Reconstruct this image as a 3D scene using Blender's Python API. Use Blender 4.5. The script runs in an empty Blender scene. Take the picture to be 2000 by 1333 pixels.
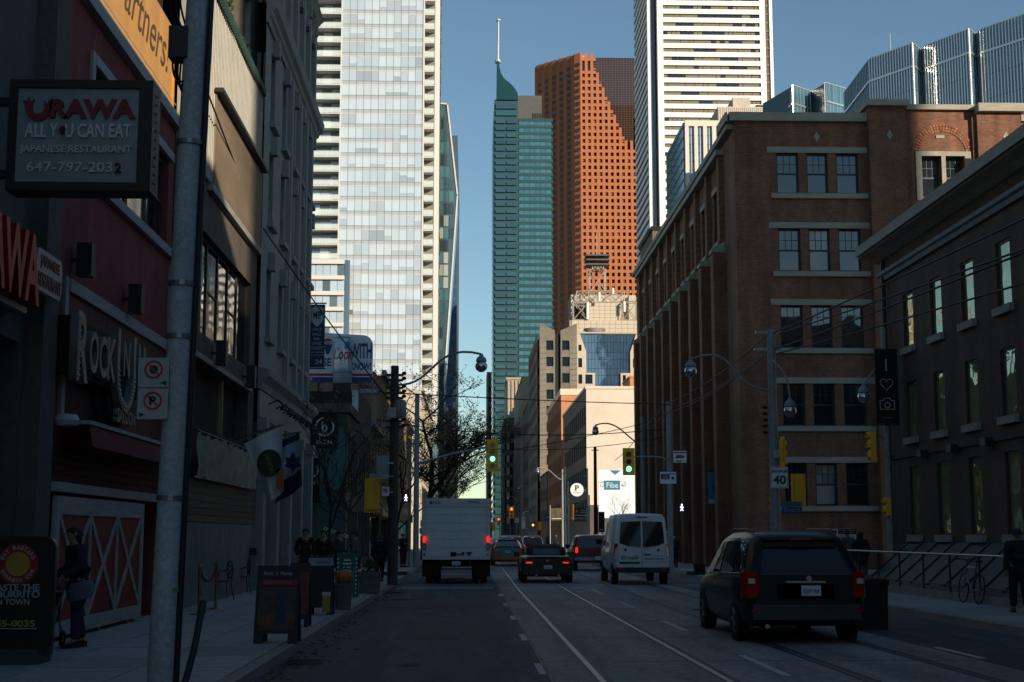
import bpy, bmesh, math, random
from mathutils import Vector, Matrix
R = math.radians
rnd = random.Random(7)
sc = bpy.context.scene
col = sc.collection

# ------------------------------------------------------------------ camera
FPX, YH, XV, CAMH = 2777.8, 1046.0, 915.0, 1.7
TH = math.atan((YH - 666.5) / FPX)
YAW = math.atan((1000 - XV) * math.cos(TH) / FPX)
cam_d = bpy.data.cameras.new('camera')
cam = bpy.data.objects.new('camera', cam_d)
col.objects.link(cam)
cam_d.sensor_width = 36.0
cam_d.lens = FPX * 36.0 / 2000.0
cam_d.clip_start = 0.088
cam_d.clip_end = 6000
cam.location = (0, 0, CAMH)
cam.rotation_euler = (math.pi / 2 + TH, 0, -YAW)
sc.camera = cam

# ------------------------------------------------------------------ sky, sun, exposure
SUN_AZ, SUN_EL = 35.0, 17.0          # degrees to the right of straight behind the camera, above the horizon
w = bpy.data.worlds.new('World')
sc.world = w
w.use_nodes = True
nt = w.node_tree
nt.nodes.clear()
sky = nt.nodes.new('ShaderNodeTexSky')
sky.sky_type = 'NISHITA'
sky.sun_disc = False
sky.sun_elevation = R(SUN_EL)
sky.sun_rotation = R(180 - SUN_AZ)
sky.altitude = 300
sky.air_density = 1.0
sky.dust_density = 0.0
sky.ozone_density = 1.6
bg = nt.nodes.new('ShaderNodeBackground')
bg.inputs['Strength'].default_value = 0.088
out = nt.nodes.new('ShaderNodeOutputWorld')
tint = nt.nodes.new('ShaderNodeMix'); tint.data_type = 'RGBA'; tint.blend_type = 'MULTIPLY'; tint.inputs[0].default_value = 1; tint.inputs[7].default_value = (.9, 1.0, .98, 1)   # cool white balance of the photograph, the same over the whole sky
nt.links.new(sky.outputs[0], tint.inputs[6])
nt.links.new(tint.outputs[2], bg.inputs[0])
nt.links.new(bg.outputs[0], out.inputs[0])
sun_d = bpy.data.lights.new('sun', 'SUN')
sun_d.energy = 4.6
sun_d.angle = R(0.5)
sun_d.color = (1.0, 0.87, 0.69)
sun = bpy.data.objects.new('sun', sun_d)
col.objects.link(sun)
_sd = Vector((math.sin(R(SUN_AZ)) * math.cos(R(SUN_EL)), -math.cos(R(SUN_AZ)) * math.cos(R(SUN_EL)), math.sin(R(SUN_EL))))
sun.rotation_euler = _sd.to_track_quat('Z', 'Y').to_euler()
sun.location = (40, -60, 60)
sc.view_settings.view_transform = 'Standard'
sc.view_settings.look = 'None'
sc.view_settings.exposure = 0.25
sc.view_settings.gamma = 1.0
sc.view_settings.use_curve_mapping = False

# ------------------------------------------------------------------ measuring helpers (rays of the level street grid)
_fw = Vector((math.sin(YAW) * math.cos(TH), math.cos(YAW) * math.cos(TH), math.sin(TH)))
_rt = Vector((math.cos(YAW), -math.sin(YAW), 0))
_up = _rt.cross(_fw)
def _ray(px, py): return _fw * FPX + _rt * (px - 1000) + _up * (666.5 - py)
def D(px, py, Y):
    d = _ray(px, py); return Vector((0, 0, CAMH)) + d * (Y / d.y)
def W(px, py, X):
    d = _ray(px, py); return Vector((0, 0, CAMH)) + d * (X / d.x)
def G(px, py, z=0.0):
    d = _ray(px, py); return Vector((0, 0, CAMH)) + d * ((z - CAMH) / d.z)

# ------------------------------------------------------------------ materials
_mc = {}
def _new(name):
    m = bpy.data.materials.new(name); m.use_nodes = True
    n = m.node_tree; b = n.nodes['Principled BSDF']
    return m, n, b
def C3(c, k=1.0): return (min(c[0] * k, 1), min(c[1] * k, 1), min(c[2] * k, 1), 1)
def mk(name, c, rough=.6, metal=0.0, var=.18, scale=1.2, bump=0.0, bs=25.0, ior=1.45, coat=0.0, orand=0.0, dirt=0.0, stretch=None):
    if name in _mc: return _mc[name]
    m, n, b = _new(name); L = n.links.new
    tc = n.nodes.new('ShaderNodeTexCoord'); tv = tc.outputs['Object']
    if stretch:
        mp_ = n.nodes.new('ShaderNodeMapping'); mp_.inputs['Scale'].default_value = stretch; L(tv, mp_.inputs[0]); tv = mp_.outputs[0]
    no = n.nodes.new('ShaderNodeTexNoise'); no.inputs['Scale'].default_value = scale; no.inputs['Detail'].default_value = 7; no.inputs['Roughness'].default_value = .65
    L(tv, no.inputs['Vector'])
    rp = n.nodes.new('ShaderNodeValToRGB')
    rp.color_ramp.elements[0].position = .3; rp.color_ramp.elements[1].position = .7
    rp.color_ramp.elements[0].color = C3(c, 1 - var); rp.color_ramp.elements[1].color = C3(c, 1 + var)
    L(no.outputs[0], rp.inputs[0]); cs = rp.outputs[0]
    if dirt:
        n2 = n.nodes.new('ShaderNodeTexNoise'); n2.inputs['Scale'].default_value = scale * 6; n2.inputs['Detail'].default_value = 9; n2.inputs['Roughness'].default_value = .8
        L(tc.outputs['Object'], n2.inputs['Vector'])
        r2 = n.nodes.new('ShaderNodeValToRGB'); r2.color_ramp.elements[0].position = .42; r2.color_ramp.elements[1].position = .62
        r2.color_ramp.elements[0].color = (1 - dirt, 1 - dirt, 1 - dirt, 1); r2.color_ramp.elements[1].color = (1, 1, 1, 1)
        L(n2.outputs[0], r2.inputs[0])
        mx = n.nodes.new('ShaderNodeMix'); mx.data_type = 'RGBA'; mx.blend_type = 'MULTIPLY'; mx.inputs[0].default_value = 1
        L(cs, mx.inputs[6]); L(r2.outputs[0], mx.inputs[7]); cs = mx.outputs[2]
    if orand:
        oi = n.nodes.new('ShaderNodeObjectInfo')
        mr = n.nodes.new('ShaderNodeMapRange'); mr.inputs[3].default_value = 1 - orand; mr.inputs[4].default_value = 1 + orand
        L(oi.outputs['Random'], mr.inputs[0])
        hv = n.nodes.new('ShaderNodeHueSaturation'); L(mr.outputs[0], hv.inputs['Value']); L(cs, hv.inputs['Color']); cs = hv.outputs[0]
    L(cs, b.inputs['Base Color'])
    b.inputs['Roughness'].default_value = rough; b.inputs['Metallic'].default_value = metal; b.inputs['IOR'].default_value = ior
    if coat: b.inputs['Coat Weight'].default_value = coat; b.inputs['Coat Roughness'].default_value = .05
    if bump:
        n3 = n.nodes.new('ShaderNodeTexNoise'); n3.inputs['Scale'].default_value = bs; n3.inputs['Detail'].default_value = 6
        L(tc.outputs['Object'], n3.inputs['Vector'])
        bp = n.nodes.new('ShaderNodeBump'); bp.inputs['Strength'].default_value = bump; bp.inputs['Distance'].default_value = .02
        L(n3.outputs[0], bp.inputs['Height']); L(bp.outputs[0], b.inputs['Normal'])
    _mc[name] = m
    return m
def brick(name, c1, c2, mort, bw=.23, bh=.076, ms=.012, var=.35):
    if name in _mc: return _mc[name]
    m, n, b = _new(name); L = n.links.new
    tc = n.nodes.new('ShaderNodeTexCoord'); sp = n.nodes.new('ShaderNodeSeparateXYZ'); L(tc.outputs['Object'], sp.inputs[0])
    ad = n.nodes.new('ShaderNodeMath'); ad.operation = 'ADD'; L(sp.outputs[0], ad.inputs[0]); L(sp.outputs[1], ad.inputs[1])
    cb = n.nodes.new('ShaderNodeCombineXYZ'); L(ad.outputs[0], cb.inputs[0]); L(sp.outputs[2], cb.inputs[1])
    br = n.nodes.new('ShaderNodeTexBrick'); br.inputs['Scale'].default_value = 1
    br.inputs['Brick Width'].default_value = bw; br.inputs['Row Height'].default_value = bh; br.inputs['Mortar Size'].default_value = ms
    br.inputs['Mortar Smooth'].default_value = .3
    br.inputs['Color1'].default_value = C3(c1); br.inputs['Color2'].default_value = C3(c2); br.inputs['Mortar'].default_value = C3(mort); br.inputs['Bias'].default_value = -.2
    L(cb.outputs[0], br.inputs['Vector'])
    no = n.nodes.new('ShaderNodeTexNoise'); no.inputs['Scale'].default_value = .45; no.inputs['Detail'].default_value = 8; no.inputs['Roughness'].default_value = .7
    L(tc.outputs['Object'], no.inputs['Vector'])
    rp = n.nodes.new('ShaderNodeValToRGB'); rp.color_ramp.elements[0].position = .3; rp.color_ramp.elements[1].position = .72
    rp.color_ramp.elements[0].color = (1 - var,) * 3 + (1,); rp.color_ramp.elements[1].color = (1.0,) * 3 + (1,)
    L(no.outputs[0], rp.inputs[0])
    mx = n.nodes.new('ShaderNodeMix'); mx.data_type = 'RGBA'; mx.blend_type = 'MULTIPLY'; mx.inputs[0].default_value = 1
    mp_ = n.nodes.new('ShaderNodeMapping'); mp_.inputs['Scale'].default_value = (1.6, 1.6, .1); L(tc.outputs['Object'], mp_.inputs[0])
    ns = n.nodes.new('ShaderNodeTexNoise'); ns.inputs['Scale'].default_value = 1; ns.inputs['Detail'].default_value = 6; L(mp_.outputs[0], ns.inputs['Vector'])
    rs_ = n.nodes.new('ShaderNodeValToRGB'); rs_.color_ramp.elements[0].position = .35; rs_.color_ramp.elements[1].position = .6; rs_.color_ramp.elements[0].color = (.62, .6, .58, 1); rs_.color_ramp.elements[1].color = (1, 1, 1, 1); L(ns.outputs[0], rs_.inputs[0])
    m2 = n.nodes.new('ShaderNodeMix'); m2.data_type = 'RGBA'; m2.blend_type = 'MULTIPLY'; m2.inputs[0].default_value = .8
    L(br.outputs['Color'], mx.inputs[6]); L(rp.outputs[0], mx.inputs[7]); L(mx.outputs[2], m2.inputs[6]); L(rs_.outputs[0], m2.inputs[7]); L(m2.outputs[2], b.inputs['Base Color'])
    b.inputs['Roughness'].default_value = .85
    bp = n.nodes.new('ShaderNodeBump'); bp.inputs['Strength'].default_value = .5; bp.inputs['Distance'].default_value = .012; bp.invert = True
    L(br.outputs['Fac'], bp.inputs['Height']); L(bp.outputs[0], b.inputs['Normal'])
    _mc[name] = m
    return m
def glass(name, c, rough=.03, ior=1.9, wave=.0, metal=0.0, orand=0.0, wscale=.7, tint=None):
    if name in _mc: return _mc[name]
    m, n, b = _new(name); L = n.links.new
    b.inputs['Base Color'].default_value = C3(c); b.inputs['Roughness'].default_value = rough; b.inputs['IOR'].default_value = ior; b.inputs['Metallic'].default_value = metal
    if tint: b.inputs['Specular Tint'].default_value = C3(tint)
    if orand:
        oi = n.nodes.new('ShaderNodeObjectInfo'); mr = n.nodes.new('ShaderNodeMapRange'); mr.inputs[3].default_value = 1 - orand; mr.inputs[4].default_value = 1 + orand
        L(oi.outputs['Random'], mr.inputs[0]); hv = n.nodes.new('ShaderNodeHueSaturation'); hv.inputs['Color'].default_value = C3(c)
        L(mr.outputs[0], hv.inputs['Value']); L(hv.outputs[0], b.inputs['Base Color'])
    if wave:
        ge = n.nodes.new('ShaderNodeNewGeometry')
        no = n.nodes.new('ShaderNodeTexNoise'); no.inputs['Scale'].default_value = wscale; no.inputs['Detail'].default_value = 1
        L(ge.outputs['Position'], no.inputs['Vector'])
        bp = n.nodes.new('ShaderNodeBump'); bp.inputs['Strength'].default_value = wave; bp.inputs['Distance'].default_value = .05
        L(no.outputs[0], bp.inputs['Height']); L(bp.outputs[0], b.inputs['Normal'])
    _mc[name] = m
    return m
def clear_glass(name, c=(.9, .95, .95), mixk=.75):
    if name in _mc: return _mc[name]
    m, n, b = _new(name); L = n.links.new
    b.inputs['Base Color'].default_value = C3(c); b.inputs['Roughness'].default_value = .03; b.inputs['IOR'].default_value = 1.6
    t = n.nodes.new('ShaderNodeBsdfTransparent'); mx = n.nodes.new('ShaderNodeMixShader'); mx.inputs[0].default_value = mixk
    o = n.nodes['Material Output']; L(b.outputs[0], mx.inputs[1]); L(t.outputs[0], mx.inputs[2]); L(mx.outputs[0], o.inputs[0])
    _mc[name] = m
    return m
def emit(name, c, k):
    if name in _mc: return _mc[name]
    m, n, b = _new(name)
    b.inputs['Base Color'].default_value = C3(c, .5); b.inputs['Emission Color'].default_value = C3(c); b.inputs['Emission Strength'].default_value = k
    _mc[name] = m
    return m
M = {}

# ------------------------------------------------------------------ geometry helpers
class Face:
    """A wall plane: u runs along it, d out of it, z up. F faces the camera, L stands left of the street, R right of it."""
    def __init__(s, k, fx): s.k = k; s.fx = fx
    def p(s, u, d, z):
        k = s.k
        if k == 'F': return (u, s.fx - d, z)
        if k == 'B': return (u, s.fx + d, z)
        if k == 'L': return (s.fx + d, u, z)
        return (s.fx - d, u, z)
    def dims(s, du, dd, dz): return (du, dd, dz) if s.k in 'FB' else (dd, du, dz)
    def rot(s): return {'F': (R(90), 0, 0), 'L': (R(90), 0, R(90)), 'R': (R(90), 0, R(-90)), 'B': (R(90), 0, R(180))}[s.k]
    def sg(s): return -1 if s.k in 'RB' else 1

class MB:
    def __init__(s): s.v = []; s.f = []; s.m = []; s.mi = 0
    def add(s, vs, fs):
        o = len(s.v); s.v += [tuple(q) for q in vs]; s.f += [[i + o for i in q] for q in fs]; s.m += [s.mi] * len(fs); return s
    def box(s, x0, x1, y0, y1, z0, z1):
        if x0 > x1: x0, x1 = x1, x0
        if y0 > y1: y0, y1 = y1, y0
        if z0 > z1: z0, z1 = z1, z0
        return s.add([(x0, y0, z0), (x1, y0, z0), (x1, y1, z0), (x0, y1, z0), (x0, y0, z1), (x1, y0, z1), (x1, y1, z1), (x0, y1, z1)],
                     [(0, 3, 2, 1), (4, 5, 6, 7), (0, 1, 5, 4), (1, 2, 6, 5), (2, 3, 7, 6), (3, 0, 4, 7)])
    def fbox(s, F, u0, u1, d0, d1, z0, z1):
        a = F.p(u0, d0, z0); b = F.p(u1, d1, z1); return s.box(a[0], b[0], a[1], b[1], a[2], b[2])
    def quad(s, a, b, c, d): return s.add([a, b, c, d], [(0, 1, 2, 3)])
    def cyl(s, p, q, r0, r1=None, n=10, cap=True):
        p = Vector(p); q = Vector(q); r1 = r0 if r1 is None else r1
        ax = (q - p).normalized(); t = Vector((0, 0, 1)) if abs(ax.z) < .9 else Vector((1, 0, 0))
        a = ax.cross(t).normalized(); b = ax.cross(a)
        vs = []
        for k in range(n):
            w_ = 2 * math.pi * k / n; dv = a * math.cos(w_) + b * math.sin(w_)
            vs += [p + dv * r0, q + dv * r1]
        fs = [(2 * k, 2 * ((k + 1) % n), 2 * ((k + 1) % n) + 1, 2 * k + 1) for k in range(n)]
        if cap: fs += [tuple(2 * k for k in range(n))[::-1], tuple(2 * k + 1 for k in range(n))]
        return s.add(vs, fs)
    def tube(s, pts, r, n=6, r1=None):
        pts = [Vector(p) for p in pts]; N = len(pts); vs = []; fs = []
        pa = None
        for i, p in enumerate(pts):
            ax = (pts[min(i + 1, N - 1)] - pts[max(i - 1, 0)]).normalized()
            if pa is None:
                t = Vector((0, 0, 1)) if abs(ax.z) < .9 else Vector((1, 0, 0)); a = ax.cross(t).normalized()
            else: a = (pa - ax * pa.dot(ax)).normalized()
            pa = a; b = ax.cross(a); rr = r if r1 is None else r + (r1 - r) * i / (N - 1)
            for k in range(n):
                w_ = 2 * math.pi * k / n; vs.append(p + a * math.cos(w_) * rr + b * math.sin(w_) * rr)
        for i in range(N - 1):
            for k in range(n):
                fs.append((i * n + k, i * n + (k + 1) % n, (i + 1) * n + (k + 1) % n, (i + 1) * n + k))
        fs += [tuple(range(n))[::-1], tuple((N - 1) * n + k for k in range(n))]
        return s.add(vs, fs)
    def lathe(s, prof, o=(0, 0, 0), n=16, axis='z'):
        vs = []; fs = []; P = len(prof)
        for k in range(n):
            w_ = 2 * math.pi * k / n; c, q = math.cos(w_), math.sin(w_)
            for r, h in prof:
                if axis == 'z': vs.append((o[0] + r * c, o[1] + r * q, o[2] + h))
                elif axis == 'y': vs.append((o[0] + r * c, o[1] + h, o[2] + r * q))
                else: vs.append((o[0] + h, o[1] + r * c, o[2] + r * q))
        for k in range(n):
            for j in range(P - 1):
                a = k * P + j; b = ((k + 1) % n) * P + j; fs.append((a, b, b + 1, a + 1))
        return s.add(vs, fs)
    def poly(s, F, pts, d0, d1):
        """pts (u,z) outline extruded along d"""
        n = len(pts); vs = [F.p(u, d1, z) for u, z in pts] + [F.p(u, d0, z) for u, z in pts]
        return s.add(vs, [tuple(range(n)), tuple(range(n, 2 * n))[::-1]] + [(i, i + n, (i + 1) % n + n, (i + 1) % n) for i in range(n)])
    def ring(s, F, u, z, r0, r1, d0, d1, n=28, a0=0, a1=2 * math.pi, sx=1.0):
        full = abs(a1 - a0 - 2 * math.pi) < 1e-6; N = n if full else n + 1
        vs = []
        for k in range(N):
            t = a0 + (a1 - a0) * k / n; c, q = math.cos(t) * sx, math.sin(t)
            vs += [F.p(u + c * r0, d1, z + q * r0), F.p(u + c * r1, d1, z + q * r1), F.p(u + c * r1, d0, z + q * r1), F.p(u + c * r0, d0, z + q * r0)]
        fs = []
        for k in range(n):
            a = 4 * k; b = 4 * ((k + 1) % N)
            for j in range(4): fs.append((a + j, a + (j + 1) % 4, b + (j + 1) % 4, b + j))
        return s.add(vs, fs)
    def disc(s, F, u, z, r, d0, d1, n=24, sx=1.0):
        return s.poly(F, [(u + math.cos(2 * math.pi * k / n) * r * sx, z + math.sin(2 * math.pi * k / n) * r) for k in range(n)], d0, d1)
    def stroke(s, F, pts, wd, d0, d1):
        """polyline of flat bars (u,z)"""
        for (a, b), (c, e) in zip(pts[:-1], pts[1:]):
            dx, dz = c - a, e - b; l = math.hypot(dx, dz) or 1; nx, nz = -dz / l * wd / 2, dx / l * wd / 2; ex, ez = dx / l * wd * .3, dz / l * wd * .3
            s.poly(F, [(a - ex + nx, b - ez + nz), (a - ex - nx, b - ez - nz), (c + ex - nx, e + ez - nz), (c + ex + nx, e + ez + nz)], d0, d1)
        return s
    def loft(s, rings, cap=True, closed=True):
        n = len(rings[0]); vs = [p for r in rings for p in r]; fs = []
        for i in range(len(rings) - 1):
            for k in range(n if closed else n - 1):
                fs.append((i * n + k, i * n + (k + 1) % n, (i + 1) * n + (k + 1) % n, (i + 1) * n + k))
        if cap: fs += [tuple(range(n))[::-1], tuple((len(rings) - 1) * n + k for k in range(n))]
        return s.add(vs, fs)
    def wall(s, F, u0, u1, z0, z1, holes, dep):
        us = sorted({u0, u1} | {h[0] for h in holes} | {h[1] for h in holes}); zs = sorted({z0, z1} | {h[2] for h in holes} | {h[3] for h in holes})
        for j in range(len(zs) - 1):
            zm = (zs[j] + zs[j + 1]) / 2; st = None
            for i in range(len(us)):
                solid = False
                if i < len(us) - 1:
                    um = (us[i] + us[i + 1]) / 2
                    solid = not any(h[0] < um < h[1] and h[2] < zm < h[3] for h in holes)
                if solid and st is None: st = us[i]
                if not solid and st is not None:
                    s.quad(F.p(st, 0, zs[j]), F.p(us[i], 0, zs[j]), F.p(us[i], 0, zs[j + 1]), F.p(st, 0, zs[j + 1])); st = None
        for a, b, c, e in holes:
            s.quad(F.p(a, 0, c), F.p(b, 0, c), F.p(b, -dep, c), F.p(a, -dep, c)); s.quad(F.p(a, 0, e), F.p(b, 0, e), F.p(b, -dep, e), F.p(a, -dep, e))
            s.quad(F.p(a, 0, c), F.p(a, 0, e), F.p(a, -dep, e), F.p(a, -dep, c)); s.quad(F.p(b, 0, c), F.p(b, 0, e), F.p(b, -dep, e), F.p(b, -dep, c))
        return s
    def mesh(s, name, mats, smooth=False):
        me = bpy.data.meshes.new(name); me.from_pydata(s.v, [], s.f)
        if not isinstance(mats, (list, tuple)): mats = [mats]
        for m in mats: me.materials.append(m)
        if len(mats) > 1: me.polygons.foreach_set('material_index', s.m)
        bm = bmesh.new(); bm.from_mesh(me); bmesh.ops.recalc_face_normals(bm, faces=bm.faces); bm.to_mesh(me); bm.free()
        if smooth:
            me.polygons.foreach_set('use_smooth', [True] * len(me.polygons))
            try: me.set_sharp_from_angle(angle=R(smooth if smooth is not True else 40))
            except Exception: pass
        return me
    def build(s, name, mats, parent=None, smooth=False, local=False):
        o = bpy.data.objects.new(name, s.mesh(name, mats, smooth)); col.objects.link(o)
        if parent is not None: attach(o, parent, local)
        return o

_base = {}
def attach(o, parent, local=False):
    o.parent = parent
    if not local and parent.name in _base: o.matrix_parent_inverse = Matrix.Translation(-_base[parent.name])
def empty(name, loc, rz=0, local=False):
    o = bpy.data.objects.new(name, None); col.objects.link(o); o.location = loc; o.rotation_euler = (0, 0, rz); o.empty_display_size = .3
    if not local: _base[o.name] = Vector(loc)
    return o
def tag(o, label, cat, group=None, kind=None):
    if label: o['label'] = label
    if cat: o['category'] = cat
    if group: o['group'] = group
    if kind: o['kind'] = kind
    return o
def thing(name, loc, label, cat, group=None, rz=0, local=False):
    return tag(empty(name, loc, rz, local), label, cat, group)
def struct(o): o['kind'] = 'structure'; return o
_unit = {}
def unit_mesh(name, mat):
    k = (name, mat.name)
    if k not in _unit:
        _unit[k] = MB().box(-.5, .5, -.5, .5, -.5, .5).mesh(name, mat)
    return _unit[k]
def piece(name, mat, parent, c, dims, rot=None, local=False):
    o = bpy.data.objects.new(name, unit_mesh(name, mat)); col.objects.link(o)
    o.location = c; o.scale = dims
    if rot: o.rotation_euler = rot
    attach(o, parent, local)
    return o
def fpiece(name, mat, parent, F, u0, u1, d0, d1, z0, z1):
    return piece(name, mat, parent, F.p((u0 + u1) / 2, (d0 + d1) / 2, (z0 + z1) / 2), F.dims(abs(u1 - u0), abs(d1 - d0), abs(z1 - z0)))
def inst(name, mesh, parent, loc, rot=(0, 0, 0), scale=(1, 1, 1), local=False):
    o = bpy.data.objects.new(name, mesh); col.objects.link(o); o.location = loc; o.rotation_euler = rot; o.scale = scale
    if parent is not None: attach(o, parent, local)
    return o
_kids = None
def copy_tree(o, parent=None):
    c = o.copy(); col.objects.link(c)
    if parent is not None: c.parent = parent
    for ch in list(o.children): copy_tree(ch, c)
    return c
_tc = {}
def text_mesh(s, mat, w_, h_, bold=0.0, ext=.004, shear=0.0):
    cu = bpy.data.curves.new('t', 'FONT'); cu.body = s; cu.size = 1; cu.extrude = .01; cu.offset = bold; cu.shear = shear
    cu.resolution_u = 3
    ob = bpy.data.objects.new('t', cu)
    me0 = ob.to_mesh(); me = me0.copy(); ob.to_mesh_clear()
    bpy.data.objects.remove(ob); bpy.data.curves.remove(cu)
    xs = [v.co.x for v in me.vertices]; ys = [v.co.y for v in me.vertices]
    x0, x1, y0, y1 = min(xs), max(xs), min(ys), max(ys)
    kx = w_ / (x1 - x0); ky = h_ / (y1 - y0) if h_ else kx
    for v in me.vertices:
        v.co.x = (v.co.x - (x0 + x1) / 2) * kx; v.co.y = (v.co.y - (y0 + y1) / 2) * ky; v.co.z = v.co.z / .01 * ext
    me.materials.clear(); me.materials.append(mat); me.name = 'lettering'
    return me
def text(s, mat, parent, F, u, d, z, w_, h_=None, bold=0.0, ext=.004, shear=0.0, name='lettering', roll=0.0, local=False):
    o = bpy.data.objects.new(name, text_mesh(s, mat, w_, h_, bold, ext, shear)); col.objects.link(o)
    o.location = F.p(u, d, z); o.rotation_euler = F.rot()
    if roll:
        o.rotation_euler = (Matrix.Rotation(F.rot()[2], 3, 'Z') @ Matrix.Rotation(F.rot()[0], 3, 'X') @ Matrix.Rotation(roll, 3, 'Z')).to_euler()
    attach(o, parent, local)
    return o

# ------------------------------------------------------------------ shared materials
stone = mk('stone trim', (.36, .33, .28), .8, var=.2, dirt=.25)
conc = mk('concrete', (.3, .29, .27), .85, var=.2, dirt=.3, bump=.2)
dark = mk('black paint', (.016, .017, .019), .5)
black = mk('matte black', (.008, .008, .009), .8)
white = mk('white paint', (.62, .62, .6), .55, dirt=.15)
steel = mk('galvanised steel', (.28, .3, .31), .45, metal=.7, scale=6)
wframe = mk('dark window frame', (.03, .034, .036), .5)
bark = mk('bark', (.045, .036, .03), .9, bump=.4)
room = mk('unlit interior', (.02, .021, .022), .9)
winglass = glass('window glass', (.014, .018, .02), .02, 1.9, wave=.25)
signwhite = mk('sign white', (.72, .72, .72), .5, var=.05)
signblack = mk('sign black', (.015, .015, .016), .5)
signred = mk('sign red', (.5, .02, .025), .5)
signblue = mk('sign blue', (.02, .07, .25), .5)
yellow = mk('signal yellow', (.88, .47, .02), .5, var=.05)
lens_off = glass('dark lens', (.02, .02, .018), .2, 1.5)
tailred = glass('red lens', (.32, .008, .01), .12, 1.6)
taillit = emit('lit tail lamp', (1, .02, .012), .9)
rubber = mk('tyre rubber', (.012, .012, .013), .85)
rimm = mk('alloy rim', (.3, .31, .32), .35, metal=.8)
plate_m = mk('licence plate', (.6, .64, .7), .5, var=.05)

# ------------------------------------------------------------------ windows
def window(parent, F, u0, u1, z0, z1, d=-.14, style='two', frame=None, gl=None, fw=.06, name='window'):
    """window (its frame is the part's own mesh) with one child per pane"""
    frame = frame or wframe; gl = gl or winglass
    mb = MB(); t = .07
    mb.fbox(F, u0, u0 + fw, d - t, d, z0, z1); mb.fbox(F, u1 - fw, u1, d - t, d, z0, z1)
    mb.fbox(F, u0 + fw, u1 - fw, d - t, d, z0, z0 + fw); mb.fbox(F, u0 + fw, u1 - fw, d - t, d, z1 - fw, z1)
    a, b, c, e = u0 + fw, u1 - fw, z0 + fw, z1 - fw
    cells = []
    if style == 'one': cells = [(a, b, c, e)]
    elif style == 'two':
        m_ = c + (e - c) * .5; mb.fbox(F, a, b, d - t, d - .005, m_ - fw * .45, m_ + fw * .45)
        cells = [(a, b, c, m_ - fw * .45), (a, b, m_ + fw * .45, e)]
    elif style == 'sash':
        m_ = c + (e - c) * .5; mb.fbox(F, a, b, d - t, d - .005, m_ - fw * .5, m_ + fw * .5)
        cells = [(a, b, c, m_ - fw * .5)]
        zz = m_ + fw * .5; q = .013
        us = [a + (b - a) * k / 3 for k in range(4)]; zs = [zz, (zz + e) / 2, e]
        for k in (1, 2): mb.fbox(F, us[k] - q, us[k] + q, d - t, d - .012, zz, e)
        for k in range(3): mb.fbox(F, us[k] + q, us[k + 1] - q, d - t, d - .014, zs[1] - q, zs[1] + q)
        for i in range(3):
            for j in range(2): cells.append((us[i] + (q if i else 0), us[i + 1] - (q if i < 2 else 0), zs[j] + (q if j else 0), zs[j + 1] - (0 if j else q)))
    elif style.startswith('grid'):
        nx, nz = int(style[4]), int(style[5]); q = .02
        us = [a + (b - a) * k / nx for k in range(nx + 1)]; zs = [c + (e - c) * k / nz for k in range(nz + 1)]
        for k in range(1, nx): mb.fbox(F, us[k] - q, us[k] + q, d - t, d - .008, c, e)
        for k in range(1, nz):
            for i in range(nx): mb.fbox(F, us[i] + (q if i else 0), us[i + 1] - (q if i < nx - 1 else 0), d - t, d - .01, zs[k] - q, zs[k] + q)
        for i in range(nx):
            for j in range(nz): cells.append((us[i] + (q if i else 0), us[i + 1] - (q if i < nx - 1 else 0), zs[j] + (q if j else 0), zs[j + 1] - (q if j < nz - 1 else 0)))
    o = mb.build(name, frame, parent)
    for c4 in cells:
        g = gl if not isinstance(gl, (list, tuple)) else rnd.choice(gl)
        fpiece('pane', g, o, F, c4[0], c4[1], d - .05, d - .03, c4[2], c4[3])
    return o
# ================================================================== SETTING
asphalt = mk('asphalt', (.093, .105, .111), .85, var=.45, scale=1.1, dirt=.5, stretch=(1.4, .12, 1), bump=.35, bs=60)
trackconc = mk('track bed concrete', (.3, .3, .285), .8, var=.38, scale=1.1, dirt=.5, stretch=(1.3, .14, 1), bump=.25, bs=30)
slabm = mk('sidewalk concrete', (.37, .375, .36), .8, var=.16, scale=.9, dirt=.25, bump=.2, orand=.12)
kerbm = mk('kerb concrete', (.33, .32, .3), .85, var=.2, dirt=.35)
paint = mk('road paint', (.62, .62, .6), .75, var=.25, scale=4, dirt=.5)
railm = mk('rail steel', (.42, .42, .41), .5, metal=.75, var=.2, scale=8)
tarm = mk('tar seam', (.018, .018, .019), .6)
soil = mk('ground', (.06, .06, .058), .9)
XK0, XK1 = -2.5, 9.4          # kerb lines
CS0, CS1 = 50.0, 62.0         # the cross street runs between these
ground = struct(MB().box(-1500, 1500, -400, 4200, -.5, -.02).build('ground', soil))
road = MB()
road.box(XK0, XK1, -60, 1200, -.015, 0)
road.box(-70, XK0, CS0, CS1, -.015, 0); road.box(XK1, 80, CS0, CS1, -.015, 0)
road = struct(road.build('road', asphalt))
tb = struct(MB().box(1.02, 7.0, -60, 1200, .0005, .004).build('track_bed', trackconc))
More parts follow.
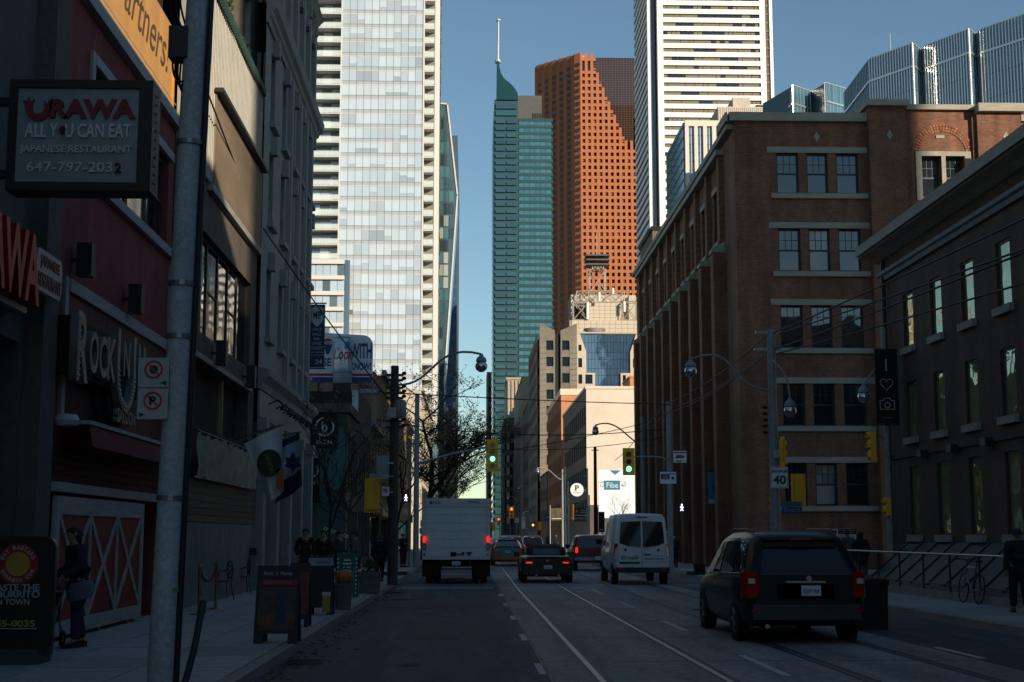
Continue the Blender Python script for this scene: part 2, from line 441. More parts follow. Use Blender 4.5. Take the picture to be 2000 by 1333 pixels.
# streetcar rails: head plus flangeway groove
for x in (1.58, 3.07, 4.72, 6.21):
    pts = []
    mb = MB()
    def rx(y): return x + (.0 if y < 40 else (.22 * (1 - math.cos(min(1, (y - 40) / 45) * math.pi)) / 2))
    ys = [-10 + 4 * k for k in range(60)] + [260, 400, 700, 1100]
    for a, b in zip(ys[:-1], ys[1:]):
        mb.add([(rx(a) - .036, a, .009), (rx(a) + .036, a, .009), (rx(b) + .036, b, .009), (rx(b) - .036, b, .009)], [(0, 1, 2, 3)])
    r_ = mb.build('rail', railm if x < 4 else mk('rusted rail', (.12, .115, .11), .55, metal=.4), tb)
    mg = MB()
    for a, b in zip(ys[:-1], ys[1:]):
        mg.add([(rx(a) + .037, a, .0065), (rx(a) + .12, a, .0065), (rx(b) + .12, b, .0065), (rx(b) + .037, b, .0065)], [(0, 1, 2, 3)])
        mg.add([(rx(a) - .075, a, .0065), (rx(a) - .037, a, .0065), (rx(b) - .037, b, .0065), (rx(b) - .075, b, .0065)], [(0, 1, 2, 3)])
    mg.build('flangeway', tarm, r_)
# seams and cracks of the track bed
for y in [10.5 + 4.6 * k for k in range(28)]:
    fpiece('tar_seam', tarm, tb, Face('F', y), 1.05, 6.98, -.012, .012, .004, .0062)
for k in range(16):
    y = rnd.uniform(17, 60); x = rnd.uniform(1.2, 5.4); l = rnd.uniform(.5, 1.3)
    mb = MB(); px = x; py = y
    for q in range(7):
        nx, ny = px + l / 6, py + rnd.uniform(-.12, .12); wd = rnd.uniform(.008, .022)
        mb.quad((px, py - wd, .0075), (nx, ny - wd, .0075), (nx, ny + wd, .0075), (px, py + wd, .0075)); px, py = nx, ny
    mb.build('crack', tarm, tb)
piece('tar_seam', tarm, tb, (1.0, 60, .003), (.06, 200, .006))
for k in range(46):
    y = rnd.uniform(14, 50); x = rnd.choice((rnd.uniform(-2.3, .6), rnd.uniform(-2.3, .6), rnd.uniform(7.1, 9))); l = rnd.uniform(.4, 1.6); al = rnd.random() < .5
    mb = MB(); px, py = x, y
    for q in range(8):
        nx, ny = (px + rnd.uniform(-.05, .05), py + l / 4) if al else (px + l / 9, py + rnd.uniform(-.1, .1)); wd = rnd.uniform(.006, .018)
        mb.quad((px - (wd if al else 0), py - (0 if al else wd), .0035), (nx - (wd if al else 0), ny - (0 if al else wd), .0035), (nx + (wd if al else 0), ny + (0 if al else wd), .0035), (px + (wd if al else 0), py + (0 if al else wd), .0035)); px, py = nx, ny
    mb.build('crack', tarm, road)
oil = mk('oil stain', (.045, .046, .047), .95)
for k in range(14):
    x, y, r = rnd.uniform(-1.2, -.1), rnd.uniform(16, 48), rnd.uniform(.05, .22); n = 14
    MB().add([(x + r * rnd.uniform(.6, 1.2) * math.cos(6.283 * q / n), y + 1.8 * r * rnd.uniform(.6, 1.2) * math.sin(6.283 * q / n), .0042) for q in range(n)], [tuple(range(n))]).build('oil_stain', oil, road)
# asphalt patches
for (x0, x1, y0, y1) in ((-2.1, .5, 34.2, 36.8), (-1.2, .7, 24, 29), (7.2, 9.0, 26, 33), (-2.4, -1.1, 16.5, 19.2), (-.4, .7, 40, 45.2), (7.6, 9.3, 36, 39)):
    piece('asphalt_patch', mk('asphalt patch', (.07, .073, .074), .85, dirt=.3), road, ((x0 + x1) / 2, (y0 + y1) / 2, .0015), (x1 - x0, y1 - y0, .003))
# painted markings
def mark(x0, x1, y0, y1, z=.004, par=None): piece('painted_marking', paint, par or road, ((x0 + x1) / 2, (y0 + y1) / 2, z), (x1 - x0, y1 - y0, .004))
for k in range(26):
    if not 46 < 12.2 + k * 5.7 < 64: mark(.88, 1.0, 12.2 + k * 5.7, 13.7 + k * 5.7)
for k in range(14):
    y = 17.6 + k * 8.2
    if not 46 < y < 64: mark(3.84, 3.95, y, y + 3.0, .0065, tb)
for k in range(14):
    y = 20 + k * 7
    if not 44 < y < 66: mark(7.1, 7.21, y, y + 2)
mark(-2.3, .8, 46.6, 47.1); mark(1.1, 3.7, 46.6, 47.1, .0065, tb)
mark(7.3, 9.2, 49.0, 49.25)
for y in (48.1, 49.9, 62.6, 64.4):
    mark(-2.4, 1.0, y, y + .16); mark(1.04, 6.98, y, y + .16, .0065, tb); mark(7.02, 9.3, y, y + .16)
for k in range(8):
    mark(-5.2, -2.7, 51 + k * 1.35, 51.6 + k * 1.35); mark(9.7, 12.0, 51 + k * 1.35, 51.6 + k * 1.35)
# sidewalks with kerb and individual slabs
def sidewalk(name, x0, x1, y0, y1, kerbside, corner=None):
    base = struct(MB().box(x0, x1, y0, y1, -.01, .128).build(name, mk('joint dirt', (.05, .05, .048), .95)))
    kx0, kx1 = (x1, x1 + .18) if kerbside > 0 else (x0 - .18, x0)
    y = y0
    while y < min(y1, 130) - .1:
        e = min(y + 2.6, y1)
        piece('kerb_stone', kerbm, base, ((kx0 + kx1) / 2, (y + e) / 2 , .068), (.178, e - y - .012, .152)); y = e
    if y < y1: piece('kerb_stone', kerbm, base, ((kx0 + kx1) / 2, (y + y1) / 2, .068), (.178, y1 - y, .152))
    return base
def slabs(base, x0, x1, y0, y1, nx, ly, far):
    wd = (x1 - x0) / nx; y = y0
    while y < min(far, y1) - .05:
        e = min(y + ly, y1)
        for i in range(nx):
            if min(abs(x0 + wd * i), 99) > 60: continue
            o = piece('slab', slabm, base, (x0 + wd * (i + .5), (y + e) / 2, .138 + rnd.uniform(-.002, .002)), (wd - .016, e - y - .016, .026))
        y = e
    if y < y1: piece('slab', slabm, base, ((x0 + x1) / 2, (y + y1) / 2, .138), (x1 - x0, y1 - y, .026))
ln = sidewalk('sidewalk_left_near', -6.3, XK0 - .18, -40, CS0 - 1.2, 1); slabs(ln, -6.3, XK0 - .18, 8.0, CS0 - 1.2, 3, 1.55, 99)
slabs(ln, -6.3, XK0 - .18, -40, 8.0, 1, 48, 99)
lf = sidewalk('sidewalk_left_far', -6.3, XK0 - .18, CS1 + 1.0, 1100, 1); slabs(lf, -6.3, XK0 - .18, CS1 + 1.0, 1100, 2, 2.2, 110)
rn = sidewalk('sidewalk_right_near', XK1 + .18, 13.4, -40, CS0 - 1.2, -1); slabs(rn, XK1 + .18, 13.4, 16.0, CS0 - 1.2, 2, 1.7, 99)
slabs(rn, XK1 + .18, 13.4, -40, 16.0, 1, 56, 99)
rf = sidewalk('sidewalk_right_far', XK1 + .18, 12.75, CS1 + 1.0, 1100, -1); slabs(rf, XK1 + .18, 12.75, CS1 + 1.0, 1100, 2, 2.2, 100)
# corners along the cross street
for nm, x0, x1, y0, y1 in (('sidewalk_left_corner', -70, -6.3, CS1 + 1, CS1 + 5), ('sidewalk_right_corner', 12.75, 80, CS1 + 1, CS1 + 2.6)):
    struct(MB().box(x0, x1, y0, y1, -.01, .15).build(nm, slabm))
# catch basins, manholes, fallen leaves in the gutter
mh = mk('cast iron', (.035, .035, .036), .85, metal=.0, bump=.6, bs=60)
for (x, y, r) in ((-1.7, 38.5, .35), (5.45, 33.0, .33), (-.5, 57, .35), (8.3, 41, .33)):
    o = MB().lathe([(0, .012), (r * .8, .012), (r * .85, .006), (r, .012), (r * 1.05, .004)], (x, y, 0), 20).build('manhole_cover', mh, road)
for y in (19.6, 43.0):
    mb = MB(); mb.box(-2.49, -1.95, y - .4, y + .4, .001, .006)
    for k in range(7): mb.box(-2.44, -2.0, y - .36 + k * .115, y - .30 + k * .115, .006, .014)
    mb.build('drain_grate', mh, road)
leafm = mk('fallen leaves', (.11, .06, .025), .9, var=.5, scale=9)
mb = MB()
for k in range(520):
    y = 15 + 36 * rnd.random() ** 1.5; x = XK0 + abs(rnd.gauss(0, .22)) + .02; a = rnd.random() * 6.3; s_ = rnd.uniform(.02, .05); z = .006 + rnd.random() * .02
    c_, q_ = math.cos(a) * s_, math.sin(a) * s_
    mb.quad((x - c_, y - q_, z), (x + q_ * .6, y - c_ * .6, z + .008), (x + c_, y + q_, z), (x - q_ * .6, y + c_ * .6, z + .012))
lv = mb.build('leaf_litter', leafm); tag(lv, 'brown fallen leaves and grit lying along the left gutter', 'leaves', kind='stuff')
# ================================================================== LEFT SIDE OF THE STREET
FL = Face('L', -6.2)
stucco = mk('grey stucco', (.12, .115, .105), .9, var=.15, dirt=.2, bump=.3)
redbrick = brick('painted red brick', (.36, .065, .06), (.28, .05, .048), (.2, .045, .043), .22, .072, .008, .3)
redpaint = mk('barn red paint', (.24, .026, .026), .6, var=.2, dirt=.25)
trimw = mk('weathered white trim', (.42, .42, .41), .7, var=.15, dirt=.35)
brownbrick = brick('brown brick', (.19, .14, .1), (.13, .1, .08), (.14, .125, .11), .22, .072, .01, .4)
corrug = mk('corrugated steel', (.33, .305, .25), .55, metal=.1, var=.12, dirt=.15)
pale_win = glass('pale window pane', (.42, .38, .3), .06, 1.7, wave=.2)  # glossy pane with a pale base colour

dimglass = glass('dim shop glass', (.012, .014, .015), .04, 1.35, wave=.3)
# ---- leftmost grey restaurant building
b0 = thing('restaurant_building', (-9, 14, 0), 'dark grey stucco building at the left edge behind the white restaurant sign', 'building')
mb = MB()
mb.box(-16, -6.75, -8, 21.0, 0, 15)
mb.build('body', room, b0)
hs = [(13.0, 16.2, .2, 4.4), (16.5, 20.1, .2, 4.4), (13.2, 14.6, 5.6, 7.4), (16.4, 17.8, 5.6, 7.4), (13.2, 14.6, 9.2, 11.0), (16.4, 17.8, 9.2, 11.0)]
MB().wall(Face('L', -6.35), -8, 21.0, .1, 15, hs, .35).build('wall', stucco, b0)
for h in hs: window(b0, Face('L', -6.35), *h, d=-.3, style='two', gl=dimglass)
pil = MB(); pil.box(-6.36, -6.08, 20.3, 20.99, .15, 15); pil.build('pilaster', stucco, b0)

w_a = W(128, 48, -6.2)
tr = MB(); tr.box(-6.36, -6.2, 14, 21.0, 10.5, 10.66); tr.build('white_band', trimw, b0)

# ---- red letters and plaque on it
sg = thing('red_letter_sign', (-6.0, 19, 3.4), 'row of large red channel letters over the left restaurant entrance', 'sign')
lr = mk('red letter acrylic', (.4, .006, .01), .35, var=.15)
FLs = Face('L', -5.95)
a = W(-150, 430, -5.95); zt, zb = 5.75, 4.9
text('URAWA', lr, sg, FLs, 17.8, 0, 5.25, 3.1, .95, bold=.03, ext=.08)
MB().box(-6.35, -6.05, 16.2, 19.4, 4.7, 4.78).build('mounting_rail', steel, sg)
pq = thing('plaque_sign', (-5.9, 20.8, 4.4), 'white rounded plaque reading JAPANESE RESTAURANT beside the red letters', 'sign')
p0, p1 = W(70, 560, -5.9), W(121, 560, -5.9)
FP = Face('L', -5.9); uc = (p0.y + p1.y) / 2; hw = (p1.y - p0.y) / 2; zc = 5.33
mb = MB(); mb.fbox(FP, uc - hw + .1, uc + hw - .1, -.08, 0, zc - .29, zc + .29); mb.build('board', mk('plaque pink white', (.5, .42, .42), .5), pq)
mb = MB()
mb.ring(FP, uc - hw + .1, zc, 0, .29, -.08, 0, 12, R(90), R(270), .34); mb.ring(FP, uc + hw - .1, zc, 0, .29, -.08, 0, 12, R(-90), R(90), .34); mb.build('board_end', _mc['plaque pink white'], pq)
MB().box(-6.3, -5.98, uc - .05, uc + .05, zc - .05, zc + .05).build('bracket', dark, pq)
text('JAPANESE', mk('maroon', (.12, .015, .02), .5), pq, FP, uc, .006, zc + .12, hw * 1.5, .2, bold=.02)
text('RESTAURANT', _mc['maroon'], pq, FP, uc, .006, zc - .13, hw * 1.75, .2, bold=.02)

# ---- big white projecting sign
YS = 18.0
us = thing('projecting_restaurant_sign', D(150, 300, YS), 'large white box sign reading ALL YOU CAN EAT in a black frame', 'sign')
tl, tr_, br_ = D(20, 155, YS), D(300, 160, YS), D(287, 378, YS)
x0, x1, z0, z1 = D(14, 270, YS).x, D(296, 270, YS).x, D(150, 372, YS).z, D(150, 156, YS).z
FU = Face('F', YS)
mb = MB(); t = .11
mb.box(x0, x1, YS, YS + .45, z0, z0 + t); mb.box(x0, x1, YS, YS + .45, z1 - t, z1); mb.box(x0, x0 + t, YS, YS + .45, z0 + t, z1 - t); mb.box(x1 - t - .07, x1, YS, YS + .45, z0 + t, z1 - t)
mb.build('frame', dark, us)
facem = mk('sign face grey', (.3, .33, .345), .35, var=.12, scale=2.5, dirt=.12)
fpiece('face_panel', facem, us, FU, x0 + t, x1 - t - .07, -.4, -.03, z0 + t, z1 - t)
mb = MB()
for k in range(11): mb.lathe([(0, .03), (.02, .02), (.024, 0)], (x1, YS + .22, z0 + .15 + k * (z1 - z0 - .3) / 10), 8, 'x')
for k in range(9): mb.lathe([(0, .03), (.02, .02), (.024, 0)], (x0 + .2 + k * (x1 - x0 - .4) / 8, YS + .22, z1), 8)
mb.build('bulb_row', mk('dusty bulbs', (.25, .24, .2), .2), us)['kind'] = 'stuff'
cx = lambda px: D(px, 270, YS).x
cz = lambda py: D(150, py, YS).z
darkred = mk('faded red letters', (.2, .02, .028), .5)
palel = mk('pale raised letters', (.62, .66, .68), .4, var=.05)
# URAWA: a horn-shaped U then four slanted letters
mb = MB(); uu, zz = cx(72), cz(212); r = cx(82) - cx(60)
mb.ring(FU, uu, zz, r * .52, r * 1.15, -.03, .0, 18, R(180), R(360))
mb.poly(FU, [(uu - r * 1.15, zz), (uu - r * .52, zz), (uu - r * .5, zz + r * .55), (uu - r * .35, zz + r * .85), (uu - r * .75, zz + r * .6), (uu - r * .85, zz + r * 1.1), (uu - r * 1.05, zz + r * .65), (uu - r * 1.4, zz + r * .7)], -.03, .0)
mb.poly(FU, [(uu + r * .52, zz), (uu + r * 1.15, zz), (uu + r * 1.3, zz + r * .8), (uu + r * 1.0, zz + r * .5), (uu + r * .9, zz + r * .8), (uu + r * .75, zz + r * .45), (uu + r * .45, zz + r * .8)], -.03, .0)
mb.build('lettering', darkred, us)
text('RAWA', darkred, us, FU, (cx(95) + cx(262)) / 2, -.015, cz(212), cx(262) - cx(93), (z1 - z0) * .175, bold=.05, ext=.015)
text('ALL Y  U CAN EAT', palel, us, FU, (cx(47) + cx(255)) / 2, -.015, cz(255), cx(255) - cx(47), (z1 - z0) * .13, bold=.02, ext=.012)
MB().disc(FU, cx(121), cz(254), .055, -.03, 0, sx=.8).build('dark_letter_o', mk('burnt brown', (.03, .02, .018), .6), us)
text('JAPANESE RESTAURANT', palel, us, FU, (cx(39) + cx(258)) / 2, -.015, cz(293), cx(258) - cx(39), (z1 - z0) * .085, bold=.01, ext=.012)
text('647-797-203', palel, us, FU, (cx(54) + cx(221)) / 2, -.015, cz(326), cx(221) - cx(54), (z1 - z0) * .09, bold=.01, ext=.012)
text('2', signblack, us, FU, cx(232), -.012, cz(327), cx(239) - cx(226), (z1 - z0) * .09, bold=.015, ext=.012)
MB().box(-6.4, x0 + .02, YS + .15, YS + .25, z1 - .3, z1 - .2).box(-6.4, x0 + .02, YS + .15, YS + .25, z0 + .2, z0 + .3).build('bracket', dark, us)

# ---- red saloon
b1 = thing('saloon_building', (-9, 25, 0), 'red painted brick saloon with white trim and a barn door', 'building')
Y0, Y1, HT = 21.05, 29.25, 10.35
MB().box(-18, -6.75, Y0, Y1, 0, HT).build('body', room, b1)
wz0, wz1 = 7.55, 9.35
hs = [(22.75, 28.75, wz0, wz1), (27.05, 28.75, .15, 2.3)]
MB().wall(FL, Y0, Y1, .1, HT, hs, .4).build('wall', redbrick, b1)
mb = MB()
for a, b in ((22.75, 24.1), (24.25, 25.6), (25.75, 27.1), (27.25, 28.75)): pass
for k in range(4):
    a = 22.8 + k * 1.5; window(b1, FL, a, a + 1.44, wz0 + .02, wz1 - .02, d=-.12, style='two', gl=[winglass, pale_win] if k in (1, 2) else winglass, frame=mk('brown frame', (.05, .035, .025), .6))
def trim(nm, u0, u1, z0, z1, d0=.0, d1=.06): fpiece(nm, trimw, b1, FL, u0, u1, d0 + .002, d1, z0, z1)
trim('window_trim', 22.55, 22.73, wz0, wz1 + .2); trim('window_trim', 22.75, 29.0, wz1 + .02, wz1 + .2); trim('sill_trim', 21.1, 29.2, wz0 - .2, wz0 - .03, 0, .1)
trim('corner_trim', 29.03, 29.22, 5.45, wz0 - .22); trim('panel_trim', 21.75, 29.0, 5.42, 5.62, 0, .08); trim('panel_trim', 21.55, 21.73, 3.5, 5.62)
trim('cornice_trim', Y0, Y1, HT - .22, HT + .02, 0, .14)
# dark sign panel between the trims, boarded
for k in range(6): fpiece('panel_board', mk('dark red boards', (.075, .018, .018), .7, dirt=.3), b1, FL, 21.78 + k * 1.2, 21.78 + k * 1.2 + 1.185, .003, .03, 3.52, 5.4)
# awning
aw = MB(); aw.fbox(FL, 21.6, 29.1, .0, .5, 3.36, 3.42); aw.build('awning_edge', trimw, b1)
mb = MB(); mb.add([FL.p(21.6, .02, 3.35), FL.p(29.1, .02, 3.35), FL.p(29.1, .48, 3.34), FL.p(21.6, .48, 3.34), FL.p(29.1, .55, 3.02), FL.p(21.6, .55, 3.02)], [(0, 1, 2, 3), (3, 2, 4, 5)]); mb.build('awning_valance', mk('awning red', (.12, .012, .016), .8), b1)
# wooden header above the barn door
trim('door_header', 21.05, 28.9, 2.34, 2.48, 0, .2)
trim('door_jamb', 28.78, 28.92, .15, 2.33, 0, .08)
for k in range(4): fpiece('siding_board', mk('dark red siding', (.06, .014, .014), .7, dirt=.3), b1, FL, 21.1, 28.95, .003, .02 + .004 * k, 2.5 + k * .13, 2.615 + k * .13)
# round lamp shade, speakers
for k, (u, z) in enumerate(((22.0, 5.95), (25.4, 5.9))):
    o = MB().fbox(FL, u - .13, u + .13, .1, .34, z - .26, z + .26).build('loudspeaker', dark, b1); MB().fbox(FL, u - .03, u + .03, .002, .1, z - .03, z + .03).build('bracket', dark, o)
o = MB().lathe([(0, 0), (.16, -.02), (.2, -.1), (.17, -.18), (0, -.2)], (-6.0, 21.35, 3.5), 14).build('globe_lamp', mk('frosted globe', (.4, .42, .42), .4), b1, smooth=True)

# barn door (slides on a rail)
bd = thing('barn_door', (-6.05, 24, .2), 'red and white sliding barn door with crossed braces below the saloon sign', 'door')
FD = Face('L', -6.06); dz0, dz1, du0, du1 = .22, 2.28, 21.2, 26.85
for k in range(18): fpiece('board', redpaint, bd, FD, du0 + .1 + k * (du1 - du0 - .2) / 18, du0 + .1 + (k + 1) * (du1 - du0 - .2) / 18 - .008, -.045, 0, dz0 + .1, dz1 - .1)
for nm, a, b, c, e in (('top_rail', du0, du1, dz1 - .27, dz1), ('bottom_rail', du0, du1, dz0, dz0 + .22), ('stile', du0, du0 + .17, dz0 + .22, dz1 - .27), ('stile', du1 - .17, du1, dz0 + .22, dz1 - .27)):
    fpiece(nm, trimw, bd, FD, a, b, -.05, .03, c, e)
n = 3; wd = (du1 - du0 - .34) / n
for k in range(n):
    a = du0 + .17 + k * wd; b = a + wd
    for p, q in (((a, dz0 + .22), (b, dz1 - .27)), ((a, dz1 - .27), (b, dz0 + .22))):
        MB().stroke(FD, [p, q], .1, .001, .024 if p[1] < 1 else .027).build('brace', trimw, bd)
    if k: MB().stroke(FD, [(a, dz0 + .22), (a, dz1 - .27)], .09, .001, .029).build('mullion', trimw, bd)
for u in (22.0, 24.0, 26.0): MB().fbox(FD, u - .05, u + .05, -.04, .0, .15, .22).build('roller', steel, bd)

# ROCK ... SALOON marquee letters
rk = thing('marquee_sign', (-5.9, 25, 4.0), 'bulb-studded marquee letters with a horseshoe on the red saloon front', 'sign')
FR = Face('L', -5.85); bulbm = mk('bulb enamel', (.15, .16, .155), .4, var=.3); blk = black
back = MB(); back.fbox(FR, 21.1, 25.6, -.28, -.06, 4.1, 4.95); back.build('backing_box', blk, rk)
for ch, u, z, ww, hh in (('R', 21.35, 4.5, .62, 1.05), ('O', 22.0, 4.5, .5, .66), ('C', 22.55, 4.5, .46, .66), ('K', 23.08, 4.52, .52, .7), ('N', 24.1, 4.65, .44, .6), ('H', 25.2, 4.6, .5, .85)):
    text(ch, bulbm, rk, FR, u, 0, z, ww, hh, bold=.02, ext=.06, name='letter')
hsz = MB(); hsz.ring(FR, 24.1, 4.4, .48, .64, -.06, .06, 20, R(180), R(360)); hsz.fbox(FR, 24.1 - .64, 24.1 - .48, -.06, .06, 4.4, 5.1); hsz.fbox(FR, 24.1 + .48, 24.1 + .64, -.06, .06, 4.4, 5.1); hsz.build('horseshoe', bulbm, rk)
text('SALOON', bulbm, rk, FR, 24.3, 0, 3.68, 1.25, .24, bold=.02, ext=.04)
MB().ring(FR, 24.1, 4.3, .5, .8, -.2, -.07, 16, R(205), R(335)).build('backing_arc', blk, rk)
mb = MB()
for t_ in range(22):
    a_ = R(180 + t_ * 180 / 21); p_ = FR.p(24.1 + .56 * math.cos(a_), .06, 4.4 + .56 * math.sin(a_)); mb.lathe([(0, .035), (.025, .02), (.025, 0)], p_, 6, 'x')
for k in range(10): mb.lathe([(0, .035), (.022, .02), (.022, 0)], FR.p(21.12, .06, 4.05 + k * .095), 6, 'x')
mb.build('bulb_row', mk('clear bulbs', (.5, .5, .45), .1), rk)['kind'] = 'stuff'

# orange rooftop hoarding
hb = thing('rooftop_hoarding', (-6.4, 25, 10.5), 'sunlit orange hand-lettered hoarding reading Partners on the saloon roof', 'billboard')
FH = Face('L', -6.3); orng = mk('orange ply', (.62, .31, .09), .65, var=.16, scale=.8, dirt=.1)
for k in range(7): fpiece('board_panel', orng, hb, FH, 20.4 + k * 1.26, 20.4 + k * 1.26 + 1.252, -.06, 0, 10.62, 12.35)
fpiece('frame', trimw, hb, FH, 20.3, 29.3, -.07, .06, 10.42, 10.6); fpiece('frame', mk('amber edge', (.55, .25, .05), .6), hb, FH, 29.24, 29.32, -.08, .04, 10.62, 12.35)
script = mk('brown script paint', (.09, .05, .025), .7)
text('Howdy Partners!', script, hb, FH, 24.75, .003, 11.5, 8.4, 1.15, bold=-.002, ext=.006, shear=.35)
for k in range(6): MB().box(-7.4, -6.38, 21.2 + k * 1.5, 21.27 + k * 1.5, 10.37, 10.45).build('strut', steel, hb)
MB().tube([(-6.2, 20.4 + k * .55, 10.68 - .02 * (k % 2)) for k in range(17)], .01, 5).build('light_string', white, hb)

# ---- metal clad bar building with the patio
b2 = thing('metal_clad_building', (-9, 35, 0), 'brown brick bar building with sunlit corrugated metal upper wall and plants on its roof', 'building')
Y0, Y1, HT = 29.35, 41.0, 14.55
MB().box(-18, -6.75, Y0, Y1, 0, HT - .4).build('body', room, b2)
hs = [(32.6, 40.0, 6.35, 8.75), (31.8, 40.0, 3.35, 5.7)]
MB().wall(FL, Y0, Y1, .1, 9.95, hs, .4).build('wall', brownbrick, b2)
for k in range(5):
    a = 32.62 + k * 1.476; window(b2, FL, a, a + 1.47, 6.37, 8.73, d=-.15, style='two' if k % 2 else 'one', gl=[dimglass, dimglass, dimglass, winglass])
mb = MB()
for k in range(58):
    u = Y0 + k * .2; mb.add([FL.p(u, .02, 9.97), FL.p(u + .03, .085, 9.97), FL.p(u + .1, .085, 9.97), FL.p(u + .13, .02, 9.97), FL.p(u + .2, .02, 9.97), FL.p(u, .02, HT), FL.p(u + .03, .085, HT), FL.p(u + .1, .085, HT), FL.p(u + .13, .02, HT), FL.p(u + .2, .02, HT)], [(0, 1, 6, 5), (1, 2, 7, 6), (2, 3, 8, 7), (3, 4, 9, 8)])
mb.build('corrugated_cladding', corrug, b2)
MB().fbox(FL, Y0 - .02, Y0 + .03, 0, .1, 9.9, HT).fbox(FL, Y0, Y1, -.3, .12, HT, HT + .08).build('flashing', corrug, b2)
mb = MB()
for k in range(60): mb.fbox(FL, Y0 + .1 + k * .19, Y0 + .16 + k * .19, .12, .2, HT - .06, HT + .16)
mb.build('green_roof_edge', mk('green enamel', (.012, .05, .028), .5), b2)['kind'] = 'stuff'
# faded mural
mur = mk('faded mural', (.2, .14, .09), .7, var=.6, scale=.7)
fpiece('mural_panel', mur, b2, FL, 33.2, 40.85, .09, .12, 10.0, 12.2)
MB().fbox(FL, 33.1, 40.9, .09, .3, 12.22, 12.32).build('lamp_bar', dark, b2)
fpiece('sill_band', stone, b2, FL, 33.0, 40.9, .002, .14, 9.78, 9.96)
# dark upper patio opening
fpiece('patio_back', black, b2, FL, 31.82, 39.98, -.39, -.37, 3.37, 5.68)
fpiece('patio_post', mk('raw timber post', (.32, .22, .11), .7), b2, FL, 36.3, 36.42, -.2, -.08, 3.37, 5.6)
fpiece('opening_lintel', stone, b2, FL, 31.6, 40.2, .002, .08, 5.7, 5.82)
for u, z in ((34.2, 6.05), (38.9, 6.0)):
    o = MB().fbox(FL, u - .14, u + .14, .12, .36, z - .3, z + .3).build('loudspeaker', dark, b2); MB().fbox(FL, u - .03, u + .03, .002, .12, z - .03, z + .03).build('bracket', dark, o)
# drain pipe between the buildings
MB().cyl((-6.0, 29.5, 3.2), (-6.0, 29.5, 10), .09, n=10).build('drain_pipe', dark, b2)
# ground level patio: weathered slats over corrugated panel
for k in range(6): fpiece('slat', mk('weathered timber', (.16, .115, .07), .8, var=.3, dirt=.3, orand=.2), b2, FL, 31.0, 41.4, .06, .1, 2.0 + k * .16, 2.15 + k * .16)
mb = MB()
for k in range(52):
    u = 31.0 + k * .2; mb.add([FL.p(u, .05, .16), FL.p(u + .03, .12, .16), FL.p(u + .1, .12, .16), FL.p(u + .13, .05, .16), FL.p(u + .2, .05, .16), FL.p(u, .05, 1.98), FL.p(u + .03, .12, 1.98), FL.p(u + .1, .12, 1.98), FL.p(u + .13, .05, 1.98), FL.p(u + .2, .05, 1.98)], [(0, 1, 6, 5), (1, 2, 7, 6), (2, 3, 8, 7), (3, 4, 9, 8)])
mb.build('corrugated_skirt', mk('dull corrugated steel', (.24, .27, .28), .5, metal=.35, dirt=.2), b2)
o = MB().fbox(FL, 40.2, 40.5, .1, .3, 1.15, 1.35).build('wall_lantern', dark, b2)
# tarp hung under the patio
tp = thing('tarp_banner', (-6.0, 36, 3), 'pale wrinkled tarp laced along the front of the bar patio', 'banner')
mb = MB(); NU, NZ = 60, 8; vs = []
for i in range(NU + 1):
    for j in range(NZ + 1):
        u = 31.6 + 8.6 * i / NU; z = 3.0 + .95 * j / NZ + .05 * math.sin(i * .9) * (j / NZ)
        vs.append(FL.p(u, .22 + .05 * math.sin(i * 1.1 + math.sin(i * .37) * 2) * (1 - .3 * j / NZ) + .03 * math.sin(i * 2.7 + j * .8), z))
mb.add(vs, [(i * (NZ + 1) + j, (i + 1) * (NZ + 1) + j, (i + 1) * (NZ + 1) + j + 1, i * (NZ + 1) + j + 1) for i in range(NU) for j in range(NZ)])
mb.build('tarp', mk('tarp canvas', (.34, .3, .2), .8, var=.3, scale=2.5), tp, smooth=True)
MB().tube([FL.p(31.5, .2, 4.0), FL.p(40.3, .2, 4.0)], .03, 6).build('pole', dark, tp)
MB().tube([FL.p(31.5, .2, 2.98), FL.p(40.3, .2, 2.98)], .025, 6).build('bottom_pole', mk('pale pole', (.5, .42, .3), .5), tp)
mb = MB()
for k in range(16): mb.tube([FL.p(31.7 + k * .55, .22, 3.9), FL.p(31.7 + k * .55 + .1, .2, 4.0), FL.p(31.75 + k * .55 + .2, .0, 4.2)], .012, 4)
mb.build('lacing', mk('green cord', (.04, .12, .1), .7), tp)

# ---- grey stone building with cornices
b3 = thing('grey_stone_building', (-9, 48, 0), 'tall dark grey stone building with heavy cornices and narrow keystone windows', 'building')
FS = Face('L', -6.1); Y0, Y1, HT = 41.1, 54.2, 21.8
greyst = mk('dark grey stone', (.31, .305, .285), .85, var=.14, scale=.6, dirt=.2, bump=.2)
MB().box(-20, -6.6, Y0, Y1 - .05, 0, HT - .2).build('body', greyst, b3)
hs = []; rows = [(7.6, 9.7), (11.1, 13.3), (14.2, 16.4)]; cols = [(42.3, 43.2), (45.0, 45.9), (47.6, 48.3), (49.4, 50.1), (51.3, 52.0), (52.9, 53.5)]
for z0, z1 in rows:
    for u0, u1 in cols: hs.append((u0, u1, z0, z1))
ar = [(42.3, 43.1), (44.2, 45.0), (46.1, 46.9), (48.0, 48.8), (49.9, 50.7), (51.8, 52.6)]
for u0, u1 in ar: hs.append((u0, u1, 18.0, 20.2))
gd = [(41.8, 44.2), (44.9, 47.3), (48.0, 50.4), (51.1, 53.5)]
for u0, u1 in gd: hs.append((u0, u1, .4, 5.0))
MB().wall(FS, Y0, Y1, .1, HT, hs, .45).build('wall', greyst, b3)
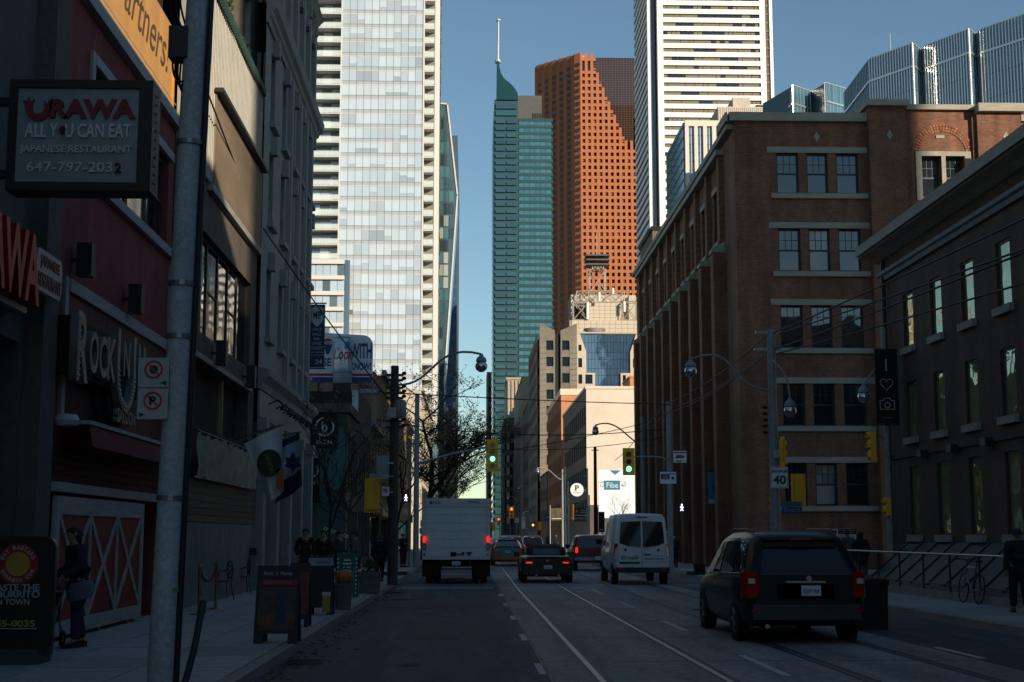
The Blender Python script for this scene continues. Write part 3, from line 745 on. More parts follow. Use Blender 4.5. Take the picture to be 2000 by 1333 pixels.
for h in hs[:24]:
    wn = window(b3, FS, *h, d=-.25, style='two')
    fpiece('keystone', greyst, wn, FS, (h[0] + h[1]) / 2 - .16, (h[0] + h[1]) / 2 + .16, .002, .2, h[3] - .05, h[3] + .5)
    fpiece('sill', greyst, wn, FS, h[0] - .12, h[1] + .12, .002, .18, h[2] - .18, h[2] - .01)
for h in hs[24:]:
    sh = window(b3, FS, *h, d=-.3, style='grid23', name='shop_window', frame=dark)
def cornice(z, prof, nm):
    mb = MB(); a, b = Y0 - .1, Y1
    n = len(prof); rr = []
    for u, ex in ((a, 0), (b, 1)): rr.append([FS.p(u + (d if ex else 0), d, z + h) for d, h in prof])
    mb.loft(rr); return mb.build(nm, greyst, b3)
cornice(16.9, [(.0, 0), (.07, 0), (.1, .16), (.17, .22), (.2, .36), (.32, .46), (.35, .66), (.37, .78), (0, .84)], 'upper_cornice')
cornice(5.9, [(0, 0), (.1, 0), (.14, .2), (.24, .3), (.33, .38), (.35, .55), (0, .62)], 'lower_cornice')
cornice(HT - .2, [(0, 0), (.1, .02), (.2, .2), (.28, .3), (0, .34)], 'parapet_cap')
fpiece('frieze', stone, b3, FS, Y0, Y1, .002, .06, 5.1, 5.88)
for u in (44.55, 47.65, 50.75, 53.85, 41.45):
    o = MB().fbox(FS, u - .28, u + .28, .002, .22, .15, 4.7).fbox(FS, u - .34, u + .34, .002, .28, 4.7, 5.05).build('pilaster', greyst, b3)
for u in (46.6, 49.0, 50.9, 52.6): fpiece('upper_pier', greyst, b3, FS, u - .22, u + .22, .002, .16, 6.6, 16.85)
for u in (43.65, 45.55, 47.45, 49.35, 51.25, 53.1): fpiece('upper_pier', greyst, b3, FS, u - .2, u + .2, .002, .16, 17.78, 21.5)
for u0, u1 in ar:
    MB().ring(FS, (u0 + u1) / 2, 20.2, .4, .62, .003, .14, 12, 0, math.pi).build('window_arch', greyst, b3)
    fpiece('keystone', greyst, b3, FS, (u0 + u1) / 2 - .13, (u0 + u1) / 2 + .13, .003, .3, 20.5, 21.1)
mb = MB()
for k in range(7):
    u = 43 + k * 1.6; mb.tube([FS.p(u, .0, 5.6), FS.p(u, .35, 5.75), FS.p(u, .5, 5.6)], .025, 5); mb.lathe([(0, 0), (.06, -.02), (.13, -.16)], FS.p(u, .5, 5.6), 8)
mb.build('gooseneck_lamp_row', dark, b3)
# side penthouse seen above the metal building
ph = MB(); ph.box(-9.2, -6.75, 40.0, 41.05, 14.5, 17.6); ph.build('corner_tower', mk('tan stucco', (.16, .13, .085), .85), b3)
fpiece('corner_cap', greyst, b3, FL, 39.6, 41.08, -2.6, -.3, 17.6, 17.9)

# roof plants on the metal clad building
leafg = mk('dark leaf green', (.03, .055, .02), .8, var=.5, scale=4)
def leaf_cloud(mb, c, rad, n, s0, s1, rs, flat=1.0):
    for _ in range(n):
        while True:
            v = Vector((rs.uniform(-1, 1), rs.uniform(-1, 1), rs.uniform(-1, 1)))
            if v.length < 1: break
        p = Vector(c) + Vector((v.x * rad[0], v.y * rad[1], v.z * rad[2])); s_ = rs.uniform(s0, s1)
        a = Vector((rs.gauss(0, 1), rs.gauss(0, 1), rs.gauss(0, 1) * flat)).normalized(); b = a.cross(Vector((rs.gauss(0, 1), rs.gauss(0, 1), rs.gauss(0, 1)))).normalized()
        mb.quad(p - a * s_, p + b * s_ * .45, p + a * s_, p - b * s_ * .45)
for k, (u, hh, lab) in enumerate(((35.9, 1.2, 'leafy potted evergreen on the metal clad roof, nearer one'), (38.9, .9, 'leafy potted evergreen on the metal clad roof beside the stone building'))):
    t_ = thing('roof_shrub', (-6.7, u, HT - 7.3), lab, 'plant', 'potted evergreens on the bar roof'); mb = MB(); rs = random.Random(k)
    leaf_cloud(mb, (-6.65, u, 14.75 + hh * .55), (.45, .7, hh * .55), 420, .06, .13, rs); mb.build('foliage', leafg, t_)
    MB().lathe([(0, 0), (.22, 0), (.3, .4), (.26, .4), (.24, .34), (0, .34)], (-6.75, u, 14.2), 12).build('pot', conc, t_)
    MB().cyl((-6.7, u, 14.5), (-6.65, u, 15.0), .03).build('stem', bark, t_)

# blade sign on the end of the stone building
ms = thing('lease_banner', (-5.9, 54.5, 12), 'dark blue vertical banner reading OFFICE SPACE FOR LEASE on the stone building corner', 'banner')
YB = 54.45; FB = Face('F', YB); q0, q1 = D(604, 595, YB), D(633, 718, YB)
navy = mk('navy vinyl', (.012, .035, .075), .5, var=.1)
fpiece('panel', navy, ms, FB, q0.x, q1.x, -.05, 0, q1.z, q0.z)
w_ = q1.x - q0.x; xm = (q0.x + q1.x) / 2; hz = q0.z - q1.z; pl = mk('banner print grey', (.45, .5, .53), .5)
mb = MB(); mb.poly(FB, [(xm - w_ * .4, q0.z - hz * .06), (xm, q0.z - hz * .0 - .05), (xm + w_ * .4, q0.z - hz * .06), (xm + w_ * .4, q0.z - hz * .26), (xm, q0.z - hz * .36), (xm - w_ * .4, q0.z - hz * .26)], .001, .003); mb.build('shield', pl, ms)
text('MP', navy, ms, FB, xm, .005, q0.z - hz * .17, w_ * .62, hz * .12, bold=.03)
for s_, k, ww in (('OFFICE', .40, .62), ('SPACE', .475, .55), ('FOR', .55, .36), ('LEASE', .62, .58), ('CONTACT', .705, .74), ('(416) 593-4142', .765, .8)): text(s_, pl, ms, FB, xm, .003, q0.z - hz * k, w_ * ww, hz * (.045 if k < .7 else .032))
text('24', pl, ms, FB, xm + w_ * .15, .003, q0.z - hz * .91, w_ * .42, hz * .075, bold=.01)
MB().fbox(FB, q0.x, q1.x, .001, .003, q0.z - hz * .677, q0.z - hz * .67).fbox(FB, q0.x, q1.x, .001, .003, q0.z - hz * .81, q0.z - hz * .803).build('rule_line', pl, ms)
MB().box(-6.2, q1.x + .05, YB - .02, YB + .02, q0.z + .02, q0.z + .07).box(-6.2, q1.x + .05, YB - .02, YB + .02, q1.z - .07, q1.z - .02).build('bracket', dark, ms)

# ---- green corner restaurant across the side street
b4 = thing('green_corner_building', (-9, 72, 0), 'low green restaurant on the far left corner with a black round-logo sign', 'building')
YG = 69.0; FG = Face('F', YG); FG2 = Face('L', -5.9)
greenw = mk('green painted panel', (.05, .085, .075), .7, var=.25, dirt=.3); teal = mk('teal mural paint', (.03, .1, .1), .6, var=.8, scale=1.1)
MB().box(-22, -5.95, YG + .5, 76, 0, 7.9).build('body', black, b4)
hs = [(-9.6, -8.0, .3, 3.0)]
MB().wall(FG, -22, -5.9, .1, 8.0, hs, .4).build('wall', greenw, b4)
window(b4, FG, *hs[0], d=-.2, style='grid22')
hs2 = [(70 + k * 1.5, 71.1 + k * 1.5, 3.8, 6.6) for k in range(4)] + [(70 + k * 1.5, 71.2 + k * 1.5, .4, 2.9) for k in range(4)]
MB().wall(FG2, YG + .02, 76, .1, 8.0, hs2, .4).build('side_wall', greenw, b4)
for h in hs2: window(b4, FG2, *h, d=-.2, style='two')
for k in range(6): fpiece('mural_panel', teal, b4, FG, -11.9 + k * .99, -11.9 + k * .99 + .98, .002, .03, 3.3, 6.9)
for k in range(4): fpiece('wall_panel', greenw, b4, FG, -9.8 + k * .96, -9.8 + k * .96 + .95, .002, .04, 0.3, 3.1) if k > 1 else None
fpiece('roof_edge', mk('rusty fascia', (.12, .085, .05), .8), b4, FG, -22, -5.75, -.1, .18, 7.6, 8.05)
fpiece('roof_edge', _mc['rusty fascia'], b4, FG2, YG, 76, 0, .16, 7.6, 8.05)
wt = mk('dim white print', (.42, .45, .45), .5)
def blogo(par, F, u, z, r, d, wd):
    MB().ring(F, u, z, r * .82, r, d, d + .006, 26, R(100), R(395)).build('logo_ring', wt, par)
    text('b', wt, par, F, u, d, z, r * .62, r * 1.1, bold=.02)
s1 = thing('round_logo_sign', (-7.8, 68.8, 6), 'square black sign with a white ringed letter on the green building', 'sign')
q0, q1 = D(609, 808, 68.9), D(659, 876, 68.9); Fq = Face('F', 68.9)
fpiece('panel', black, s1, Fq, q0.x, q1.x, -.06, 0, q1.z, q0.z); xm = (q0.x + q1.x) / 2; hz = q0.z - q1.z
blogo(s1, Fq, xm, q0.z - hz * .38, hz * .28, .001, 1); text('ba 244', wt, s1, Fq, xm, .003, q0.z - hz * .82, (q1.x - q0.x) * .6, hz * .13, bold=.01)
s2 = thing('round_logo_banner', (-8, 66, 4), 'hanging black banner with a dim ringed letter below the square sign', 'banner')
YB = 67.6; q0, q1 = D(590, 895, YB), D(624, 983, YB); Fq = Face('F', YB)
fpiece('panel', black, s2, Fq, q0.x, q1.x, -.03, 0, q1.z, q0.z); xm = (q0.x + q1.x) / 2; hz = q0.z - q1.z
blogo(s2, Fq, xm, q0.z - hz * .27, hz * .17, .001, 1); text('ba 244', wt, s2, Fq, xm, .003, q0.z - hz * .55, (q1.x - q0.x) * .8, hz * .09)
MB().cyl((q0.x - .1, YB, q0.z + .03), (q1.x + .05, YB, q0.z + .03), .03).cyl((xm, YB, q0.z), (xm, 69.0, q0.z + .05), .03).build('bracket', steel, s2)
s3 = thing('script_sign', (-6.9, 68.7, 2.5), 'white slanted script lettering low on the green corner wall', 'sign')
q0 = D(632, 1030, 68.85); q1 = D(682, 1048, 68.85)
text('crecre8.co', mk('white script', (.6, .62, .6), .5), s3, Face('F', 68.85), (q0.x + q1.x) / 2, 0, (q0.z + q1.z) / 2, 1.25, .24, roll=R(-20), bold=.005, ext=.01)
fpiece('board', greenw, s3, Face('F', 68.9), -7.35, -5.95, -.05, .0, 1.4, 3.2)

# ---- black billboard building
b5 = thing('black_flat_building', (-10, 80, 0), 'black low building carrying the white billboard behind the green corner', 'building')
Y5 = 76.1; F5 = Face('F', Y5); F52 = Face('L', -5.9)
MB().box(-22, -6.3, Y5, 86, 0, 9.35).build('body', mk('black cladding', (.014, .015, .017), .7), b5)
hs2 = [(77 + k * 1.8, 78.2 + k * 1.8, 4.3, 7.2) for k in range(5)] + [(77 + k * 1.8, 78.4 + k * 1.8, .5, 3.0) for k in range(5)]
MB().wall(F52, Y5, 86, .1, 9.4, hs2, .4).build('wall', mk('grey render', (.1, .1, .09), .85), b5)
for h in hs2: window(b5, F52, *h, d=-.2, style='one')
fpiece('edge_strip', white, b5, F5, -6.25, -5.92, .01, .06, 5.0, 9.4)
for k in range(8): fpiece('cladding_panel', _mc['black cladding'], b5, F5, -13 + k * .83, -13 + k * .83 + .82, .002, .03, 8.0, 9.3)
of = thing('nameplate_sign', (-7.6, 75.9, 8.9), 'small purple nameplate with white capitals under the rooftop billboard', 'sign')
YO = 75.85; Fo = Face('F', YO); q0, q1 = D(700, 757, YO), D(742, 771, YO)
fpiece('panel', mk('purple plate', (.06, .05, .12), .5), of, Fo, q0.x, q1.x, -.05, 0, q1.z, q0.z); text('OUTFRONT', white, of, Fo, (q0.x + q1.x) / 2, .003, (q0.z + q1.z) / 2, (q1.x - q0.x) * .86, (q0.z - q1.z) * .55, bold=.01)
# billboard
YB = 79.0; Fb = Face('F', YB); bbd = thing('billboard', (-9.5, 79, 9.4), 'white rounded billboard with dark blue WITH and KNOW! lettering on the black roof', 'billboard')
q0, q1 = D(560, 652, YB), D(727, 748, YB); rr = .55; z1, z0 = D(700, 655, YB).z, q1.z
outl = [(q0.x, z0), (q1.x, z0)] + [(q1.x - rr + rr * math.cos(R(a)), z1 - rr + rr * math.sin(R(a))) for a in range(0, 91, 15)] + [(q0.x, z1 + .25)]
MB().poly(Fb, outl, -.2, 0).build('panel', mk('billboard white', (.66, .67, .7), .5, var=.04), bbd)
MB().poly(Fb, [(u, z) for u, z in outl], -.26, -.21).build('backing', dark, bbd)
cB = lambda px: D(px, 700, YB).x
zB = lambda py: D(700, py, YB).z
bl = mk('billboard navy', (.015, .04, .17), .5); rd = mk('billboard red', (.4, .015, .03), .5)
MB().fbox(Fb, q0.x, q1.x - .01, .002, .006, z0 + .01, zB(737)).build('blue_band', bl, bbd); MB().fbox(Fb, q0.x, q1.x - .01, .002, .006, zB(735), zB(730)).build('red_band', rd, bbd)
text('WITH', bl, bbd, Fb, cB(705), .004, zB(686), cB(726) - cB(684), zB(671) - zB(701), bold=.03)
text('KNOW!', bl, bbd, Fb, cB(705), .004, zB(716), cB(725) - cB(685), zB(709) - zB(724), bold=.03)
text('SE', bl, bbd, Fb, cB(639), .004, zB(708), cB(647) - cB(631), zB(700) - zB(716), bold=.03)
mb = MB(); uu, zz = cB(640), zB(671); r = .27
mb.ring(Fb, uu, zz, 0, r, .002, .006, 14, R(-20), R(200)); mb.build('balloon_top', rd, bbd)
mb = MB(); mb.poly(Fb, [(uu - r * .98, zz - .05), (uu + r * .98, zz - .05), (uu + r * .6, zz - .35), (uu + .08, zz - .62), (uu - .08, zz - .62), (uu - r * .6, zz - .35)], .002, .006); mb.build('balloon_base', bl, bbd)
fpiece('balloon_stripe', white, bbd, Fb, uu - r * 1.05, uu + r * 1.05, .002, .009, zz - .06, zz + .1); text('RE/MAX', bl, bbd, Fb, uu, .011, zz + .02, r * 1.9, .11, bold=.01)
mb = MB()
for u in (-12, -10.2, -8.4, -6.6): mb.box(u - .06, u + .06, YB + .3, YB + .5, 9.3, z1)
mb.build('support_post', dark, bbd)
# big can
YC = 78.0; cn = thing('can_display', (-7.6, 78, 9.4), 'giant silver drinks can display standing in front of the white billboard', 'sign display')
k0, k1 = D(649, 700, YC).x, D(687, 700, YC).x; cr = (k1 - k0) / 2; cxm = (k0 + k1) / 2; zb, zt = D(667, 748, YC).z, D(667, 656, YC).z; H_ = zt - zb
can_m = mk('can silver', (.5, .53, .56), .3, metal=.4, var=.08)
MB().lathe([(0, 0), (cr * .82, 0), (cr, H_ * .06), (cr, H_ * .9), (cr * .84, H_ * .96), (cr * .88, H_ * .985), (cr * .8, H_), (cr * .76, H_ * .97), (0, H_ * .97)], (cxm, YC + cr, zb), 36).build('can_body', can_m, cn, smooth=True)
def wrap(o, cx_, cy_, r_):
    for v in o.data.vertices:
        X_ = v.co.x + o.location.x - cx_; a_ = X_ / r_; off = v.co.z
        v.co.z = r_ * math.cos(a_) + off - r_ + .0; v.co.x = r_ * math.sin(a_) + cx_ - o.location.x
Fc = Face('F', YC - .004)
o = text('Coors', mk('can red', (.45, .02, .03), .4), cn, Fc, cxm + .12, .0, zb + H_ * .62, cr * 2.5, H_ * .26, bold=.02, shear=.3, ext=.006); wrap(o, cxm, 0, cr)
o = text('LIGHT', mk('can white', (.7, .72, .75), .4), cn, Fc, cxm + .12, .0, zb + H_ * .38, cr * 2.0, H_ * .12, bold=.04, shear=.3, ext=.006); wrap(o, cxm, 0, cr)
mb = MB()
for k, (z_, hh) in enumerate(((.2, .03), (.24, .02))):
    mb.lathe([(cr * 1.004, 0), (cr * 1.004, H_ * hh)], (cxm, YC + cr, zb + H_ * z_), 36)
mb.build('blue_band', mk('can blue', (.05, .2, .45), .4), cn)
mb = MB(); mb.poly(Fc, [(cxm + .1, zb + H_ * .74), (cxm + .25, zb + H_ * .9), (cxm + .32, zb + H_ * .85), (cxm + .38, zb + H_ * .95), (cxm + .45, zb + H_ * .74)], -.06, .0); mb.build('mountain_mark', _mc['can blue'], cn)
MB().box(cxm - .5, cxm + .5, YC + .2, YC + .9, 9.3, zb).build('stand', dark, cn)

# ---- low shops further along the left
def shop(name, lab, y0, y1, h, m, floors, x=-6.0, style='two', shopm=None, depth=16, ww=1.0, sp=2.0, cornm=None):
    b = thing(name, (x - 4, (y0 + y1) / 2, 0), lab, 'building')
    F = Face('L', x); Ff = Face('F', y0)
    MB().box(x - depth, x - .45, y0 + .02, y1, 0, h - .05).build('body', m, b)
    hs = []; n = max(1, int((y1 - y0 - .4) / sp))
    for fz0, fz1 in floors:
        for k in range(n):
            u = y0 + .5 + k * (y1 - y0 - .6) / n; hs.append((u, u + ww, fz0, fz1))
    gh = [(y0 + .4, y1 - .4, .3, 2.9)]
    MB().wall(F, y0, y1, .1, h, hs + gh, .42).build('wall', m, b)
    for q in hs: window(b, F, *q, d=-.15, style=style)
    window(b, F, *gh[0], d=-.25, style='grid31', name='shop_front', frame=dark)
    fpiece('fascia', shopm or dark, b, F, y0 + .1, y1 - .1, .003, .18, 3.0, 3.55)
    fpiece('cornice', cornm or stone, b, F, y0 - .02, y1 + .0, .003, .3, h - .35, h + .03)
    MB().fbox(Ff, x - depth, x + .0, .0, .02, 0, h - .36).build('end_wall', m, b)
    return b
tanb = brick('tan brick', (.35, .23, .12), (.3, .19, .1), (.25, .2, .14), .22, .075, .01, .3)
shop('dark_brick_shop', 'dark brick shop row house just past the black billboard building', 86.2, 97, 8.6, brownbrick, [(4.2, 6.4)], shopm=black)
shop('tan_brick_shop', 'plain tan brick shop house on the left behind the utility pole', 97.1, 108, 12.9, tanb, [(4.2, 6.2), (7.0, 8.8), (9.8, 11.4)])
shop('tan_brick_warehouse', 'sunlit tan brick warehouse with crenellated edge left of the glass tower', 118, 150, 12.6, tanb, [(4.2, 6.2), (7.2, 9.0), (9.9, 11.6)], sp=2.6, ww=1.2)
shop('tan_parapet_building', 'sunlit tan block with plain parapet behind the billboard', 108.1, 117.9, 13.9, tanb, [(4.2, 6.2), (7.4, 9.4), (10.6, 12.4)])
shop('pale_flat_block', 'pale cream block with green windows far down the left side', 178, 225, 20, mk('pale cream', (.5, .44, .34), .8), [(4 + 3.1 * k, 5.9 + 3.1 * k) for k in range(5)], sp=3, ww=1.6)
shop('brown_far_block', 'plain brown block between the glass towers on the left', 360, 420, 34, mk('brown stone far', (.2, .16, .12), .8), [(4 + 3.6 * k, 6.2 + 3.6 * k) for k in range(8)], sp=4.5, ww=2.2, x=-7)
# ================================================================== RIGHT SIDE OF THE STREET
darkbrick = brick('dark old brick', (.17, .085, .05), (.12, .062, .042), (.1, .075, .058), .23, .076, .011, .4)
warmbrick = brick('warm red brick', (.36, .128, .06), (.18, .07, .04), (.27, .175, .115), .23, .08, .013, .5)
limest = mk('limestone trim', (.4, .36, .29), .8, var=.15, dirt=.25)
blind = glass('pane with drawn blind', (.3, .29, .26), .08, 1.7, wave=.2, orand=.3)
winblue = glass('sky reflecting pane', (.015, .02, .024), .02, 1.9, wave=.3)
win_refl_tint = glass('reflection tint pane', (.3, .33, .16), .02, 2.0, wave=.6, wscale=1.3, metal=.45)  # yellow-green base colour stands in for the tint of the reflections

# ---- near right dark brick building
r0 = thing('dark_brick_building', (17, 30, 0), 'dark brick building with pale eaves along the right edge', 'building')
FN = Face('R', 13.3); Y0, Y1 = 5.5, 44.6
MB().box(13.75, 40, Y0, Y1, 0, 10.3).build('body', room, r0)
hs = []
for k in range(14):
    u = 42.25 - k * 2.58
    if u < 7: break
    for z0, z1 in ((1.72, 3.75), (4.62, 6.3), (7.35, 9.0)): hs.append((u - .48, u + .48, z0, z1))
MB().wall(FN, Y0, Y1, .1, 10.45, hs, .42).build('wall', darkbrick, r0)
for h in hs:
    wn = window(r0, FN, *h, d=-.05, style='one', gl=win_refl_tint, fw=.05)
    fpiece('sill', stone, wn, FN, h[0] - .12, h[1] + .12, .002, .12, h[2] - .2, h[2] - .005)
rr = []
prof = [(0, 0), (.1, 0), (.14, .12), (.22, .16), (.24, .26), (.05, .3), (0, .3)]
rr = [[FN.p(u, d, 9.75 + h) for d, h in prof] for u in (Y0, Y1 + .15)]; MB().loft(rr).build('string_moulding', mk('grey moulding', (.2, .22, .24), .7), r0)
prof = [(0, 0), (.1, .02), (.35, .12), (.62, .2), (.66, .26), (.66, .52), (0, .56)]
rr = [[FN.p(u, d, 10.42 + h) for d, h in prof] for u in (Y0, Y1 + .55)]; MB().loft(rr).build('eaves_cornice', limest, r0)
for k in range(22): fpiece('gutter_section', limest, r0, FN, Y1 + .55 - (k + 1) * 1.7 + .012, Y1 + .55 - k * 1.7, .662, .74, 10.66, 10.96)
MB().fbox(FN, 7, 44.4, .002, .06, 4.05, 4.2).build('string_course', mk('dark band', (.06, .045, .04), .8), r0)
for u in (41.0, 38.4, 35.8):
    MB().fbox(FN, u - .2, u + .2, .03, .25, 3.95, 4.15).build('wall_lamp', dark, r0)
MB().cyl(FN.p(44.3, .12, .3), FN.p(44.3, .12, 10.4), .07).build('drain_pipe', dark, r0)
# sunken-light well: sloped glazing behind a railing
sk = thing('sloped_skylight', (12.5, 37, .15), 'low sloped green glass skylight against the dark brick wall', 'skylight')
n = 9; y0, y1 = 30.8, 42.9; gls = glass('green skylight glass', (.03, .065, .06), .5, 1.2)
for k in range(n):
    a = y0 + (y1 - y0) * k / n + .03; b = y0 + (y1 - y0) * (k + 1) / n - .03
    MB().add([(12.05, a, .42), (12.05, b, .42), (13.28, b, 1.5), (13.28, a, 1.5), (12.05, a, .38), (12.05, b, .38), (13.28, b, 1.46), (13.28, a, 1.46)], [(0, 1, 2, 3), (7, 6, 5, 4), (0, 4, 5, 1), (1, 5, 6, 2), (2, 6, 7, 3), (3, 7, 4, 0)]).build('pane', gls, sk)
for k in range(n + 1):
    a = y0 + (y1 - y0) * k / n
    MB().add([(12.03, a - .03, .46), (12.03, a + .03, .46), (13.28, a + .03, 1.55), (13.28, a - .03, 1.55), (12.03, a - .03, .36), (12.03, a + .03, .36), (13.28, a + .03, 1.45), (13.28, a - .03, 1.45)], [(0, 1, 2, 3), (7, 6, 5, 4), (0, 4, 5, 1), (1, 5, 6, 2), (2, 6, 7, 3), (3, 7, 4, 0)]).build('glazing_bar', dark, sk)
MB().box(11.95, 12.15, y0 - .3, y1 + .3, .15, .4).build('plinth', conc, sk)
MB().add([(12.05, y1 + .05, .4), (13.28, y1 + .05, .4), (13.28, y1 + .05, 1.5)], [(0, 1, 2)]).build('end_panel', gls, sk)
rl = thing('steel_railing', (11.75, 37, .15), 'thin steel railing in front of the green glass skylight', 'railing')
MB().cyl((11.75, 30.6, 1.24), (11.75, 45.2, 1.24), .028).build('top_rail', mk('worn steel', (.3, .32, .33), .35, metal=.8), rl)
MB().cyl((11.75, 30.6, .5), (11.75, 45.2, .5), .018).build('bottom_rail', dark, rl)
for k in range(8): MB().box(11.73, 11.77, 30.75 + k * 2.04 - .025, 30.75 + k * 2.04 + .025, .15, 1.22).build('post', dark, rl)
# ledge
MB().box(11.65, 11.9, 30.5, 45.2, .15, .33).build('ledge', conc, rl)

# ---- five storey brick warehouse
r1 = thing('brick_warehouse', (18, 70, 0), 'five storey brick warehouse on the far right corner with stone window bands', 'building')
YF, X0 = 65.6, 12.6; FF = Face('F', YF); FW = Face('R', X0); YE = 105.5
MB().box(X0 + .5, 26, YF + .5, YE, 0, 20.6).build('body', room, r1); MB().box(26, 45, YF + .5, 75, 0, 20.6).build('wing_body', room, r1)
cX = lambda px, py=600: D(px, py, YF).x
cZ = lambda py, px=1600: D(px, py, YF).z
holes = []
rows = [(378, 300), (530, 447), (680, 597), (832, 750), (988, 905)]
winx = [(cX(1517, 340), cX(1560, 340)), (cX(1576, 340), cX(1617, 340)), (cX(1634, 340), cX(1677, 340))]
xb0 = winx[0][0] - .55; xb1 = winx[2][1] + .5
for yb, yt in rows:
    for a, b in winx: holes.append((a, b, cZ(yb), cZ(yt)))
bayx = cX(1693, 300); bay2 = cX(1765, 300)
mw = MB(); mw.wall(FF, X0, bayx, .1, 21.3, holes, .45); mw.build('wall', warmbrick, r1)
panes = [winblue, winblue, winglass, blind, winblue, winglass]
for i, h in enumerate(holes):
    wn = window(r1, FF, *h, d=-.2, style='sash', gl=[panes[(i * 5 + i // 3) % 6]], fw=.08)
for yb, yt in rows:
    fpiece('stone_lintel', limest, r1, FF, xb0 + .1, xb1, .003, .05, cZ(yt) + .01, cZ(yt - 12)); fpiece('stone_sill', limest, r1, FF, xb0 + .25, xb1 - .1, .003, .14, cZ(yb + 11), cZ(yb + 1))
def diamond(u, z): MB().poly(FFx, [(u, z + .26), (u - .15, z), (u, z - .26), (u + .15, z)], .003, .03).build('stone_diamond', limest, r1)
FFx = FF; diamond(cX(1595, 268), cZ(268))
# parapet
fpiece('parapet_cap', limest, r1, FF, X0 - .25, bayx - .005, -.6, .22, 21.3, 21.72)
# projecting pier bay, taller
FBy = Face('F', YF - .45); FFx = FBy
MB().box(bayx, bay2, YF - .45, YF + 3, .1, 21.95).build('corner_pier', warmbrick, r1); diamond(cX(1732, 268), cZ(268))
fpiece('parapet_cap', limest, r1, FF, bayx - .15, bay2 + .1, -1.0, .75, 21.952, 22.25)
# arch bay
FA = Face('F', YF - .1); ax0, ax1 = cX(1765, 330), cX(1905, 330); sa0, sa1 = cX(1787, 330), cX(1895, 330)
wz = [(sa0 + .28, (sa0 + sa1) / 2 - .1, cZ(385), cZ(305)), ((sa0 + sa1) / 2 + .1, sa1 - .3, cZ(385), cZ(305))]
wz += [(a, b, c - 3.6 * k, e - 3.6 * k) for k in (1, 2, 3, 4) for a, b, c, e in wz[:2]]
MB().wall(FA, ax0 + .003, ax1, .1, 21.9, wz, .5).build('arch_bay_wall', warmbrick, r1)
for h in wz: window(r1, FA, *h, d=-.3, style='sash', gl=winblue, fw=.08)
sm = MB(); d1 = .09
sm.fbox(FA, sa0, sa0 + .28, .003, d1, cZ(392), cZ(296)); sm.fbox(FA, sa1 - .3, sa1, .003, d1, cZ(392), cZ(296)); sm.fbox(FA, wz[0][1], wz[1][0], .003, d1, cZ(385), cZ(305)); sm.fbox(FA, sa0 + .28, sa1 - .3, .003, d1, cZ(305), cZ(296)); sm.fbox(FA, sa0 + .28, sa1 - .3, .003, d1, cZ(392), cZ(385)); sm.build('stone_surround', limest, r1)
ac, az = (sa0 + sa1) / 2, cZ(292); ra = (sa1 - sa0) / 2 + .05
for ring_i in range(3):
    for k in range(26):
        a0 = R(8 + k * 164 / 26); a1 = R(8 + (k + 1) * 164 / 26 - 1.2); r0_ = ra * .82 + ring_i * .13
        MB().ring(FA, ac, az - .25, r0_, r0_ + .11, .003, .035 + .01 * (k % 2), 1, a0, a1, 1.0).build('arch_brick', mk('arch brick', (.3, .115, .06), .85, var=.25, scale=3, orand=.25), r1)
fpiece('arch_key', limest, r1, FA, ac - .3, ac + .1, .003, .05, az + .55, az + .7)
fpiece('parapet_cap', limest, r1, FF, bay2 + .105, ax1 - .003, -.6, .3, 21.9, 22.15)
FP2 = Face('F', YF - .5)
MB().box(ax1, cX(1990, 330), YF - .5, YF + 2, .1, 21.7).build('brick_pier', warmbrick, r1); FFx = FP2; diamond(cX(1957, 270), cZ(270))
MB().box(cX(1898, 330), ax1 - .003, YF - .3, YF, .1, 21.6).build('pier_step', warmbrick, r1)
fpiece('parapet_cap', limest, r1, FF, ax1, cX(1990, 330) + .15, -1, .8, 21.702, 22.1)
MB().box(cX(1990, 330) + .003, 45, YF - .05, YF + 2, .1, 21.4).build('right_wing', warmbrick, r1)
fpiece('parapet_cap', limest, r1, FF, cX(1990, 330) + .16, 45, -1, .2, 21.402, 21.7)
MB().box(ax1 - .6, ax1 - .1, YF - .25, YF - .101, cZ(500), cZ(310)).build('flue', black, r1)
# side facade: pilasters with stone caps, windows between
holes = []; py = [68.9 + 3.7 * k for k in range(10)]
for u in py[:-1]:
    for z0, z1 in ((1.2, 3.2), (4.6, 6.9), (8.2, 10.5), (11.9, 14.2), (16.4, 19.0)): holes.append((u + 1.1, u + 2.6, z0, z1))
MB().wall(FW, YF + .003, YE, .1, 21.0, holes, .45).build('side_wall', warmbrick, r1)
for h in holes:
    wn = window(r1, FW, *h, d=-.25, style='two')
    fpiece('sill', limest, wn, FW, h[0] - .1, h[1] + .1, .002, .12, h[2] - .2, h[2] - .005)
    if h[2] > 16: fpiece('lintel', limest, wn, FW, h[0] - .15, h[1] + .15, .002, .1, h[3] + .005, h[3] + .3)
for u in py:
    MB().fbox(FW, u - .42, u + .42, .002, .62, .1, 15.5).build('pilaster', warmbrick, r1)
    MB().add([FW.p(u - .46, .002, 15.502), FW.p(u + .46, .002, 15.502), FW.p(u + .46, .68, 15.502), FW.p(u - .46, .68, 15.502), FW.p(u - .46, .002, 16.1), FW.p(u + .46, .002, 16.1), FW.p(u + .46, .68, 15.7), FW.p(u - .46, .68, 15.7)], [(0, 1, 2, 3), (4, 5, 6, 7), (0, 1, 5, 4), (1, 2, 6, 5), (2, 3, 7, 6), (3, 0, 4, 7)]).build('pilaster_cap', limest, r1)
    fpiece('upper_pier', warmbrick, r1, FW, u - .3, u + .3, .002, .25, 16.12, 20.4)
for k, u in enumerate(py):
    fpiece('cornice_block', limest, r1, FW, u - .5, u + 3.2 if k < 9 else u + .8, .002, .42, 20.42, 20.7 + .02 * (k % 2))
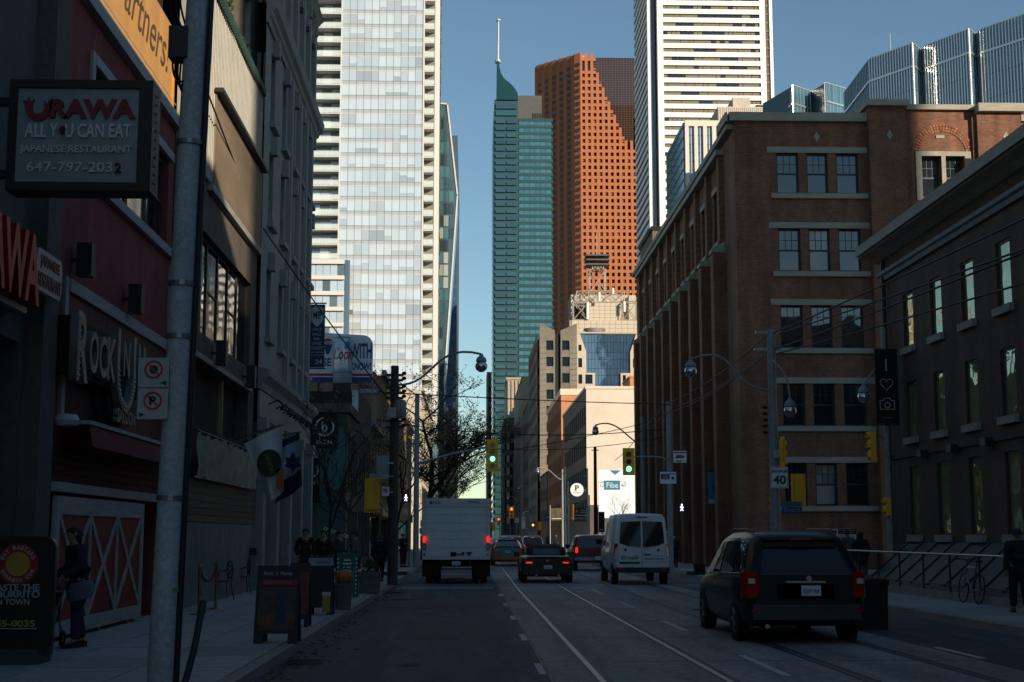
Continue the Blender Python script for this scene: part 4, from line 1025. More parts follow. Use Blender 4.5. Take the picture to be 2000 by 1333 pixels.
fpiece('side_cap', limest, r1, FW, YF + .25, YE, -.5, .34, 21.0, 21.28)
fpiece('corner_cap', limest, r1, FW, YF - .2, YF + 2.2, .343, .45, 21.25, 21.7)
bn = thing('parrot_banner', (11.7, 76, 5), 'blue banner with a green bird on the brick warehouse side', 'banner')
YB = 72.0; q0, q1 = D(1383, 922, YB), D(1406, 985, YB); Fq = Face('F', YB)
fpiece('panel', mk('sky blue vinyl', (.03, .2, .36), .5, var=.3, scale=2), bn, Fq, q0.x, q1.x, -.03, 0, q1.z, q0.z); xm = (q0.x + q1.x) / 2; zm = (q0.z + q1.z) / 2
MB().poly(Fq, [(xm - .12, zm + .05), (xm + .02, zm + .12), (xm + .12, zm - .1), (xm + .2, zm - .5), (xm + .06, zm - .2)], .001, .004).build('bird_shape', mk('bird green', (.02, .08, .03), .6), bn)
MB().fbox(Fq, q0.x, q1.x, .001, .004, q1.z + .05, q1.z + .25).build('white_footer', white, bn)
MB().cyl((q0.x - .05, YB + .02, q0.z + .03), (12.6, YB + .02, q0.z + .03), .025).build('bracket', dark, bn)

# ---- parking lot, white blank wall building beyond
lot = struct(MB().box(12.8, 70, 105.6, 157, -.012, .05).build('parking_lot', asphalt))
def block(name, lab, X, y0, y1, x1, h, m, floors=(), sidefl=(), sp=3.0, ww=1.4, front_holes=(), fstyle='one', d=-.2, capm=None, cap=.3, sidem=None):
    b = thing(name, ((X + x1) / 2, (y0 + y1) / 2, 0), lab, 'building'); Ff = Face('F', y0); Fs = Face('R', X)
    MB().box(X + .4, x1 - .02, y0 + .4, y1, 0, h - .04).build('body', room, b)
    MB().wall(Ff, X, x1, .05, h, list(front_holes), .38).build('wall', m, b)
    for q in front_holes: window(b, Ff, *q, d=d, style=fstyle)
    hs = []
    n = int((y1 - y0 - .6) / sp)
    for z0, z1 in sidefl:
        for k in range(n): u = y0 + .8 + k * sp; hs.append((u, u + ww, z0, z1))
    MB().wall(Fs, y0 + .003, y1, .05, h, hs, .38).build('side_wall', sidem or m, b)
    for q in hs: window(b, Fs, *q, d=-.15, style='one')
    MB().box(X + .02, x1 - .02, y0 + .02, y1 - .02, h - .1, h - .05).build('roof', mk('roof gravel', (.2, .19, .18), .9), b)
    fpiece('coping', capm or m, b, Ff, X - .12, x1 + .1, -.5, .12, h, h + cap); fpiece('coping', capm or m, b, Fs, y0 + .5, y1, -.3, .12, h, h + cap)
    return b
block('brown_roof_block', 'brown block rising behind the warehouse below the white tower', 14.2, 108, 116, 24, 25.2, mk('olive brown stone', (.14, .115, .08), .85), capm=black)
cream = mk('cream stucco', (.68, .58, .47), .85, var=.06, scale=.3, dirt=.06)
hW = D(1190, 760, 157).z
r2 = block('white_wall_building', 'sunlit cream blank-walled building beyond the parking lot', 13.0, 157, 196, 32, hW, cream, sidefl=[(3.5 + 3.5 * k, 5.6 + 3.5 * k) for k in range(4)], sp=3.2, ww=2.2, sidem=mk('dark grey brickwork', (.15, .14, .125), .85, dirt=.2))
MB().box(13.2, 17, 156.4, 156.98, .05, 5).build('lower_brick', brownbrick, r2)
orb = mk('orange render', (.52, .23, .1), .8, var=.1)
r3 = block('orange_brick_block', 'orange brick block with pale cornice behind the cream blank wall', 13.2, 203, 238, 17.5, D(1120, 772, 203).z, orb, sidefl=[(4 + 3.4 * k, 6.2 + 3.4 * k) for k in range(5)], sp=3.6, ww=1.6, capm=cream, cap=.9, sidem=warmbrick)
z_ = D(1237, 738, 215).z
r3b = block('orange_stair_block', 'small orange block showing above the cream wall beside the warehouse', D(1231, 800, 215).x, 215, 225, 34, z_, orb)
r3c = block('cream_annex_block', 'pale annex block with parapet between cream wall and warehouse', D(1226, 900, 199).x, 199, 209, 34, D(1237, 790, 199).z, cream)
# fibe billboard
fb = thing('street_billboard', (14.5, 150, 2), 'white advertising billboard with a blue triangle and blue box at street level', 'billboard')
YB = 150.0; Fq = Face('F', YB); q0, q1 = D(1169, 918, YB), D(1240, 1012, YB)
fpiece('panel', mk('white billboard vinyl', (.8, .82, .85), .4, var=.03), fb, Fq, q0.x, q1.x, -.15, 0, q1.z, q0.z)  # plain white face without any glow
xm = (q0.x + q1.x) / 2; bz = lambda py: D(1200, py, YB).z
bx_ = lambda px: D(px, 950, YB).x
MB().poly(Fq, [(bx_(1191), bz(919)), (bx_(1213), bz(919)), (bx_(1202), bz(928))], .002, .02).build('triangle', mk('billboard blue', (.02, .17, .3), .4), fb)
mb = MB(); mb.fbox(Fq, bx_(1180), bx_(1211), .002, .03, bz(957), bz(939)); mb.build('blue_box', _mc['billboard blue'], fb)
text('Fibe', white, fb, Fq, bx_(1196), .032, bz(948), bx_(1207) - bx_(1184), .6, bold=.01)
rsx = random.Random(3)
for side in (bx_(1169), bx_(1211)):
    mb = MB()
    for k in range(26): u = side + rsx.random() * .62; z = bz(946) + rsx.uniform(-.3, .3); mb.poly(Fq, [(u, z), (u + rsx.uniform(.04, .12), z - .08), (u + .05, z + rsx.uniform(.03, .1))], .002, .012)
    o = mb.build('confetti_print', mk('brown print', (.2, .1, .06), .6), fb); o['kind'] = 'stuff'
for u in (q0.x + .4, q1.x - .4): MB().box(u - .12, u + .12, YB + .2, YB + .45, 0, q1.z).build('post', dark, fb)
ip = thing('parking_disc_sign', (11.4, 152, 6), 'round white parking sign with a black P above the lot entrance', 'sign')
YB = 152.0; Fq = Face('F', YB); c_ = D(1127, 957, YB); r_ = D(1140, 957, YB).x - c_.x
MB().disc(Fq, c_.x, c_.z, r_, -.15, 0).build('disc', signwhite, ip); text('P', signblack, ip, Fq, c_.x, .003, c_.z + r_ * .25, r_ * .6, r_ * .85, bold=.03); text('impark', signred, ip, Fq, c_.x, .003, c_.z - r_ * .45, r_ * 1.2, r_ * .3, bold=.01)
MB().cyl((c_.x + r_ * .9, YB + .05, c_.z), (13.1, 157.2, c_.z), .05).build('bracket', dark, ip)
pe = thing('parking_entrance_sign', (11.9, 130, 3), 'black PUBLIC PARKING ENTRANCE sign with a red P and white arrow', 'sign')
YB = 130.0; Fq = Face('F', YB); q0, q1 = D(1122, 993, YB), D(1149, 1019, YB)
fpiece('panel', signblack, pe, Fq, q0.x, q1.x, -.1, 0, q1.z, q0.z); ww, hh = q1.x - q0.x, q0.z - q1.z
MB().disc(Fq, q0.x + ww * .18, q0.z - hh * .24, ww * .16, .001, .005).build('red_disc', signred, pe); text('P', white, pe, Fq, q0.x + ww * .18, .007, q0.z - hh * .24, ww * .1, hh * .16, bold=.02)
text('PUBLIC', white, pe, Fq, q0.x + ww * .68, .003, q0.z - hh * .15, ww * .5, hh * .12, bold=.02); text('PARKING', white, pe, Fq, q0.x + ww * .68, .003, q0.z - hh * .32, ww * .56, hh * .12, bold=.02)
MB().poly(Fq, [(q0.x + ww * .05, q0.z - hh * .5), (q0.x + ww * .75, q0.z - hh * .5), (q0.x + ww * .75, q0.z - hh * .44), (q0.x + ww * .96, q0.z - hh * .54), (q0.x + ww * .75, q0.z - hh * .64), (q0.x + ww * .75, q0.z - hh * .58), (q0.x + ww * .05, q0.z - hh * .58)], .001, .005).build('arrow', white, pe)
text('ENTRANCE', white, pe, Fq, q0.x + ww * .5, .003, q0.z - hh * .77, ww * .9, hh * .14, bold=.02); fpiece('footer', signred, pe, Fq, q0.x + ww * .05, q1.x - ww * .05, .001, .004, q1.z + hh * .03, q1.z + hh * .08)
MB().cyl((q1.x + .1, YB + .06, 0), (q1.x + .1, YB + .06, q0.z + 1.2), .07).cyl((q0.x, YB + .06, q0.z + .1), (q1.x + .1, YB + .06, q0.z + 1.0), .03).build('post', steel, pe)

# ---- stone office with notched gable and blue glass
ashlar = mk('grey tan ashlar', (.22, .185, .145), .8, var=.25, scale=.25, dirt=.15)
r4 = thing('notched_stone_office', (20, 270, 0), 'grey tan stone office with a V notch in its roofline', 'building')
Y4 = 262.0; F4 = Face('F', Y4); F4s = Face('R', D(1050, 800, Y4).x)
u4 = lambda px, py=700: D(px, py, Y4).x
v4 = lambda py, px=1090: D(px, py, Y4).z
xl, xr = u4(1054), u4(1127); body_t = v4(650)
MB().box(F4s.fx + .5, xr, Y4 + .6, Y4 + 40, 0, body_t - .2).build('body', room, r4)
holes = []; zrow = [v4(684 + 32 * k) for k in range(12)]
wc = [(u4(1067), u4(1081)), (u4(1098), u4(1112))]
for z in zrow:
    if z < 1: continue
    for a, b in wc: holes.append((a, b, z, z + 1.78))
mw = MB(); mw.wall(F4, xl, u4(1084), .1, body_t, [h for h in holes if h[0] < u4(1084)], .5); mw.wall(F4, u4(1095), xr, .1, body_t, [h for h in holes if h[0] > u4(1095)], .5); mw.build('wall', ashlar, r4)
dkb = glass('dark blue office pane', (.008, .014, .022), .05, 1.3, wave=.3)
for h in holes: window(r4, F4, *h, d=-.35, style='one', gl=dkb, fw=.05)
mb = MB(); mb.poly(F4, [(xl, body_t), (u4(1084), body_t), (u4(1084), v4(646)), (xl, v4(631))], -1.2, .0); mb.build('gable_left', ashlar, r4)
mb = MB(); mb.poly(F4, [(u4(1095), body_t), (xr, body_t), (xr, v4(632)), (u4(1095), v4(646))], -1.2, .0); mb.build('gable_right', ashlar, r4)
for k, z in enumerate(zrow):
    if z < 1: continue
    fpiece('slot_pane', glass('teal slot pane', (.02, .07, .09), .04, 2.0, orand=.5), r4, F4, u4(1085), u4(1094), -.9, -.8, z, z + 1.78); fpiece('slot_panel', ashlar, r4, F4, u4(1085), u4(1094), -.9, -.75, z + 1.8, z + 2.98)
for k in range(36):
    z = .6 + k * 1.02
    if z > body_t - .3: break
    for a, b in ((xl, u4(1066.3)), (u4(1112.7), xr)): fpiece('ashlar_course', ashlar, r4, F4, a, b, .002, .09, z, z + .9)
hs = [(Y4 + 2 + 4 * k, Y4 + 4.2 + 4 * k, z, z + 1.78) for k in range(9) for z in zrow if z > 1]
MB().wall(F4s, Y4 + .003, Y4 + 40, .1, body_t, hs, .5).build('side_wall', ashlar, r4)
for h in hs: fpiece('side_pane', dkb, r4, F4s, *h[:2], -.4, -.35, *h[2:])
# blue glass wing in pale stone
r5 = thing('blue_glass_wing', (26, 270, 0), 'tall blue mirror glass wall in a pale stone frame behind the cream wall', 'building')
pale = mk('pale stone panels', (.56, .48, .38), .8, var=.1, scale=.2, dirt=.1)
Y5w = 263.0; F5w = Face('F', Y5w); u5 = lambda px, py=700: D(px, py, Y5w).x
v5 = lambda py, px=1190: D(px, py, Y5w).z
MB().box(xr + .02, u5(1262), Y5w + 1, Y5w + 38, 0, v5(656)).build('body', room, r5)
bluep = glass('blue mirror pane', (.03, .09, .17), .02, 2.6, wave=.6, wscale=.25, orand=.15)
n = 18; gx0, gx1 = u5(1131), u5(1245); wdt = (gx1 - gx0) / n
zs_ = [v5(y) for y in (653, 669, 688, 702, 720, 733, 752, 775)]
for i in range(n):
    for j in range(7):
        if j == 0 and False: continue
        a = gx0 + i * wdt; inset = (max(0, 3 - j) * 0)
        lo = u5(1131 + (14 if j >= 2 else 5 * j)); hi = u5(1245 - (12 if j >= 2 else 4 * j))
        if j >= 5: lo, hi = u5(1162), u5(1212)
        if a + wdt * .5 < lo or a + wdt * .5 > hi: continue
        fpiece('pane', bluep, r5, F5w, a + .02, a + wdt - .02, -.6, -.5, zs_[j + 1] + .03, zs_[j] - .03)
mb = MB()
for i in range(n + 1):
    a = gx0 + i * wdt; mb.fbox(F5w, a - .03, a + .03, -.55, -.38, zs_[7], zs_[0])
mb.build('mullion_grid', mk('plum mullion', (.09, .07, .08), .4, metal=.3), r5)['kind'] = 'stuff'
mb = MB()
mb.poly(F5w, [(u5(1127), v5(652)), (u5(1133), v5(652)), (u5(1145), v5(688)), (u5(1145), v5(729)), (u5(1162), v5(729)), (u5(1162), v5(790)), (u5(1127), v5(790))], -1.0, 0); mb.build('stone_frame_left', pale, r5)
mb = MB(); mb.poly(F5w, [(u5(1262), v5(652)), (u5(1262), v5(790)), (u5(1212), v5(790)), (u5(1212), v5(729)), (u5(1231), v5(729)), (u5(1231), v5(688)), (u5(1243), v5(652))], -1.0, 0); mb.build('stone_frame_right', pale, r5)
for a, b, c, e in ((1129.5, 1137, 718, 700), (1129.5, 1137, 750, 732), (1143, 1157, 750, 732), (1130, 1136, 686, 674), (1216, 1222, 750, 733), (1236, 1243, 718, 701)):
    fpiece('window_pane', dkb, r5, F5w, u5(a), u5(b), .002, .02, v5(c), v5(e))
MB().box(u5(1127), u5(1262), Y5w - .1, Y5w + 1.2, v5(652), v5(649.5)).build('coping', pale, r5)
fl = MB()
for k in range(20): a = u5(1144) + k * (u5(1187) - u5(1144)) / 20; fl.cyl((a, Y5w + 6 - 1.2 * math.sin(math.pi * k / 19), v5(652)), (a, Y5w + 6 - 1.2 * math.sin(math.pi * k / 19), v5(636)), .12, n=6)
MB().lathe([(0, v5(636)), (2.1, v5(636)), (2.1, v5(655)), (0, v5(655))], (u5(1166), Y5w + 5, 0), 26).build('roof_drum', mk('grey louvre drum', (.2, .18, .18), .6), r5)
MB().box(u5(1140), u5(1147), Y5w + 3, Y5w + 5, v5(652), v5(643)).build('roof_unit', steel, r5)

# ---- pale concrete block with steel trusses and mast
r6 = thing('truss_topped_tower', (40, 430, 0), 'pale panelled tower top carrying steel trusses and an antenna mast', 'building')
Y6 = 420.0; F6 = Face('F', Y6); u6 = lambda px, py=620: D(px, py, Y6).x
v6 = lambda py, px=1180: D(px, py, Y6).z
def panels(nm, m, par, F, a, b, c, e, nx, nz, dd=.12, g=.06):
    for i in range(nx):
        for j in range(nz):
            fpiece(nm, m, par, F, a + (b - a) * i / nx + g / 2, a + (b - a) * (i + 1) / nx - g / 2, .002, dd, c + (e - c) * j / nz + g / 2, c + (e - c) * (j + 1) / nz - g / 2)
MB().box(u6(1112), u6(1250), Y6 + .02, Y6 + 30, 0, v6(626)).build('body', mk('stone joint', (.3, .26, .21), .9), r6)
panels('stone_panel', pale, r6, F6, u6(1117), u6(1250), v6(665), v6(626), 11, 5)
MB().box(u6(1150), u6(1215), Y6 + 2, Y6 + 28, v6(626), v6(590)).build('upper_block', pale, r6)
panels('stone_panel', pale, r6, Face('F', Y6 + 1.98), u6(1150), u6(1215), v6(626), v6(590), 6, 5)
MB().box(u6(1122), u6(1236), Y6 + 14, Y6 + 28, v6(626), v6(561)).build('rear_block', mk('pale plain stone', (.5, .44, .36), .8), r6)
MB().box(u6(1236), u6(1250), Y6 + 10, Y6 + 28, v6(626), v6(566)).build('rear_side_block', _mc['pale plain stone'], r6)
tst = mk('pale truss steel', (.42, .36, .3), .5, metal=.3)
def truss(x0, x1, z0, z1, yy, n, dep=3):
    mb = MB(); r = .16
    for y in (yy, yy + dep):
        mb.cyl((x0, y, z0), (x1, y, z0), r, n=5); mb.cyl((x0, y, z1), (x1, y, z1), r, n=5)
        for k in range(n + 1): a = x0 + (x1 - x0) * k / n; mb.cyl((a, y, z0), (a, y, z1), r, n=5)
        for k in range(n):
            a = x0 + (x1 - x0) * k / n; b = x0 + (x1 - x0) * (k + 1) / n
            mb.cyl((a, y, z0), (b, y, z1), r * .8, n=5); mb.cyl((a, y, z1), (b, y, z0), r * .8, n=5)
    for k in range(n + 1):
        a = x0 + (x1 - x0) * k / n
        for z in (z0, z1): mb.cyl((a, yy, z), (a, yy + dep, z), r * .8, n=5)
    o = mb.build('steel_truss', tst, r6)
truss(u6(1120), u6(1150), v6(625), v6(589), Y6, 1); truss(u6(1217), u6(1244), v6(625), v6(589), Y6, 1)
truss(u6(1128), u6(1222), v6(588), v6(566), Y6 + 3, 4, 6)
MB().box(u6(1123), u6(1148), Y6 + 3.5, Y6 + 8, v6(626), v6(596)).build('plant_room', room, r6)
for px, a, b in ((1147, 625, 592), (1219, 610, 590), (1170, 590, 572), (1197, 575, 564)): MB().cyl((u6(px), Y6 - .5, v6(a)), (u6(px), Y6 - .5, v6(b)), .45, n=10).build('antenna_panel', mk('antenna white', (.7, .66, .62), .5), r6)
truss(u6(1155), u6(1186), v6(566), v6(522), Y6 + 4, 1, 4)
truss(u6(1160), u6(1182), v6(522), v6(512), Y6 + 4, 2, 4)
for z in (512, 503, 494): MB().box(u6(1147), u6(1194), Y6 + 3, Y6 + 9, v6(z + 2), v6(z - 1)).build('mast_platform', mk('dark platform', (.1, .08, .07), .6), r6)
for px, t in ((1155, 484), (1170, 443), (1186, 484), (1164, 488)): MB().cyl((u6(px), Y6 + 6, v6(512)), (u6(px), Y6 + 6, v6(t)), .22, .1, n=6).build('antenna_rod', tst, r6)

# ---- narrow buildings down the right side of the street
tan2 = mk('tan limestone far', (.4, .34, .26), .8, var=.12, dirt=.1)
block('pale_slab_block', 'narrow pale slab block left of the notched stone office', D(1020, 800, 335).x, 335, 395, D(1047, 800, 335).x, D(1035, 738, 335).z, tan2, front_holes=[(D(1036, 800, 335).x, D(1043, 800, 335).x, z, z + 2.2) for z in range(4, 32, 4)], sidefl=[(z, z + 2.2) for z in range(4, 32, 4)], sp=4, ww=2)
rb = thing('rounded_corner_office', (15, 425, 0), 'dark office with a rounded stepped corner down the right side', 'building')
x0 = D(986, 850, 420).x; h_ = D(1000, 815, 420).z; mb = MB(); gm = mk('dark bronze stone', (.09, .085, .075), .7)
MB().lathe([(0, 0), (5.2, 0), (5.2, h_), (0, h_)], (x0 + 5.2, 426, 0), 24).build('rounded_bay', gm, rb); MB().box(x0 + 5, x0 + 20, 422, 470, 0, h_).build('body', gm, rb); MB().box(x0, x0 + 5, 426, 470, 0, h_).build('side_body', gm, rb)
for k in range(9): z = 5 + k * 3.6; MB().lathe([(5.25, z), (5.3, z + .1), (5.3, z + 2.2), (5.25, z + 2.3)], (x0 + 5.2, 426, 0), 24).build('glass_band', dkb, rb)
for k in range(4): MB().lathe([(4.6 - k * .9, h_ + k * 1.1), (4.6 - k * .9, h_ + 1.0 + k * 1.1), (0, h_ + 1.0 + k * 1.1)], (x0 + 5.2, 426, 0), 24).build('stepped_top', tan2, rb)
rd_ = thing('fluted_stone_tower', (16, 520, 0), 'pale fluted stone tower top in front of the teal glass tower', 'building')
x0, x1 = D(990, 800, 520).x, D(1026, 800, 520).x; h_ = D(1000, 742, 520).z
MB().box(x0, x1, 520, 560, 0, h_).build('body', tan2, rd_)
for k in range(5): MB().box(x0 + .3 + k * 1.35, x0 + .9 + k * 1.35, 519.4, 520, h_ - 22, h_ - .4).build('flute', tan2, rd_)
MB().box(x0 - .3, x1 + .3, 519.5, 545, h_, h_ + .8).build('cap', tan2, rd_)
block('dark_street_tower', 'narrow dark tower at the left foot of the teal tower', D(951, 850, 880).x, 880, 930, D(966, 850, 880).x, D(958, 728, 880).z, mk('near black cladding', (.05, .055, .06), .5), front_holes=[(D(954, 850, 880).x, D(963, 850, 880).x, z, z + 3) for z in range(6, 95, 6)])
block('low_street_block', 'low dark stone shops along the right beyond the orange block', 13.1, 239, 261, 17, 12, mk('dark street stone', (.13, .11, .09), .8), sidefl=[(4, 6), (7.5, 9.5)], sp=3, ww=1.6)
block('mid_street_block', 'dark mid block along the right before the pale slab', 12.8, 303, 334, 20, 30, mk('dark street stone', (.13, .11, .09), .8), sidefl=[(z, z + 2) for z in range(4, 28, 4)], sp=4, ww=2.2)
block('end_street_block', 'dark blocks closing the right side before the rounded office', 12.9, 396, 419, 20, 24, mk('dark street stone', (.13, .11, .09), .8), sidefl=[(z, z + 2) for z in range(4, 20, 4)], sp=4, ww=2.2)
# left far end of the street
for k, (y0, y1, h, lab) in enumerate(((430, 520, 60, 'dark blue slab tower behind the slanted glass tower'),)):
    t_ = thing('dark_blue_slab', (-20, y0, 0), lab, 'building'); xx1 = D(893, 400, y0).x; xx0 = D(862, 400, y0).x; hh = D(885, 265, y0).z
    MB().box(xx0, xx1, y0, y1, 0, hh).build('body', mk('blue slab frame', (.05, .08, .12), .4), t_)
    for j in range(30): fpiece('glass_band', glass('slab blue pane', (.04, .1, .18), .05, 2.0), t_, Face('F', y0), xx0 + .2, xx1 - .2, .002, .1, 4 + j * 3.9, 6.6 + j * 3.9)
for k, (px0, px1, pt, yy, lab) in enumerate(((880, 905, 975, 700, 'hazy low block closing the left side of the far street'), (905, 930, 1000, 1100, 'hazy low block at the very end of the street'), (930, 950, 985, 1000, 'hazy brown block at the street end right of the truck'))):
    t_ = thing('far_block', D(px0, 1046, yy), lab, 'building'); x0, x1, hh = D(px0, 1000, yy).x, D(px1, 1000, yy).x, D(px0, pt, yy).z
    MB().box(x0, x1, yy, yy + 60, 0, hh).build('body', mk('far block stone', (.2, .19, .18), .8), t_)
    for j in range(int(hh / 4)): fpiece('window_band', dkb, t_, Face('F', yy), x0 + .5, x1 - .5, .002, .1, 1.5 + j * 4, 3.6 + j * 4)
# ================================================================== TOWERS
# ---- pale glass condominium tower on the left
YT = 275.0; FT = Face('F', YT)
ut = lambda px, py=500: D(px, py, YT).x
gt = thing('glass_condo_tower', (-20, 285, 0), 'tall pale glass condominium tower with balconies on both edges', 'building')
xa, xb, xc, xd = ut(662), ut(823), ut(846), ut(856)
FLH, Z0, NF = 2.95, 20.0, 42
ZTOP = Z0 + NF * FLH
whitep = mk('white slab edge', (.6, .59, .56), .6, var=.05)
MB().box(xa + .1, xb - .1, YT + .6, YT + 26, 0, ZTOP).build('core', mk('tower core', (.25, .27, .28), .8), gt)
MB().box(-44, xa - .1, YT + 2.2, YT + 25, 0, ZTOP).build('left_core', mk('balcony wall', (.2, .19, .16), .7), gt)
MB().box(xb + .1, xc, YT + 2.0, YT + 25, 0, ZTOP).build('right_core', _mc['balcony wall'], gt)
pw = [glass('pane white blind', (.52, .6, .67), .04, 2.0, orand=.05, wave=.15), glass('pane pale curtain', (.44, .52, .6), .04, 2.0, orand=.06, wave=.15), glass('pane blue reflection', (.33, .38, .44), .03, 2.2, orand=.08, wave=.2), glass('pane grey blue', (.42, .47, .52), .03, 2.2, orand=.06, wave=.2), glass('pane dark room', (.1, .13, .14), .03, 2.0, orand=.3)]
sp = glass('spandrel glass', (.4, .44, .46), .05, 1.9)
NC = 11; cw = (xb - xa) / NC
rt_ = random.Random(11)
cnt = 0; extra = MB(); extra2 = [MB() for _ in pw]
for fl in range(NF):
    z = Z0 + fl * FLH; vis = D(700, 760, YT).z < z < D(700, -10, YT).z
    c = 0
    while c < NC:
        run = rt_.choice((1, 2, 2, 3)); k0 = rt_.choices(range(5), (12, 7, 2, 5, .2) if not (fl < 9 and c < 3) else (2, 3, 2, 4, 3))[0]; hb_ = rt_.choice((0, 0, .35, .55, .7))
        for q in range(min(run, NC - c)):
            k = k0 if rt_.random() < .8 else rt_.choice((0, 1, 3)); a, b = xa + c * cw + .03, xa + (c + 1) * cw - .03; za, zb_ = z + .82, z + FLH - .12
            cells = [(za, zb_, k)]
            if k in (2, 3, 4) and hb_: zm = zb_ - (zb_ - za) * hb_; cells = [(za, zm - .02, k), (zm, zb_, 0)]
            for z0_, z1_, kk in cells:
                if vis and cnt < 300 and len(cells) == 1: fpiece('pane', pw[kk], gt, FT, a, b, -.08, 0, z0_, z1_); cnt += 1
                else: extra2[kk].fbox(FT, a, b, -.08, 0, z0_, z1_)
            c += 1
    for c in range(NC):
        extra.fbox(FT, xa + c * cw + .03, xa + (c + 1) * cw - .03, -.1, -.02, z + .06, z + .72)
    fpiece('floor_band', whitep, gt, FT, xa, xb, -.12, .03, z - .1, z + .04); fpiece('transom', mk('pale alloy', (.34, .35, .36), .4, metal=.4), gt, FT, xa, xb, -.1, .02, z + .74, z + .8)
extra.build('spandrel_pane', sp, gt)['kind'] = 'stuff'
for k, e in enumerate(extra2):
    if e.v: e.build('pane_rest', pw[k], gt)['kind'] = 'stuff'
for c in range(NC + 1): fpiece('mullion', mk('grey mullion', (.16, .17, .18), .5), gt, FT, xa + c * cw - .028, xa + c * cw + .028, -.1, .05, Z0, ZTOP)
for (x, wd) in ((xa - .15, .3), (xb + .15, .3)): fpiece('edge_fin', whitep, gt, FT, x - wd / 2, x + wd / 2, -1.8, .2, Z0, ZTOP)
balg = clear_glass('balcony glass', (.8, .9, .88), .55)
# balconies: slab with front guard, posts and glass
def balcony_mesh(wd):
    mb = MB(); mb.box(0, wd, 0, 2.1, -.2, 0)
    me = mb.mesh('balcony', whitep); return me
def guard_mesh(wd):
    mb = MB(); mb.box(0, wd, .02, .1, 1.0, 1.08)
    n = max(2, int(wd / 1.1))
    for k in range(n + 1): x = .03 + (wd - .06) * k / n; mb.box(x - .03, x + .03, .03, .09, 0, 1.0)
    return mb.mesh('guard_rail', whitep)
for (x0, wd) in ((ut(605) - 4, xa - .3 - (ut(605) - 4)), (xb + .35, xc - xb - .4)):
    bm_, gm_ = balcony_mesh(wd), guard_mesh(wd); gl_ = MB().box(.03, wd - .03, .04, .07, .08, .98).mesh('guard_glass', balg)
    n = max(2, int(wd / 1.6))
    for fl in range(NF):
        z = Z0 + fl * FLH
        if z < D(700, 900, YT).z or z > D(700, -30, YT).z + 2: continue
        o = inst('balcony', bm_, gt, (x0, YT - .2, z)); inst('guard_rail', gm_, o, (0, 0, 0)); inst('guard_glass', gl_, o, (0, 0, 0))
        for k in range(n): fpiece('balcony_door', pw[rt_.choice((2, 3, 4, 4))], gt, Face('F', YT + 2.2), x0 + wd * k / n + .1, x0 + wd * (k + 1) / n - .06, .002, .06, z + .05, z + 2.5)
# side face toward the street
FTs = Face('L', xc + .02)
fpiece('side_fin', whitep, gt, FT, xc, xd, -2.4, -1.9, Z0, ZTOP)
MB().box(xc + .02, xc + .7, YT + 2.5, YT + 26, 0, ZTOP).build('side_wall', mk('dark blue side glass', (.1, .14, .17), .15), gt)
for fl in range(NF): fpiece('side_band', mk('bluegrey spandrel', (.15, .2, .24), .4), gt, Face('L', xc + .7), YT + 2.5, YT + 26, .002, .08, Z0 + fl * FLH, Z0 + fl * FLH + .7)
# pale podium wing at the left
pd = thing('pale_podium_wing', (-35, 262, 0), 'pale banded low wing with dark windows under the glass tower balconies', 'building')
YP = 262.0; FPp = Face('F', YP); up_ = lambda px: D(px, 600, YP).x
zt = D(640, 508, YP).z
MB().box(-60, up_(672), YP + .3, YP + 12, 0, zt).build('body', mk('podium wall', (.36, .3, .2), .8), pd)
for j in range(14):
    z = zt - .8 - j * 2.95
    if z < 2: break
    fpiece('slab_band', whitep, pd, FPp, -60, up_(672), .0, .35, z, z + .75)
    for k in range(9): fpiece('window_pane', pw[[4, 1, 1, 3, 1, 1, 4, 1, 3][(k + j * 4) % 9]], pd, FPp, up_(672) - (k + 1) * 1.35 + .05, up_(672) - k * 1.35 - .05, -.28, -.2, z - 2.1, z - .05)
fpiece('corner_strip', mk('blue strip', (.08, .13, .18), .3), pd, FPp, up_(672) + .02, up_(682), -.5, -.1, 0, zt)

# ---- slanted crystal tower
cr_t = thing('slanted_glass_tower', (-18, 345, 0), 'slender dark glass tower with a slanted white-edged facet', 'building')
YX = 345.0; FX = Face('F', YX); ux = lambda px, py=500: D(px, py, YX).x
vx = lambda py, px=870: D(px, py, YX).z
out_ = [(ux(845), 0), (ux(872), 0), (ux(869), vx(750)), (ux(893), vx(382)), (ux(872), vx(204)), (ux(845), vx(202))]
crg = glass('crystal dark glass', (.06, .1, .11), .04, 2.0)
MB().poly(FX, out_, -22, 0).build('body', crg, cr_t)
def xr_at(z):
    if z < vx(750): t = z / vx(750); return ux(872) + (ux(869) - ux(872)) * t
    if z < vx(382): t = (z - vx(750)) / (vx(382) - vx(750)); return ux(869) + (ux(893) - ux(869)) * t
    t = (z - vx(382)) / (vx(204) - vx(382)); return ux(893) + (ux(872) - ux(893)) * t
cp = [glass('crystal pane pale', (.3, .32, .3), .05, 1.8, orand=.3), glass('crystal pane teal', (.06, .13, .15), .04, 2.0, orand=.4), glass('crystal pane dark', (.03, .05, .055), .04, 2.0)]
x_0 = ux(856)
for j in range(30):
    z = vx(760) + j * 3.1
    if z + 3 > vx(206): break
    n = int((xr_at(z + 1.5) - x_0 - .25) / 1.25)
    for k in range(n): fpiece('pane', rt_.choice((cp[0], cp[1], cp[1], cp[2])), cr_t, FX, x_0 + k * 1.25 + .06, x_0 + k * 1.25 + 1.2, .002, .12, z + .1, z + 2.8)
for p, q in (((ux(869), vx(750)), (ux(893), vx(382))), ((ux(893), vx(382)), (ux(872), vx(204))), ((ux(872), vx(204)), (ux(845), vx(202)))): MB().stroke(FX, [p, q], .35, .0, .3).build('white_edge', whitep, cr_t)
